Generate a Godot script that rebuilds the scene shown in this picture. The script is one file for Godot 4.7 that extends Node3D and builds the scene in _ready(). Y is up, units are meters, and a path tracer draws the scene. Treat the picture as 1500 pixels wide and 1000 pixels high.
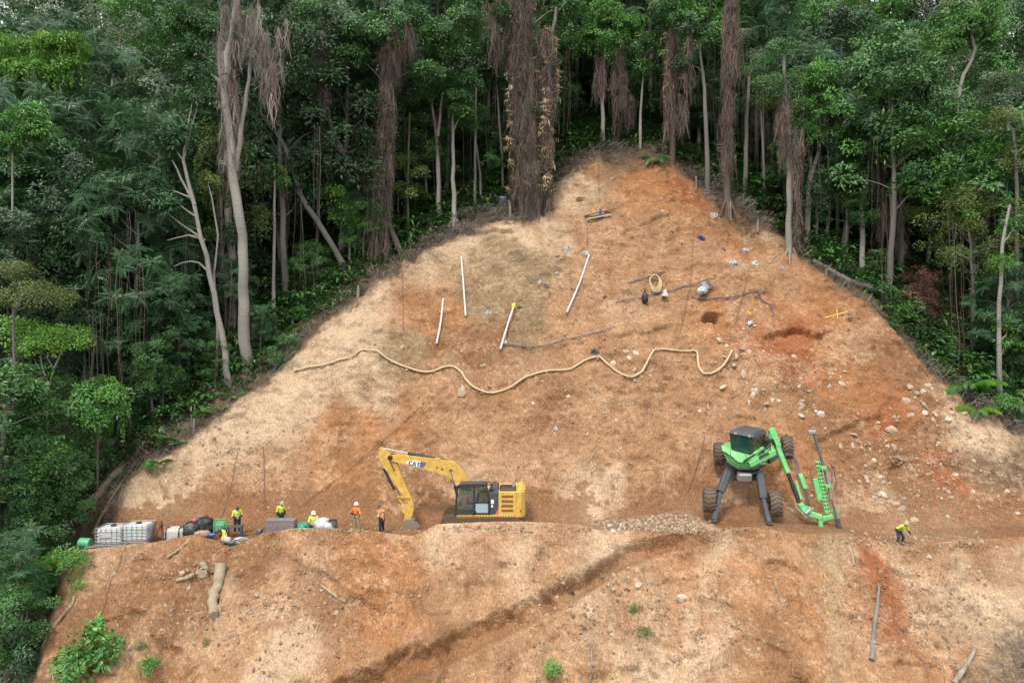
extends Node3D
# A cut slope in rainforest: soil face, bench with two machines and a work crew, forest on the natural hillside.

const FOC := 1000.0            # focal length in pixels of the 1500 x 1000 photograph
const EYE := Vector3(0, 10.9, 40)
const FACE_Z := -5.0           # foot of the cut face
const FACE_K := 1.25           # rise of the cut face
const NAT_K := 0.85            # rise of the natural hillside
var rng := RandomNumberGenerator.new()
var taken := {}
var M := {}
var noi := {}
var edge_x := PackedFloat32Array()
var edge_h := PackedFloat32Array()


class MB:
	# collects triangles, counter-clockwise seen from outside; emits them clockwise as the engine wants
	var v := PackedVector3Array()
	var n := PackedVector3Array()
	var c := PackedColorArray()
	var idx := PackedInt32Array()
	var col := Color.WHITE

	func tri(a: Vector3, b: Vector3, d: Vector3) -> void:
		var nn := (b - a).cross(d - a).normalized()
		var k := v.size()
		for p in [a, b, d]:
			v.append(p)
			n.append(nn)
			c.append(col)
		idx.append_array([k, k + 2, k + 1])

	func quad(a: Vector3, b: Vector3, d: Vector3, e: Vector3) -> void:
		tri(a, b, d)
		tri(a, d, e)

	func face(pts: Array, mid: Vector3) -> void:
		var nn: Vector3 = (pts[1] - pts[0]).cross(pts[2] - pts[0])
		if nn.dot(pts[0] - mid) < 0.0:
			pts.reverse()
		for i in range(1, pts.size() - 1):
			tri(pts[0], pts[i], pts[i + 1])

	func box(size: Vector3, at := Transform3D(), bev := 0.0) -> void:
		var h := size * 0.5
		var b := minf(bev, minf(h.x, minf(h.y, h.z)) * 0.9)
		var mid := at.origin
		for ax in 3:
			for s in [-1.0, 1.0]:
				var pts := []
				for q in [[-1, -1], [1, -1], [1, 1], [-1, 1]]:
					var p := Vector3.ZERO
					p[ax] = s * h[ax]
					p[(ax + 1) % 3] = q[0] * (h[(ax + 1) % 3] - b)
					p[(ax + 2) % 3] = q[1] * (h[(ax + 2) % 3] - b)
					pts.append(at * p)
				face(pts, mid)
		if b <= 0.0:
			return
		for ax in 3:
			for s in [-1.0, 1.0]:
				for t in [-1.0, 1.0]:
					var i := (ax + 1) % 3
					var j := (ax + 2) % 3
					var pts := []
					for q in [[0, -1.0], [0, 1.0], [1, 1.0], [1, -1.0]]:
						var p := Vector3.ZERO
						p[ax] = q[1] * (h[ax] - b)
						p[i] = s * (h[i] - (b if q[0] == 1 else 0.0))
						p[j] = t * (h[j] - (b if q[0] == 0 else 0.0))
						pts.append(at * p)
					face(pts, mid)
		for sx in [-1.0, 1.0]:
			for sy in [-1.0, 1.0]:
				for sz in [-1.0, 1.0]:
					face([at * Vector3(sx * h.x, sy * (h.y - b), sz * (h.z - b)), at * Vector3(sx * (h.x - b), sy * h.y, sz * (h.z - b)), at * Vector3(sx * (h.x - b), sy * (h.y - b), sz * h.z)], mid)

	func hull8(p: Array) -> void:
		# a box with eight free corners: 0-3 bottom ring, 4-7 top ring
		var mid := Vector3.ZERO
		for q in p:
			mid += q / 8.0
		for f in [[0, 1, 2, 3], [4, 5, 6, 7], [0, 1, 5, 4], [1, 2, 6, 5], [2, 3, 7, 6], [3, 0, 4, 7]]:
			face([p[f[0]], p[f[1]], p[f[2]], p[f[3]]], mid)

	func prism(poly_in: PackedVector2Array, depth: float, at := Transform3D()) -> void:
		var poly := poly_in.duplicate()
		if Geometry2D.is_polygon_clockwise(poly):
			poly.reverse()
		var h := depth * 0.5
		var t := Geometry2D.triangulate_polygon(poly)
		for i in range(0, t.size(), 3):
			var a := poly[t[i]]
			var b := poly[t[i + 1]]
			var d := poly[t[i + 2]]
			if (b - a).cross(d - a) < 0.0:
				var x := b
				b = d
				d = x
			tri(at * Vector3(a.x, a.y, h), at * Vector3(b.x, b.y, h), at * Vector3(d.x, d.y, h))
			tri(at * Vector3(a.x, a.y, -h), at * Vector3(d.x, d.y, -h), at * Vector3(b.x, b.y, -h))
		for i in poly.size():
			var a := poly[i]
			var b := poly[(i + 1) % poly.size()]
			quad(at * Vector3(a.x, a.y, h), at * Vector3(a.x, a.y, -h), at * Vector3(b.x, b.y, -h), at * Vector3(b.x, b.y, h))

	func tube(pts: Array, radii: Array, sides := 8, caps := true, cols := []) -> void:
		var first := v.size()
		var m := pts.size()
		var side := Vector3.RIGHT
		for i in m:
			var a: Vector3 = pts[maxi(i - 1, 0)]
			var b: Vector3 = pts[mini(i + 1, m - 1)]
			var t := (b - a).normalized()
			if i == 0:
				side = t.cross(Vector3.UP if absf(t.y) < 0.9 else Vector3.RIGHT).normalized()
			side = (side - t * side.dot(t)).normalized()
			var up := t.cross(side)
			var r: float = radii[mini(i, radii.size() - 1)]
			for k in sides:
				var an := TAU * k / sides
				var o := side * cos(an) + up * sin(an)
				v.append(pts[i] + o * r)
				n.append(o)
				c.append(cols[i] if cols else col)
		for i in m - 1:
			for k in sides:
				var p := first + i * sides + k
				var q := first + i * sides + (k + 1) % sides
				idx.append_array([p, p + sides, q, q, p + sides, q + sides])
		if caps:
			for e in [0, m - 1]:
				var ring := []
				for k in sides:
					ring.append(v[first + e * sides + k])
				if e == 0:
					ring.reverse()
				for k in range(1, sides - 1):
					tri(ring[0], ring[k], ring[k + 1])

	func lathe(profile: Array, sides: int, at := Transform3D()) -> void:
		# profile of (radius, height) from bottom to top
		var first := v.size()
		var m := profile.size()
		for i in m:
			var a: Vector2 = profile[maxi(i - 1, 0)]
			var b: Vector2 = profile[mini(i + 1, m - 1)]
			var t := (b - a)
			var nr := Vector2(t.y, -t.x).normalized()
			for k in sides:
				var an := TAU * k / sides
				v.append(at * Vector3(profile[i].x * cos(an), profile[i].y, profile[i].x * sin(an)))
				n.append((at.basis * Vector3(nr.x * cos(an), nr.y, nr.x * sin(an))).normalized())
				c.append(col)
		for i in m - 1:
			for k in sides:
				var p := first + i * sides + k
				var q := first + i * sides + (k + 1) % sides
				idx.append_array([p, q, p + sides, q, q + sides, p + sides])

	func ball(r: Vector3, at: Transform3D, seed_n: FastNoiseLite = null, amp := 0.0, freq := 1.0, res := 8, flat := false, power := 1.0) -> void:
		# a cube blown up to an ellipsoid, roughened by noise; power < 1 makes it boxier
		var pos := {}
		var ids := {}
		for ax in 3:
			for s in [-1, 1]:
				for i in res + 1:
					for j in res + 1:
						var g := Vector3i.ZERO
						g[ax] = s * res
						g[(ax + 1) % 3] = 2 * i - res
						g[(ax + 2) % 3] = 2 * j - res
						if not pos.has(g):
							var d := Vector3(g).normalized()
							var rad := 1.0
							if power < 1.0:
								rad = pow(pow(absf(d.x), 2.0 / power) + pow(absf(d.y), 2.0 / power) + pow(absf(d.z), 2.0 / power), -power * 0.5)
							if seed_n:
								rad += amp * seed_n.get_noise_3dv(d * freq * 10.0 + at.origin * 3.0)
							pos[g] = at * (d * rad * r)
		var nrm := {}
		var quads := []
		for ax in 3:
			for s in [-1, 1]:
				for i in res:
					for j in res:
						var q := []
						for e in [[0, 0], [1, 0], [1, 1], [0, 1]]:
							var g := Vector3i.ZERO
							g[ax] = s * res
							g[(ax + 1) % 3] = 2 * (i + e[0]) - res
							g[(ax + 2) % 3] = 2 * (j + e[1]) - res
							q.append(g)
						if s < 0:
							q.reverse()
						quads.append(q)
						if flat:
							quad(pos[q[0]], pos[q[1]], pos[q[2]], pos[q[3]])
						else:
							var nn: Vector3 = (pos[q[2]] - pos[q[0]]).cross(pos[q[3]] - pos[q[1]])
							for g in q:
								nrm[g] = nrm.get(g, Vector3.ZERO) + nn
		if flat:
			return
		for g in pos:
			ids[g] = v.size()
			v.append(pos[g])
			n.append(nrm[g].normalized())
			c.append(col)
		for q in quads:
			idx.append_array([ids[q[0]], ids[q[2]], ids[q[1]], ids[q[0]], ids[q[3]], ids[q[2]]])

	func mesh(mat: Material = null) -> ArrayMesh:
		var a := []
		a.resize(Mesh.ARRAY_MAX)
		a[Mesh.ARRAY_VERTEX] = v
		a[Mesh.ARRAY_NORMAL] = n
		a[Mesh.ARRAY_COLOR] = c
		a[Mesh.ARRAY_INDEX] = idx
		var m := ArrayMesh.new()
		m.add_surface_from_arrays(Mesh.PRIMITIVE_TRIANGLES, a)
		if mat:
			m.surface_set_material(0, mat)
		return m


# ---------------------------------------------------------------- naming and nodes
func numbered(called: String) -> String:
	var k: int = taken.get(called, 0)
	taken[called] = k + 1
	return called if k == 0 else "%s_%03d" % [called, k]

func tag(o: Node, label: String, category: String, group := "", kind := "") -> Node:
	if label: o.set_meta("label", label)
	if category: o.set_meta("category", category)
	if group: o.set_meta("group", group)
	if kind: o.set_meta("kind", kind)
	return o

func thing(called: String, label: String, category: String, at := Transform3D(), group := "") -> Node3D:
	var o := Node3D.new()
	o.name = numbered(called)
	add_child(o)
	o.transform = at
	tag(o, label, category, group, "thing")
	return o

func solo(called: String, mesh: Mesh, mat: Material, label: String, category: String, at := Transform3D(), group := "", kind := "") -> MeshInstance3D:
	var o := MeshInstance3D.new()
	o.name = numbered(called)
	o.mesh = mesh
	o.material_override = mat
	add_child(o)
	o.transform = at
	tag(o, label, category, group, kind if kind else "thing")
	return o

func part(called: String, b: Variant, mat: Material, parent: Node, at := Transform3D()) -> MeshInstance3D:
	var o := MeshInstance3D.new()
	o.name = called
	o.mesh = b.mesh() if b is MB else b
	o.material_override = mat
	parent.add_child(o, true)
	o.transform = at
	return o

func copies(called: String, mesh: Mesh, mat: Material, spots: Array, cols: Array, parent: Node) -> MultiMeshInstance3D:
	var mm := MultiMesh.new()
	mm.transform_format = MultiMesh.TRANSFORM_3D
	mm.use_colors = true
	mm.mesh = mesh
	mm.instance_count = spots.size()
	for i in spots.size():
		mm.set_instance_transform(i, spots[i])
		mm.set_instance_color(i, cols[i])
	var o := MultiMeshInstance3D.new()
	o.name = called
	o.multimesh = mm
	o.material_override = mat
	o.set_meta("kind", "stuff")
	parent.add_child(o, true)
	return o

func X(at: Vector3, yaw := 0.0, size := 1.0) -> Transform3D:
	return Transform3D(Basis(Vector3.UP, yaw).scaled(Vector3.ONE * size), at)

func R3(at: Vector3, rx: float, ry: float, rz: float) -> Transform3D:
	return Transform3D(Basis.from_euler(Vector3(rx, ry, rz)), at)

func bar(b: MB, p: Vector3, q: Vector3, w: float, h: float, up := Vector3.UP, bev := 0.0) -> void:
	var z := (q - p)
	var l := z.length()
	z = z / l
	var x := up.cross(z).normalized()
	var y := z.cross(x)
	b.box(Vector3(w, h, l), Transform3D(Basis(x, y, z), (p + q) * 0.5), bev)

func rod(b: MB, p: Vector3, q: Vector3, r: float, sides := 8) -> void:
	b.tube([p, q], [r, r], sides)


# ---------------------------------------------------------------- materials
func noise_tex(freq: float, size: int, oct: int, lo: Color, hi: Color, sd: int, normal := false, kind := FastNoiseLite.TYPE_SIMPLEX_SMOOTH) -> NoiseTexture2D:
	var f := FastNoiseLite.new()
	f.noise_type = kind
	f.frequency = freq
	f.fractal_octaves = oct
	f.fractal_gain = 0.6
	f.seed = sd
	var t := NoiseTexture2D.new()
	t.width = size
	t.height = size
	t.seamless = true
	t.seamless_blend_skirt = 0.2
	t.noise = f
	if normal:
		t.as_normal_map = true
		t.bump_strength = 6.0
	else:
		var g := Gradient.new()
		g.set_color(0, lo)
		g.set_color(1, hi)
		t.color_ramp = g
	return t

func lin(r: float, g: float, b: float, a := 1.0) -> Color:
	var k := Color(r, g, b).linear_to_srgb()
	k.a = a
	return k

func std(called: String, colour: Color, rough := 0.7, metal := 0.0, vc := false) -> StandardMaterial3D:
	var m := StandardMaterial3D.new()
	m.resource_name = called
	m.albedo_color = colour
	m.roughness = rough
	m.metallic = metal
	m.vertex_color_use_as_albedo = vc
	M[called] = m
	return m

func grain(m: StandardMaterial3D, tex: Texture2D, sc: float, bump: Texture2D = null, cm := 0.0, world := false) -> StandardMaterial3D:
	m.albedo_texture = tex
	m.uv1_triplanar = true
	m.uv1_world_triplanar = world
	m.uv1_scale = Vector3.ONE * sc
	if bump:
		m.heightmap_enabled = true
		m.heightmap_texture = bump
		m.heightmap_scale = cm
	return m

func make_noise(called: String, freq: float, oct: int, sd: int, ridged := false) -> void:
	var f := FastNoiseLite.new()
	f.noise_type = FastNoiseLite.TYPE_SIMPLEX_SMOOTH
	f.frequency = freq
	f.fractal_octaves = oct
	f.fractal_type = FastNoiseLite.FRACTAL_RIDGED if ridged else FastNoiseLite.FRACTAL_FBM
	f.seed = sd
	noi[called] = f

func materials() -> void:
	# soil grain: even ground with sharp pale crumbs and dark pits
	var grit := noise_tex(0.022, 1024, 5, Color.WHITE, Color.WHITE, 3)
	var gr := Gradient.new()
	gr.offsets = PackedFloat32Array([0.0, 0.24, 0.36, 0.5, 0.62, 0.7, 1.0])
	gr.colors = PackedColorArray([Color(0.52, 0.47, 0.43), Color(0.66, 0.62, 0.58), Color(0.82, 0.8, 0.78), Color(0.86, 0.85, 0.84), Color(0.89, 0.88, 0.87), Color(1, 1, 1), Color(1, 1, 1)])
	grit.color_ramp = gr
	var lump := noise_tex(0.012, 1024, 7, Color(0, 0, 0), Color(1, 1, 1), 8)
	var fine := noise_tex(0.05, 512, 5, Color(0.74, 0.73, 0.72), Color(1, 1, 1), 21)
	var fineb := noise_tex(0.04, 512, 5, Color(0, 0, 0), Color(1, 1, 1), 22)
	var soil := std("soil", Color.WHITE, 0.95, 0.0, true)
	grain(soil, grit, 0.34, lump, 10.0, true)
	soil.metallic_specular = 0.25
	soil.detail_enabled = true
	soil.detail_albedo = noise_tex(0.03, 1024, 6, Color(0.74, 0.74, 0.74), Color(1, 1, 1), 44)
	soil.detail_blend_mode = BaseMaterial3D.BLEND_MODE_MUL
	soil.detail_uv_layer = BaseMaterial3D.DETAIL_UV_2
	soil.uv2_triplanar = true
	soil.uv2_world_triplanar = true
	soil.uv2_scale = Vector3.ONE * 0.13
	grain(std("litter", Color.WHITE, 0.95, 0.0, true), grit, 0.5, lump, 8.0, true)
	grain(std("rock", Color.WHITE, 0.9, 0.0, true), fine, 0.9, fineb, 3.0)
	grain(std("bark", Color.WHITE, 0.92, 0.0, true), noise_tex(0.03, 512, 5, Color(0.5, 0.5, 0.5), Color(1, 1, 1), 31), 0.5, fineb, 3.0, true)
	M.bark.uv1_scale = Vector3(1.1, 0.35, 1.1)
	var leaf := std("leaf", Color.WHITE, 0.42, 0.0, true)
	leaf.metallic_specular = 0.5
	leaf.cull_mode = BaseMaterial3D.CULL_DISABLED
	leaf.backlight_enabled = true
	leaf.backlight = Color(0.45, 0.47, 0.25)
	var dry := std("dry", Color.WHITE, 0.95, 0.0, true)
	dry.cull_mode = BaseMaterial3D.CULL_DISABLED
	dry.metallic_specular = 0.2


# ---------------------------------------------------------------- the lie of the land
func ray(u: float, v: float) -> Vector3:
	return Vector3((u - 750.0) / FOC, (500.0 - v) / FOC, -1.0)

func P(u: float, v: float, d: float) -> Vector3:
	return EYE + ray(u, v) * d

func on_face(u: float, v: float) -> Vector3:
	var r := ray(u, v)
	# y = K (FACE_Z - z)
	var t := (FACE_K * (FACE_Z - EYE.z) - EYE.y) / (r.y + FACE_K * r.z)
	return EYE + r * t

func pick(xs: Array, ys: Array, x: float) -> float:
	if x <= xs[0]:
		return ys[0]
	for i in range(1, xs.size()):
		if x < xs[i]:
			return lerpf(ys[i - 1], ys[i], (x - xs[i - 1]) / (xs[i] - xs[i - 1]))
	return ys[-1]

func make_edge() -> void:
	for p in [[150, 752], [185, 715], [215, 690], [270, 655], [330, 615], [390, 566], [440, 515], [500, 462], [560, 415], [620, 372], [690, 335], [760, 312], [800, 292], [830, 255], [870, 234], [920, 230], [970, 240], [1020, 266], [1070, 295], [1130, 335], [1165, 378], [1220, 420], [1280, 462], [1320, 508], [1370, 556], [1420, 594], [1500, 640], [1620, 700]]:
		var q := on_face(p[0], p[1])
		if edge_x.size() and q.x <= edge_x[-1] + 0.05:
			q.x = edge_x[-1] + 0.05
		edge_x.append(q.x)
		edge_h.append(q.y)

func edge(x: float) -> float:
	if x < edge_x[0]:
		return edge_h[0] + maxf((x - edge_x[0]) * 0.55, -3.5)
	var n := edge_x.size()
	if x >= edge_x[n - 1]:
		return edge_h[n - 1] - minf((x - edge_x[n - 1]) * 0.3, 2.0)
	var lo := 0
	var hi := n - 1
	while hi - lo > 1:
		var mid := (lo + hi) >> 1
		if edge_x[mid] <= x: lo = mid
		else: hi = mid
	return lerpf(edge_h[lo], edge_h[hi], (x - edge_x[lo]) / (edge_x[hi] - edge_x[lo]))

const LIP_U := [60, 110, 150, 230, 285, 312, 340, 385, 440, 520, 575, 605, 640, 700, 770, 850, 885, 905, 960, 1040, 1100, 1170, 1215, 1245, 1290, 1335, 1370, 1430, 1500]
const LIP_V := [830, 808, 803, 793, 783, 800, 803, 781, 773, 775, 782, 786, 768, 765, 764, 768, 780, 792, 792, 778, 772, 784, 785, 780, 793, 803, 795, 793, 786]

const FLOOR_U := [100, 150, 230, 300, 345, 390, 440, 520, 560, 600, 640, 860, 900, 1020, 1060, 1230, 1290, 1320, 1400, 1500]
const FLOOR_Y := [-1.8, -1.4, -1.2, -0.9, -0.9, -0.8, -0.62, -0.69, -0.85, -0.8, -0.72, -0.62, -0.3, -0.3, -0.5, -0.6, -1.2, -1.37, -1.0, -0.9]

func lip(x: float) -> float:
	return (772.5 - pick(LIP_U, LIP_V, 750.0 + x * 25.0)) * 0.04

func ground(x: float, z: float) -> float:
	var e := edge(x)
	var nat := e + NAT_K * (FACE_Z - e / FACE_K - z)
	if z > FACE_Z:
		var l := lip(x)
		var cut := 0.0
		if z > 0.0:
			cut = l - 0.95 * z + 0.012 * z * z
		else:
			# behind the lip the bench floor lies a little lower
			var fl := pick(FLOOR_U, FLOOR_Y, 750.0 + x * 24.2)
			cut = lerpf(l, fl, smoothstep(0.0, -1.3, z))
			cut = lerpf(cut, 0.0, smoothstep(-3.4, FACE_Z, z))
			var hx := (x - 9.2) / 2.6
			var hz := (z + 1.5) / 1.3
			cut += 0.75 * exp(-hx * hx * hx * hx - hz * hz)      # heap of broken stone
		if x < -25.6 + 0.28 * maxf(z, 0.0):
			cut -= 1.0 * (-25.6 + 0.28 * maxf(z, 0.0) - x)
			return maxf(cut, minf(nat - 1.0, -2.0 - 0.7 * z))
		return cut
	return minf(FACE_K * (FACE_Z - z), nat) if e > 0.0 else nat

func hit(u: float, v: float) -> Vector3:
	# where the line of sight through a pixel of the photograph meets the land
	var r := ray(u, v)
	var t := 28.0
	while t < 160.0:
		var p := EYE + r * t
		if p.y < ground(p.x, p.z):
			break
		t += 0.3
	var lo := t - 0.3
	var hi := t
	for i in 12:
		var m := (lo + hi) * 0.5
		var p := EYE + r * m
		if p.y < ground(p.x, p.z): hi = m
		else: lo = m
	return EYE + r * hi

func skin(u: float, v: float) -> Vector3:
	# the same on the roughened surface of the cut
	var p := hit(u, v)
	return p + UPN * rough(p)

const UPN := Vector3(0, 0.62, 0.785)
var ditch_a := Vector2.ZERO
var ditch_b := Vector2.ZERO

func ditch(p: Vector3) -> Vector2:
	# (signed distance across the ramp below the bench: positive on its upper side; share along it)
	var a := ditch_a
	var d := ditch_b - ditch_a
	var q := Vector2(p.x, p.y) - a
	var t := q.dot(d) / d.length_squared()
	var nrm := Vector2(-d.y, d.x).normalized()
	if nrm.y < 0: nrm = -nrm
	return Vector2(q.dot(nrm), t)

var scarps := []
var pits := []

func make_scarps() -> void:
	# broken ledges and two burrows in the face, as lines and spots of the photograph laid on the land
	for q in [[0.4, [1112, 503], [1140, 496], [1165, 490], [1215, 498]], [0.16, [868, 500], [930, 492], [1005, 478]], [0.17, [905, 345], [950, 336], [985, 322]], [0.16, [555, 700], [610, 722], [665, 738]], [0.18, [1185, 655], [1235, 632], [1295, 600]], [0.2, [1015, 478], [1040, 470], [1065, 462]], [0.25, [640, 330], [700, 340], [760, 338]], [0.17, [1290, 690], [1350, 676], [1420, 690]]]:
		var line := []
		for k in range(1, q.size()):
			var p := hit(q[k][0], q[k][1])
			line.append(Vector2(p.x, p.y))
		scarps.append([q[0], line])
	for q in [[849, 292, 0.42], [1040, 468, 0.5]]:
		var p := hit(q[0], q[1])
		pits.append([Vector2(p.x, p.y), q[2]])

func broken(p: Vector3, wob: float) -> float:
	var d := 0.0
	for s in scarps:
		var l: Array = s[1]
		if p.x < l[0].x or p.x > l[-1].x: continue
		var y := 0.0
		for i in l.size() - 1:
			if p.x <= l[i + 1].x:
				y = lerpf(l[i].y, l[i + 1].y, (p.x - l[i].x) / (l[i + 1].x - l[i].x))
				break
		var dy: float = p.y - y + wob * 0.7
		var end := smoothstep(l[0].x, l[0].x + 0.8, p.x) * smoothstep(l[-1].x, l[-1].x - 0.8, p.x)
		d += s[0] * end * smoothstep(-0.04, 0.14, dy) * smoothstep(2.4, 0.3, dy)
		d -= s[0] * 0.35 * end * smoothstep(-0.5, -0.06, dy) * smoothstep(0.05, -0.05, dy)
	for q in pits:
		var r: Vector2 = (Vector2(p.x, p.y) - q[0]) / q[1]
		r.y *= 1.7
		d -= 1.1 * smoothstep(1.15, 0.45, r.length() + wob * 0.8)
	return d

func rough(p: Vector3) -> float:
	var big: float = noi.big.get_noise_3dv(p)
	var mid: float = noi.mid.get_noise_3dv(p)
	var fin: float = noi.fin.get_noise_3dv(p)
	var rill: float = noi.rill.get_noise_3d(p.x * 3.0 + p.y * 0.35, p.y * 0.35, p.z * 0.35)
	var clod: float = noi.clod.get_noise_3dv(p)          # -1 .. 0-ish cell distance
	var where: float = noi.warp.get_noise_3d(p.x * 0.7, p.y * 0.7 + 50.0, p.z)
	var lumps := smoothstep(-0.25, 0.35, where)
	var d := 0.0
	var flatd := mid * 0.1 + fin * 0.07 - clod * 0.05
	if p.z < FACE_Z + 0.8:
		d = big * 0.95 + mid * 0.34 + fin * 0.15 - rill * 0.16 - clod * (0.05 + 0.26 * lumps)
		d *= smoothstep(0.0, 2.5, p.y) * 0.75 + 0.25
		var led: float = noi.ledge.get_noise_2d(p.x * 0.6, p.y * 2.0)
		d += 0.13 * smoothstep(0.1, 0.22, led) * lumps * smoothstep(2.0, 5.0, p.y)
		d += broken(p, mid)
		return lerpf(flatd, d, smoothstep(FACE_Z + 0.8, FACE_Z - 1.2, p.z))
	if p.z > -0.2:
		d = big * 0.7 + mid * 0.38 + fin * 0.14 - rill * 0.26 - clod * (0.04 + 0.22 * lumps)
		d *= smoothstep(-0.2, 0.8, p.z) * 0.7 + 0.3
		var scar: float = noi.ledge.get_noise_2d(p.x * 0.55 + 200.0, p.y * 1.1 + p.x * 0.25)
		d += 0.21 * smoothstep(0.02, 0.1, scar) * smoothstep(0.5, 1.5, p.z) - 0.1
		var q := ditch(p)
		if q.y > -0.15 and q.y < 1.25:
			var on := smoothstep(-0.15, 0.02, q.y)
			var w := q.x + 0.2 * mid + 0.12 * fin
			d += on * (0.34 * smoothstep(2.0, 0.6, w) * smoothstep(0.12, 0.7, w) - 0.46 * smoothstep(-0.42, -0.12, w) * smoothstep(0.6, 0.05, w) + 0.2 * smoothstep(-1.6, -0.5, w) * smoothstep(-0.3, -0.5, w))
		return lerpf(flatd, d, smoothstep(-0.2, 0.4, p.z))
	return flatd

const CREAM := Vector3(0.70, 0.525, 0.365)
const TAN := Vector3(0.49, 0.288, 0.165)
const GREY := Vector3(0.37, 0.27, 0.165)
const ORANGE := Vector3(0.48, 0.235, 0.11)
const RED := Vector3(0.42, 0.158, 0.074)
const BROWN := Vector3(0.33, 0.178, 0.094)
const DARK := Vector3(0.185, 0.125, 0.08)
const EARTH := [
	[840, 262, "C"], [832, 280, "C"], [900, 238, "D"], [860, 250, "B"], [930, 268, "O"], [960, 300, "O"], [1000, 275, "R"], [1045, 282, "D"], [870, 330, "T"], [800, 320, "C"], [740, 345, "C"], [690, 352, "C"],
	[620, 400, "C"], [560, 440, "C"], [500, 485, "C"], [520, 525, "C"], [590, 520, "G"], [600, 432, "O"], [640, 430, "T"], [720, 370, "G"], [760, 400, "G"], [760, 470, "G"], [700, 440, "G"], [640, 520, "B"], [640, 470, "O"],
	[720, 530, "B"], [830, 470, "T"], [860, 505, "T"], [900, 400, "T"], [950, 350, "T"], [960, 430, "T"], [1030, 400, "T"], [1100, 360, "O"], [1130, 420, "T"], [1100, 325, "D"], [1060, 460, "O"], [1150, 490, "R"],
	[1200, 470, "O"], [1250, 485, "O"], [1290, 520, "B"], [1180, 540, "R"], [1230, 560, "O"], [1300, 600, "R"], [1345, 560, "B"], [1400, 605, "C"], [1440, 640, "C"], [1360, 640, "B"], [1290, 690, "B"], [1200, 620, "B"],
	[1100, 580, "T"], [1050, 600, "T"], [1000, 580, "T"], [1000, 640, "T"], [950, 640, "T"], [880, 600, "T"], [800, 600, "B"], [740, 585, "T"], [640, 580, "T"], [540, 562, "C"], [470, 560, "C"], [420, 600, "C"],
	[500, 620, "O"], [380, 650, "C"], [320, 660, "C"], [270, 700, "C"], [230, 730, "C"], [330, 730, "O"], [420, 700, "T"], [500, 720, "O"], [400, 758, "B"], [520, 752, "B"], [600, 700, "B"], [680, 640, "T"], [800, 700, "T"], [820, 750, "B"],
	[900, 700, "C"], [950, 690, "T"], [960, 740, "B"], [1000, 700, "B"], [1060, 760, "B"], [1150, 700, "O"], [1260, 740, "B"], [1400, 720, "R"], [1480, 700, "D"], [1380, 770, "B"], [1480, 760, "B"], [600, 620, "O"], [860, 660, "T"],
	[150, 830, "T"], [120, 900, "B"], [200, 850, "B"], [260, 840, "B"], [250, 930, "B"], [350, 850, "B"], [400, 880, "T"], [350, 950, "T"], [450, 820, "T"], [480, 900, "B"], [520, 800, "O"], [560, 850, "O"], [500, 960, "T"], [430, 980, "C"],
	[620, 810, "O"], [660, 805, "C"], [680, 850, "T"], [720, 820, "T"], [760, 840, "C"], [800, 800, "T"], [850, 785, "C"], [880, 805, "C"], [700, 920, "T"], [600, 985, "B"], [760, 900, "T"], [800, 940, "T"], [850, 880, "C"], [900, 860, "T"],
	[950, 900, "T"], [960, 950, "C"], [850, 970, "T"], [1000, 830, "O"], [1050, 800, "C"], [1100, 850, "O"], [1020, 900, "C"], [1100, 950, "B"], [1150, 800, "T"], [1200, 870, "O"], [1240, 800, "G"], [1250, 900, "T"], [1280, 980, "T"],
	[1300, 850, "R"], [1320, 930, "R"], [1350, 820, "T"], [1400, 830, "C"], [1390, 900, "C"], [1450, 850, "C"], [1480, 820, "C"], [1440, 940, "G"], [1480, 985, "D"], [1380, 970, "T"], [300, 880, "B"], [200, 950, "T"], [760, 980, "T"],
]
const CX0 := -36.0
const CY0 := -14.0
const CN := Vector2i(160, 100)
const CSTEP := 0.5
var earth_map := PackedVector3Array()

func make_earth_map() -> void:
	var kinds := {"C": CREAM, "T": TAN, "G": GREY, "O": ORANGE, "R": RED, "B": BROWN, "D": DARK}
	var pts := []
	for e in EARTH:
		var p := hit(e[0], e[1])
		pts.append([Vector2(p.x, p.y), kinds[e[2]]])
	earth_map.resize(CN.x * CN.y)
	for j in CN.y:
		for i in CN.x:
			var q := Vector2(CX0 + i * CSTEP, CY0 + j * CSTEP)
			var s := Vector3.ZERO
			var w := 0.0
			for e in pts:
				var d2: float = q.distance_squared_to(e[0])
				var k := 1.0 / (d2 * d2 + 1.2)
				s += e[1] * k
				w += k
			earth_map[j * CN.x + i] = s / w

func earth_at(x: float, y: float) -> Vector3:
	var fx := clampf((x - CX0) / CSTEP, 0.0, CN.x - 1.01)
	var fy := clampf((y - CY0) / CSTEP, 0.0, CN.y - 1.01)
	var i := int(fx)
	var j := int(fy)
	fx -= i
	fy -= j
	var k := j * CN.x + i
	return earth_map[k].lerp(earth_map[k + 1], fx).lerp(earth_map[k + CN.x].lerp(earth_map[k + CN.x + 1], fx), fy)

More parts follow.
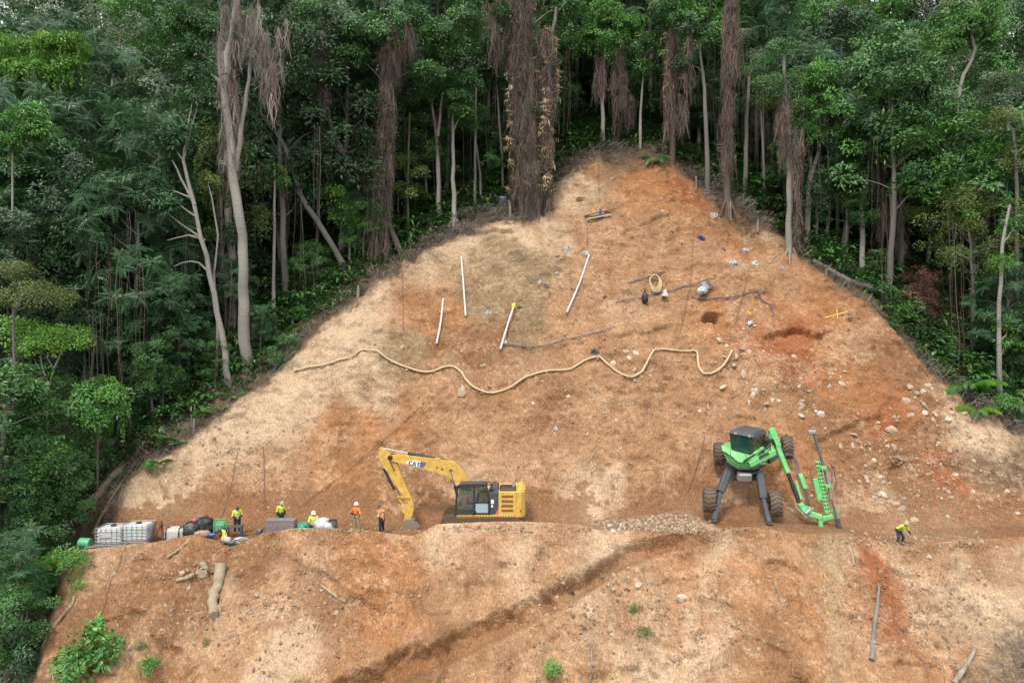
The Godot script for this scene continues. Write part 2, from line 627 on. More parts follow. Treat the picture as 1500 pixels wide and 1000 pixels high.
func soil_colour(p: Vector3, over: float) -> Color:
	var wx: float = noi.warp.get_noise_3dv(p)
	var wy: float = noi.warp.get_noise_3d(p.x + 91.0, p.y, p.z)
	var fn: float = noi.spk.get_noise_3dv(p)
	var md: float = noi.mid.get_noise_3d(p.x + 31.0, p.y, p.z)
	var st: float = noi.rill.get_noise_3d(p.x * 2.2 + p.y * 0.5 + 40.0, p.y * 0.45, p.z * 0.45)
	var f2: float = noi.spk.get_noise_3d(p.x * 2.3 + 7.0, p.y * 2.3, p.z * 2.3)
	var c := earth_at(p.x + wx * 2.4, p.y + wy * 2.0)
	c *= 1.0 + 0.26 * md + 0.16 * fn + 0.1 * f2
	# pale weathered crumbs, denser in some places, and drawn-out streaks
	var dense := smoothstep(-0.3, 0.4, wx + 0.4 * md)
	var pale := smoothstep(0.16, 0.5, fn * 0.8 + f2 * 0.7 + 0.3 * md + 0.3 * dense - 0.16)
	c = c.lerp(CREAM * 1.08, pale * 0.4)
	var soft := smoothstep(0.1, 0.5, wx * 0.8 - 0.5 * st)
	c = c.lerp(CREAM * 0.95, soft * 0.22)
	var stain := smoothstep(0.12, 0.45, st + 0.4 * wy + 0.25 * f2)
	c = c.lerp(BROWN * 0.92, stain * 0.34)
	var rust := smoothstep(0.12, 0.45, wy * 0.9 - 0.4 * fn)
	c = c.lerp(ORANGE, rust * 0.25)
	# browner soil tone on the bench and low on the face, edges broken by noise
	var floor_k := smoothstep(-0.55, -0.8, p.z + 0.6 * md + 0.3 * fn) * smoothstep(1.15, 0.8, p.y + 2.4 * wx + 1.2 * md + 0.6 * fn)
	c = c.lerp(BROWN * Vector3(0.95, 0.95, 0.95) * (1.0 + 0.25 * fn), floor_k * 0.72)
	if p.z > 0.1 and p.y < 0.3:
		var q := ditch(p)
		if q.y > -0.12 and q.y < 1.25:
			var on := smoothstep(-0.12, 0.03, q.y) * smoothstep(-0.5, -0.25, q.x + 0.15 * md) * smoothstep(0.55, 0.25, q.x + 0.2 * md)
			c = c.lerp(BROWN * Vector3(1.1, 0.98, 0.9), on * 0.6)
		var path := absf(Vector2(p.x - (18.6 + p.z * -0.42), 0).x + 0.3 * wx)
		c = c.lerp(Vector3(0.47, 0.34, 0.2), smoothstep(0.75, 0.25, path) * smoothstep(30.0, 0.0, absf(p.x - 18.0)) * 0.55)
	if over > -0.8:
		# root mat and leaf litter past the top of the cut
		var k := smoothstep(-0.7, 0.6, over + 0.8 * md + 0.5 * fn)
		c = c.lerp(Vector3(0.15, 0.115, 0.08) * (1.0 + 0.5 * fn + 0.3 * md), k)
	return Color(maxf(c.x, 0.02) * 1.22, maxf(c.y, 0.02) * 1.22, maxf(c.z, 0.02) * 1.22)

func build_cut() -> void:
	var x0 := -31.0
	var step := 0.1
	var nx := 720
	var srows := []              # (kind, parameter) rows from the foot of the lower slope to the top of the face
	var s := 9.5
	while s > 0.0:
		srows.append(s)
		s -= 0.085
	s = 0.0
	while s > FACE_Z:
		srows.append(s)
		s -= 0.12
	s = FACE_Z
	while s > -34.0:
		srows.append(s)
		s -= 0.075
	var nr := srows.size()
	var v := PackedVector3Array()
	var c := PackedColorArray()
	var n := PackedVector3Array()
	v.resize(nx * nr)
	c.resize(nx * nr)
	n.resize(nx * nr)
	var ok := PackedByteArray()
	ok.resize(nx * nr)
	for i in nx:
		var x := x0 + i * step
		var e := edge(x)
		var ztop := FACE_Z - maxf(e, 0.0) / FACE_K
		for j in nr:
			var z: float = srows[j]
			var over := (ztop - z) * 1.25
			if over > 6.0 or (e < -1.0 and z < FACE_Z - 2.0):
				continue
			var y := ground(x, z)
			var p := Vector3(x, y, z)
			var lo := -99.0 if z > FACE_Z else over
			if x < -25.6 + 0.28 * maxf(z, 0.0):
				lo = maxf(lo, (-25.6 + 0.28 * maxf(z, 0.0) - x) * 1.2 - 0.4)
			var k := i * nr + j
			v[k] = p + UPN * rough(p)
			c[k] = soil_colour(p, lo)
			ok[k] = 1
	var idx := PackedInt32Array()
	for i in nx - 1:
		for j in nr - 1:
			var a := i * nr + j
			var b := a + nr
			if ok[a] and ok[b] and ok[a + 1] and ok[b + 1]:
				# seen from the camera: a lower left, b lower right, +1 is further up
				idx.append_array([a, a + 1, b, b, a + 1, b + 1])
				var nn := (v[b] - v[a + 1]).cross(v[b + 1] - v[a])
				n[a] += nn
				n[b] += nn
				n[a + 1] += nn
				n[b + 1] += nn
	for k in n.size():
		n[k] = n[k].normalized() if n[k].length_squared() > 0.0 else Vector3.UP
	var arr := []
	arr.resize(Mesh.ARRAY_MAX)
	arr[Mesh.ARRAY_VERTEX] = v
	arr[Mesh.ARRAY_NORMAL] = n
	arr[Mesh.ARRAY_COLOR] = c
	arr[Mesh.ARRAY_INDEX] = idx
	var m := ArrayMesh.new()
	m.add_surface_from_arrays(Mesh.PRIMITIVE_TRIANGLES, arr)
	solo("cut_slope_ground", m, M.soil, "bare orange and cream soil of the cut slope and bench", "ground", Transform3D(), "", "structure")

func build_hillside() -> void:
	var b := MB.new()
	var step := 1.0
	var nx := 150
	var nz := 150
	var pts := PackedVector3Array()
	for i in nx:
		for j in nz:
			var x := -75.0 + i * step
			var z := 22.0 - j * step
			var y := ground(x, z)
			var e := edge(x)
			var ztop := FACE_Z - maxf(e, 0.0) / FACE_K
			if x > -28.0 and x < 41.0:
				if z > ztop - 3.5 and z < 9.0:
					y -= 1.2
				elif z > ztop - 5.0:
					y -= 0.15
			y += 0.5 * noi.big.get_noise_3d(x, y, z) + 0.25 * noi.mid.get_noise_3d(x, y, z)
			pts.append(Vector3(x, y, z))
	for i in nx - 1:
		for j in nz - 1:
			var a := i * nz + j
			var q := a + nz
			var f: float = noi.mid.get_noise_3dv(pts[a]) * 0.35 + 1.0
			b.col = Color(0.075 * f, 0.055 * f, 0.035 * f)
			b.quad(pts[a], pts[q], pts[q + 1], pts[a + 1])
	solo("hillside_ground", b.mesh(), M.litter, "dark leaf litter on the forested hillside round the cut", "ground", Transform3D(), "", "structure")


# ---------------------------------------------------------------- foliage pieces (shared meshes)
var S := {}

func leaf_shape(b: MB, at: Transform3D, l: float, w: float, fold: float, tone: float, droop := 0.0) -> void:
	# a folded blade along +z of its frame, base at the origin, upper face +y
	var m := Vector3(0, -droop * l * 0.3, l * 0.45)
	var t := Vector3(0, -droop * l, l)
	var a := Vector3(-w * 0.5, fold * w, l * 0.42)
	var e := Vector3(w * 0.5, fold * w, l * 0.42)
	b.col = Color(tone, tone, tone * (0.9 + 0.2 * rng.randf()))
	var o := at * Vector3.ZERO
	b.tri(o, at * m, at * a)
	b.tri(at * m, at * t, at * a)
	b.tri(o, at * e, at * m)
	b.tri(at * m, at * e, at * t)

func frame(dir: Vector3, up: Vector3, at: Vector3) -> Transform3D:
	var z := dir.normalized()
	var x := up.cross(z)
	if x.length_squared() < 1e-4: x = Vector3.RIGHT.cross(z)
	x = x.normalized()
	return Transform3D(Basis(x, z.cross(x), z), at)

func rvec() -> Vector3:
	return Vector3(rng.randf_range(-1, 1), rng.randf_range(-1, 1), rng.randf_range(-1, 1))

func spray(count: int, rad: float, l: float, w: float, flat: float, droop: float, fold := 0.12) -> ArrayMesh:
	# a tuft of leaves on a few twigs; +y looks out of the crown
	var b := MB.new()
	for i in count:
		var a := rng.randf() * TAU
		var r := rad * sqrt(rng.randf())
		var p := Vector3(cos(a) * r, (1.0 - pow(r / rad, 2.0)) * rad * (1.0 - flat) + rng.randf_range(-0.12, 0.12) * rad, sin(a) * r)
		var dir := Vector3(cos(a), 0.15 - 0.5 * droop * rng.randf(), sin(a)) + rvec() * 0.55
		leaf_shape(b, frame(dir, Vector3.UP + rvec() * 0.45, p), l * rng.randf_range(0.65, 1.25), w * rng.randf_range(0.75, 1.2), fold, rng.randf_range(0.62, 1.2), droop * rng.randf_range(0.1, 0.5))
	return b.mesh()

func pinnate(count: int, rad: float) -> ArrayMesh:
	# feathery compound leaves set in a whorl
	var b := MB.new()
	for i in count:
		var a := TAU * (i + rng.randf() * 0.7) / count
		var tone := rng.randf_range(0.65, 1.2)
		var up := rng.randf_range(-0.1, 0.6)
		var ln := rad * rng.randf_range(0.75, 1.15)
		var k := 9
		for j in k:
			var t := (j + 1.0) / k
			var p := Vector3(cos(a), 0, sin(a)) * ln * t + Vector3.UP * (up * ln * t - 0.55 * ln * t * t)
			var out := Vector3(cos(a), up - 1.1 * t, sin(a)).normalized()
			var side := out.cross(Vector3.UP).normalized()
			for s in [-1.0, 1.0]:
				leaf_shape(b, frame(side * s + out * 0.5, Vector3.UP + rvec() * 0.15, p), ln * 0.3 * (1.15 - 0.75 * absf(t - 0.4)), ln * 0.085, 0.1, tone * rng.randf_range(0.9, 1.1), 0.25)
	return b.mesh()

func strand_leafy() -> ArrayMesh:
	# a hanging rope of vine leaves, 1.6 m
	var b := MB.new()
	var p := Vector3.ZERO
	for i in 34:
		p += Vector3(rng.randf_range(-0.035, 0.035), -0.048, rng.randf_range(-0.035, 0.035))
		var d := rvec()
		d.y = -0.5 - 0.6 * rng.randf()
		leaf_shape(b, frame(d, rvec() + Vector3.UP * 0.6, p + rvec() * 0.12), rng.randf_range(0.1, 0.2), rng.randf_range(0.08, 0.15), 0.1, rng.randf_range(0.6, 1.25), 0.2)
	return b.mesh()

func strand_dead(count: int, length: float, spread: float) -> ArrayMesh:
	# a bundle of bare hanging stems
	var b := MB.new()
	for i in count:
		var p := Vector3(rng.randf_range(-spread, spread), rng.randf_range(-0.3, 0.1), rng.randf_range(-spread, spread))
		var pts := []
		var k := 6
		for j in k:
			pts.append(p)
			p += Vector3(rng.randf_range(-0.17, 0.17), -length / k * rng.randf_range(0.6, 1.2), rng.randf_range(-0.17, 0.17))
		var t := rng.randf_range(0.55, 1.25)
		b.col = Color(t, t * 0.97, t * 0.95)
		var r := rng.randf_range(0.007, 0.02)
		b.tube(pts, [r, r, r, r, r * 0.8, r * 0.5], 3, false)
	return b.mesh()

func tangle(count: int, rad: float) -> ArrayMesh:
	# dry twigs thrown together
	var b := MB.new()
	for i in count:
		var p := rvec() * rad
		p.y *= 0.35
		var d := rvec()
		d.y *= 0.45
		d = d.normalized() * rng.randf_range(0.25, 0.9) * rad
		var t := rng.randf_range(0.5, 1.3)
		b.col = Color(t, t * 0.96, t * 0.9)
		var r := rng.randf_range(0.008, 0.022)
		b.tube([p - d, p + rvec() * 0.12 * rad, p + d], [r, r, r * 0.5], 3, false)
	return b.mesh()

func fern_frond(l: float, w: float, arch: float, pairs: int) -> ArrayMesh:
	# a palm or fern frond along +z that arches over
	var b := MB.new()
	var pts := []
	for j in 9:
		var t := j / 8.0
		pts.append(Vector3(0, l * (0.55 * t - arch * t * t), l * t * (1.0 - 0.25 * arch * t)))
	b.col = Color(0.8, 0.9, 0.6)
	b.tube(pts, [0.03 * l / 2.5, 0.025 * l / 2.5, 0.02 * l / 2.5, 0.015 * l / 2.5, 0.012 * l / 2.5, 0.01 * l / 2.5, 0.008 * l / 2.5, 0.006 * l / 2.5, 0.003 * l / 2.5], 4, false)
	for j in pairs:
		var t := 0.14 + 0.86 * (j + 0.5) / pairs
		var k := t * 8.0
		var i := mini(int(k), 7)
		var p: Vector3 = pts[i].lerp(pts[i + 1], k - i)
		var out: Vector3 = (pts[i + 1] - pts[i]).normalized()
		for s in [-1.0, 1.0]:
			var d := Vector3(s, -0.28 - 0.2 * rng.randf(), 0) + out * (0.55 + 0.3 * t)
			leaf_shape(b, frame(d, Vector3.UP, p), w * (0.55 + 0.9 * sin(PI * clampf(t * 0.95, 0.0, 1.0))) * rng.randf_range(0.85, 1.1) * 0.75, w * 0.11, 0.05, rng.randf_range(0.8, 1.15), 0.45)
	return b.mesh()

func fan_leaf(r: float) -> ArrayMesh:
	# a pleated fan-palm blade on a stalk along +z
	var b := MB.new()
	b.col = Color(0.85, 0.9, 0.6)
	b.tube([Vector3.ZERO, Vector3(0, 0.35 * r, r * 0.9)], [0.025, 0.015], 4, false)
	var o := Vector3(0, 0.35 * r, r * 0.9)
	for k in 14:
		var a := lerpf(-1.9, 1.9, k / 13.0)
		leaf_shape(b, frame(Vector3(sin(a), 0.12 - 0.2 * absf(a) * 0.4, cos(a)), Vector3.UP, o), r * rng.randf_range(0.85, 1.0), r * 0.26, 0.12 if k % 2 == 0 else -0.08, rng.randf_range(0.85, 1.1), 0.25)
	return b.mesh()

func grass_tuft(count: int, h: float) -> ArrayMesh:
	var b := MB.new()
	for i in count:
		var a := rng.randf() * TAU
		leaf_shape(b, frame(Vector3(cos(a), rng.randf_range(0.7, 2.2), sin(a)), Vector3(-cos(a), 0.5, -sin(a)), Vector3(cos(a), 0, sin(a)) * 0.08 * rng.randf()), h * rng.randf_range(0.5, 1.1), 0.035 + 0.02 * h, 0.05, rng.randf_range(0.7, 1.2), 0.35)
	return b.mesh()

func dry_leaves(count: int, l: float) -> ArrayMesh:
	# hanging bleached climber leaves
	var b := MB.new()
	for i in count:
		var p := rvec() * 0.28
		var d := rvec() * 0.6 + Vector3(0, -0.7, 0)
		leaf_shape(b, frame(d, rvec(), p), l * rng.randf_range(0.5, 1.3), l * rng.randf_range(0.12, 0.24), 0.35, rng.randf_range(0.6, 1.2), 0.4)
	return b.mesh()

func foliage_pieces() -> void:
	S.broad = spray(46, 0.62, 0.27, 0.125, 0.45, 0.6)
	S.broad2 = spray(40, 0.6, 0.34, 0.12, 0.3, 1.0)
	S.small = spray(64, 0.6, 0.16, 0.09, 0.5, 0.4)
	S.flat = spray(48, 0.75, 0.22, 0.11, 0.85, 0.3)
	S.big = spray(16, 0.5, 0.5, 0.24, 0.4, 0.8)
	S.feather = pinnate(7, 0.8)
	S.vine = strand_leafy()
	S.dead = strand_dead(9, 2.6, 0.16)
	S.dead_thin = strand_dead(4, 3.4, 0.3)
	S.tangle = tangle(22, 0.8)
	S.twigs = tangle(12, 0.45)
	S.grass = grass_tuft(26, 0.9)
	S.dryleaf = dry_leaves(12, 0.55)
	S.frond = fern_frond(2.8, 0.8, 0.75, 26)
	S.frond_up = fern_frond(2.2, 0.55, 0.4, 22)
	S.fan = fan_leaf(0.9)
	S.fern = fern_frond(1.0, 0.4, 0.7, 16)


# palettes: linear base colours
const DEEP := [Color(0.030, 0.078, 0.024), Color(0.040, 0.100, 0.030), Color(0.026, 0.068, 0.024)]
const MIDG := [Color(0.058, 0.162, 0.038), Color(0.076, 0.192, 0.045), Color(0.050, 0.138, 0.038)]
const BLUEG := [Color(0.048, 0.125, 0.046), Color(0.058, 0.142, 0.056), Color(0.040, 0.106, 0.040)]
const BRIGHT := [Color(0.105, 0.275, 0.052), Color(0.130, 0.310, 0.058), Color(0.080, 0.230, 0.046)]
const LIME := [Color(0.150, 0.340, 0.048), Color(0.185, 0.360, 0.050), Color(0.120, 0.300, 0.045)]
const OLIVE := [Color(0.111, 0.163, 0.034), Color(0.143, 0.189, 0.039), Color(0.085, 0.137, 0.031)]
const SILVER := [Color(0.130, 0.195, 0.111), Color(0.169, 0.227, 0.143), Color(0.098, 0.156, 0.078)]
const RUSSET := [Color(0.17, 0.085, 0.062), Color(0.135, 0.068, 0.05), Color(0.20, 0.11, 0.08)]
const DEADV := [Color(0.205, 0.165, 0.145), Color(0.26, 0.215, 0.19), Color(0.155, 0.122, 0.108)]
const GREYV := [Color(0.30, 0.28, 0.26), Color(0.38, 0.355, 0.33), Color(0.23, 0.21, 0.19)]
const STRAW := [Color(0.42, 0.33, 0.21), Color(0.34, 0.25, 0.15), Color(0.5, 0.40, 0.27)]

func tint(pal: Array) -> Color:
	var c: Color = pal[rng.randi() % pal.size()]
	var k := rng.randf_range(0.75, 1.3)
	return Color(c.r * k * rng.randf_range(0.85, 1.2), c.g * k, c.b * k)

func leaf_spots(clumps: Array, dens: float, size: float, pal: Array, spots: Array, cols: Array, low := -0.35) -> void:
	# clumps: [centre, radius(Vector3 or float)]
	for q in clumps:
		var r: Vector3 = q[1] if q[1] is Vector3 else Vector3(q[1], q[1] * 0.72, q[1])
		var n := int(dens * (r.x * r.z + r.x * r.y + r.y * r.z) / (size * size)) + 2
		var lump := rng.randf_range(0.9, 1.12)
		for i in n:
			var d := rvec()
			while d.length_squared() > 1.0 or d.y < low * d.length():
				d = rvec()
			d = d.normalized()
			var f := 0.45 + 0.6 * sqrt(rng.randf())
			var up := (d * 0.75 + Vector3.UP * 0.65 + rvec() * 0.45).normalized()
			var t := frame(rvec(), up, q[0] + d * r * f)
			var y := t.basis.y
			# the tuft's own up looks outward
			var bs := Basis(t.basis.x, y, t.basis.z).rotated(y, rng.randf() * TAU)
			spots.append(Transform3D(bs.scaled(Vector3.ONE * size * rng.randf_range(0.7, 1.3)), t.origin))
			var c := tint(pal)
			cols.append(Color(c.r * lump, c.g * lump, c.b * lump))

func bend(pts: Array, k: int, wob: float) -> Array:
	# smooth path with a little wander through a few points
	var cv := Curve3D.new()
	for i in pts.size():
		var a: Vector3 = pts[maxi(i - 1, 0)]
		var e: Vector3 = pts[mini(i + 1, pts.size() - 1)]
		var h := (e - a) / 6.0
		cv.add_point(pts[i], -h, h)
	var out := []
	for i in k + 1:
		var t := float(i) / k
		var p := cv.sample_baked(cv.get_baked_length() * t)
		if i > 0 and i < k: p += rvec() * wob
		out.append(p)
	return out

func trunk_mesh(b: MB, pts: Array, r0: float, r1: float, tone: Color, sides := 9, flare := true) -> void:
	var rr := []
	var cc := []
	var n := pts.size()
	for i in n:
		var t := float(i) / (n - 1)
		var r := lerpf(r0, r1, t)
		if flare and i == 0: r *= 1.25
		if flare and i == 1: r *= 1.08
		rr.append(r * rng.randf_range(0.94, 1.06))
		var k := rng.randf_range(0.75, 1.2)
		cc.append(Color(tone.r * k, tone.g * k, tone.b * k))
	b.col = tone
	b.tube(pts, rr, sides, true, cc)

const PALE := Color(0.52, 0.48, 0.43)
const GREYB := Color(0.32, 0.295, 0.265)
const BROWNB := Color(0.22, 0.17, 0.135)
const DARKB := Color(0.085, 0.068, 0.055)

func limbs(b: MB, pts: Array, clumps: Array, r: float, tone: Color) -> void:
	# a branch from the stem into each clump of leaves
	for q in clumps:
		var c: Vector3 = q[0]
		var best := 0
		for i in pts.size():
			if pts[i].y < c.y - 0.25 * absf(Vector2(pts[i].x - c.x, pts[i].z - c.z).length()) and pts[i].y > pts[best].y: best = i
		var s: Vector3 = pts[maxi(best, 1)]
		var mid := s.lerp(c, 0.55) + Vector3(0, 0.12 * s.distance_to(c), 0) + rvec() * 0.25
		b.tube([s, s.lerp(mid, 0.6) + rvec() * 0.1, mid, c], [r, r * 0.7, r * 0.45, r * 0.2], 5, false, [tone, tone, tone, tone])

func tree(called: String, label: String, group: String, base: Vector3, stem: Array, r0: float, r1: float, tone: Color, clumps: Array, piece: String, size: float, dens: float, pal: Array, extra := {}) -> Node3D:
	# stem and clumps are given in the world; the tree's own origin is its base
	var t := thing(called, label, "tree", Transform3D(Basis(), base), group)
	var pts := []
	for p in stem: pts.append(p - base)
	pts[0] += Vector3(0, -1.3, 0)
	pts = bend(pts, maxi(8, int(pts[-1].length() / 1.3)), r0 * 0.25)
	var b := MB.new()
	trunk_mesh(b, pts, r0, r1, tone)
	if extra.has("roots"):
		for k in 6:
			var a := TAU * k / 6.0 + rng.randf()
			var d := Vector3(cos(a), 0, sin(a))
			b.tube([Vector3(0, r0 * 3.0, 0) + d * r0 * 0.7, d * r0 * 1.6 + Vector3(0, r0 * 0.8, 0), d * r0 * 3.4 + Vector3(0, -0.5 + 0.45 * signf(-d.z), 0)], [r0 * 0.35, r0 * 0.3, r0 * 0.16], 5, false, [tone, tone, tone])
	for q in extra.get("forks", []):
		var f := []
		for p in q[0]: f.append(p - base)
		f = bend(f, maxi(5, int(f[0].distance_to(f[-1]) / 1.0)), q[1] * 0.4)
		trunk_mesh(b, f, q[1], q[2], tone, 7, false)
	var loc := []
	for q in clumps: loc.append([q[0] - base, q[1]])
	if loc.size():
		var some := []
		for i in range(0, loc.size(), extra.get("limb_step", 1)): some.append(loc[i])
		limbs(b, pts, some, minf(r1 * 0.6 + 0.02, extra.get("limb", 9.0)), tone)
	part("trunk", b, M.bark, t)
	if loc.size():
		var sp := []
		var co := []
		leaf_spots(loc, dens, size, pal, sp, co)
		copies("crown", S[piece], M.leaf, sp, co, t)
	if extra.has("vine"):
		# leafy vines hung over the outside
		var sp := []
		var co := []
		for q in loc:
			var r: float = q[1] if q[1] is float else q[1].x
			for i in int(extra.vine * r * r * 5.0):
				var a := rng.randf() * TAU
				var k := sqrt(rng.randf())
				sp.append(X(q[0] + Vector3(cos(a) * r * k, r * rng.randf_range(-0.5, 0.6) * (1.0 - 0.6 * k), sin(a) * r * k), rng.randf() * TAU, rng.randf_range(0.6, 1.3)))
				co.append(tint(pal))
		copies("vines", S.vine, M.leaf, sp, co, t)
	if extra.has("dead"):
		# a sleeve of dead climber stems: [[world point, radius, count] ...] along the trunk
		var sp := []
		var co := []
		var dp: Array = extra.get("deadpal", DEADV)
		for q in extra.dead:
			for i in q[2]:
				var a := rng.randf() * TAU
				var k: float = q[1] * sqrt(rng.randf_range(0.15, 1.0))
				sp.append(X(q[0] - base + Vector3(cos(a) * k, rng.randf_range(-1.2, 1.6), sin(a) * k), rng.randf() * TAU, rng.randf_range(0.6, 1.25)))
				co.append(tint(dp))
		copies("dead_vines", S.dead, M.dry, sp, co, t)
		sp = []
		co = []
		for q in extra.dead:
			for i in int(q[2] * 0.5):
				var a := rng.randf() * TAU
				var k: float = q[1] * rng.randf_range(0.6, 1.25)
				sp.append(Transform3D(Basis.from_euler(Vector3(rng.randf() * TAU, rng.randf() * TAU, 0)).scaled(Vector3(0.5, 1.0, 0.5) * rng.randf_range(0.5, 1.1)), q[0] - base + Vector3(cos(a) * k, rng.randf_range(-1.4, 1.4), sin(a) * k)))
				co.append(tint(dp))
		copies("tangled_stems", S.tangle, M.dry, sp, co, t)
		sp = []
		co = []
		for q in extra.dead:
			for i in int(q[2] * 0.12):
				var a := rng.randf() * TAU
				sp.append(X(q[0] - base + Vector3(cos(a) * q[1], rng.randf_range(-1.4, 1.4), sin(a) * q[1]), a, rng.randf_range(0.4, 0.8)))
				co.append(tint(MIDG if rng.randf() < 0.6 else OLIVE))
		copies("climber_leaves", S.broad, M.leaf, sp, co, t)
	if extra.has("straw"):
		var sp := []
		var co := []
		for q in extra.straw:
			for i in q[2]:
				var a := rng.randf() * TAU
				sp.append(X(q[0] - base + Vector3(cos(a) * q[1], rng.randf_range(-0.9, 0.9), sin(a) * q[1]), rng.randf() * TAU, rng.randf_range(0.7, 1.4)))
				co.append(tint(STRAW))
		copies("dry_climber_leaves", S.dryleaf, M.dry, sp, co, t)
	return t

func proto_tree(called: String, h: float, crown_from: float, crown_r: float, n: int, piece: String, size: float, dens: float, pal: Array, tone: Color, r0: float) -> Node3D:
	var stem := [Vector3.ZERO, Vector3(rng.randf_range(-0.6, 0.6), h * 0.4, rng.randf_range(-0.6, 0.6)), Vector3(rng.randf_range(-1.0, 1.0), h * 0.92, rng.randf_range(-1, 1))]
	var clumps := []
	for i in n:
		var t := (i + rng.randf()) / n
		var y := lerpf(h * crown_from, h, t)
		var rr := crown_r * (0.35 + 0.75 * sin(PI * clampf(0.18 + 0.72 * t, 0.0, 1.0)))
		var a := i * 2.4 + rng.randf()
		var off := rr * sqrt(rng.randf_range(0.08, 1.0)) * 0.85
		var cr := crown_r * rng.randf_range(0.3, 0.5)
		clumps.append([Vector3(cos(a) * off + stem[2].x * t, y, sin(a) * off + stem[2].z * t), Vector3(cr, cr * rng.randf_range(0.5, 0.75), cr)])
	var t := tree(called, "", "", Vector3.ZERO, stem, r0, r0 * 0.35, tone, clumps, piece, size, dens, pal)
	return t


# ---------------------------------------------------------------- the forest
var protos := {}

const MARKS := [[25, "the light green left tree"], [60, "the lime vine curtain"], [110, "the flat-topped left tree"], [150, "the low vine-draped tree"], [230, "the leaning pale tree"], [300, "the pale broken-branched tree"], [345, "the grey vine tangle"], [400, "the thin mottled sapling"], [440, "the long leaning grey trunk"], [505, "the yellow-green flat sprays"], [560, "the brown vine column"], [640, "the narrow V-forked tree"], [690, "the grey boulder"], [735, "the lone thin dark stem"], [775, "the great vine column"], [830, "the straw-leaved column"], [885, "the draped trunk at the apex"], [940, "the thin apex tree"], [985, "the straw-hung tree"], [1035, "the grey shoulder trunk"], [1065, "the slender vine column"], [1100, "the mottled shoulder trunk"], [1155, "the white stilt-rooted trunk"], [1195, "the vivid green forked tree"], [1245, "the leaning brown trunk"], [1280, "the bent whitish trunk"], [1345, "the drooping palm"], [1385, "the vine-smothered tree"], [1430, "the elbowed round-crowned tree"], [1475, "the grey-green right crown"]]
const ADJ := {"dark_forest_tree": "dark green broad-leaved", "green_forest_tree": "mid green broad-leaved", "layered_forest_tree": "flat-layered green", "feathery_forest_tree": "feathery bluish green", "bright_forest_tree": "bright green", "olive_forest_tree": "olive fine-leaved", "large_leaved_forest_tree": "large-leaved green", "silvery_forest_tree": "grey-green fine-leaved"}

func beside(p: Vector3) -> String:
	# which of the marked front trees a thing shows next to, and on which side
	var u := 750.0 + p.x / (EYE.z - p.z) * 1000.0
	var best: Array = MARKS[0]
	for q in MARKS:
		if absf(q[0] - u) < absf(best[0] - u): best = q
	return ("left of " if u < best[0] else "right of ") + best[1]

func place(kind: String, at: Vector3, size: float, yaw: float, label: String, group: String) -> Node3D:
	var src: Node3D = protos[kind]
	var o: Node3D = src.duplicate()
	o.name = numbered(kind)
	add_child(o)
	o.transform = Transform3D(Basis(Vector3.UP, yaw).scaled(Vector3(size, size * rng.randf_range(0.92, 1.12), size)), at)
	tag(o, label, "tree", group)
	return o

func make_protos() -> void:
	protos["dark_forest_tree"] = proto_tree("dark_forest_tree", 19, 0.34, 4.2, 20, "broad", 1.25, 2.1, DEEP, GREYB, 0.28)
	protos["green_forest_tree"] = proto_tree("green_forest_tree", 18, 0.42, 4.4, 18, "broad", 1.2, 2.1, MIDG, GREYB, 0.26)
	protos["layered_forest_tree"] = proto_tree("layered_forest_tree", 17, 0.4, 4.6, 15, "flat", 1.3, 2.2, MIDG, BROWNB, 0.24)
	protos["feathery_forest_tree"] = proto_tree("feathery_forest_tree", 18, 0.45, 4.2, 16, "feather", 1.15, 1.9, BLUEG, GREYB, 0.25)
	protos["bright_forest_tree"] = proto_tree("bright_forest_tree", 15, 0.5, 3.6, 15, "broad2", 1.2, 2.0, BRIGHT, PALE, 0.2)
	protos["olive_forest_tree"] = proto_tree("olive_forest_tree", 16, 0.45, 3.8, 15, "small", 1.2, 2.2, OLIVE, GREYB, 0.22)
	protos["large_leaved_forest_tree"] = proto_tree("large_leaved_forest_tree", 14, 0.4, 3.2, 13, "big", 1.1, 2.2, MIDG, GREYB, 0.2)
	protos["silvery_forest_tree"] = proto_tree("silvery_forest_tree", 17, 0.5, 3.6, 14, "small", 1.2, 2.0, SILVER, PALE, 0.22)
	for k in protos:
		var p: Node3D = protos[k]
		remove_child(p)
		taken[k] = 0

func stand(kind: String, u: float, v: float, d: float, size := 1.0, label := "") -> void:
	# a forest tree whose crown top shows about pixel (u, v) at depth d: it grows from the land below
	var top := P(u, v, d)
	var g := ground(top.x, top.z)
	var hs := {"dark_forest_tree": 19.5, "green_forest_tree": 18.5, "layered_forest_tree": 17.5, "feathery_forest_tree": 18.5, "bright_forest_tree": 15.5, "olive_forest_tree": 16.5, "large_leaved_forest_tree": 14.5, "silvery_forest_tree": 17.5}
	var k: float = (top.y - g) / hs[kind]
	var src: Node3D = protos[kind]
	var o: Node3D = src.duplicate()
	o.name = numbered(kind)
	add_child(o)
	var w := clampf(k, 0.3, 1.2) * size
	o.transform = Transform3D(Basis(Vector3.UP, rng.randf() * TAU).scaled(Vector3(w, maxf(k, 0.3), w)), Vector3(top.x, g - 0.3, top.z))
	tag(o, label, "tree", "trees of the left forest")

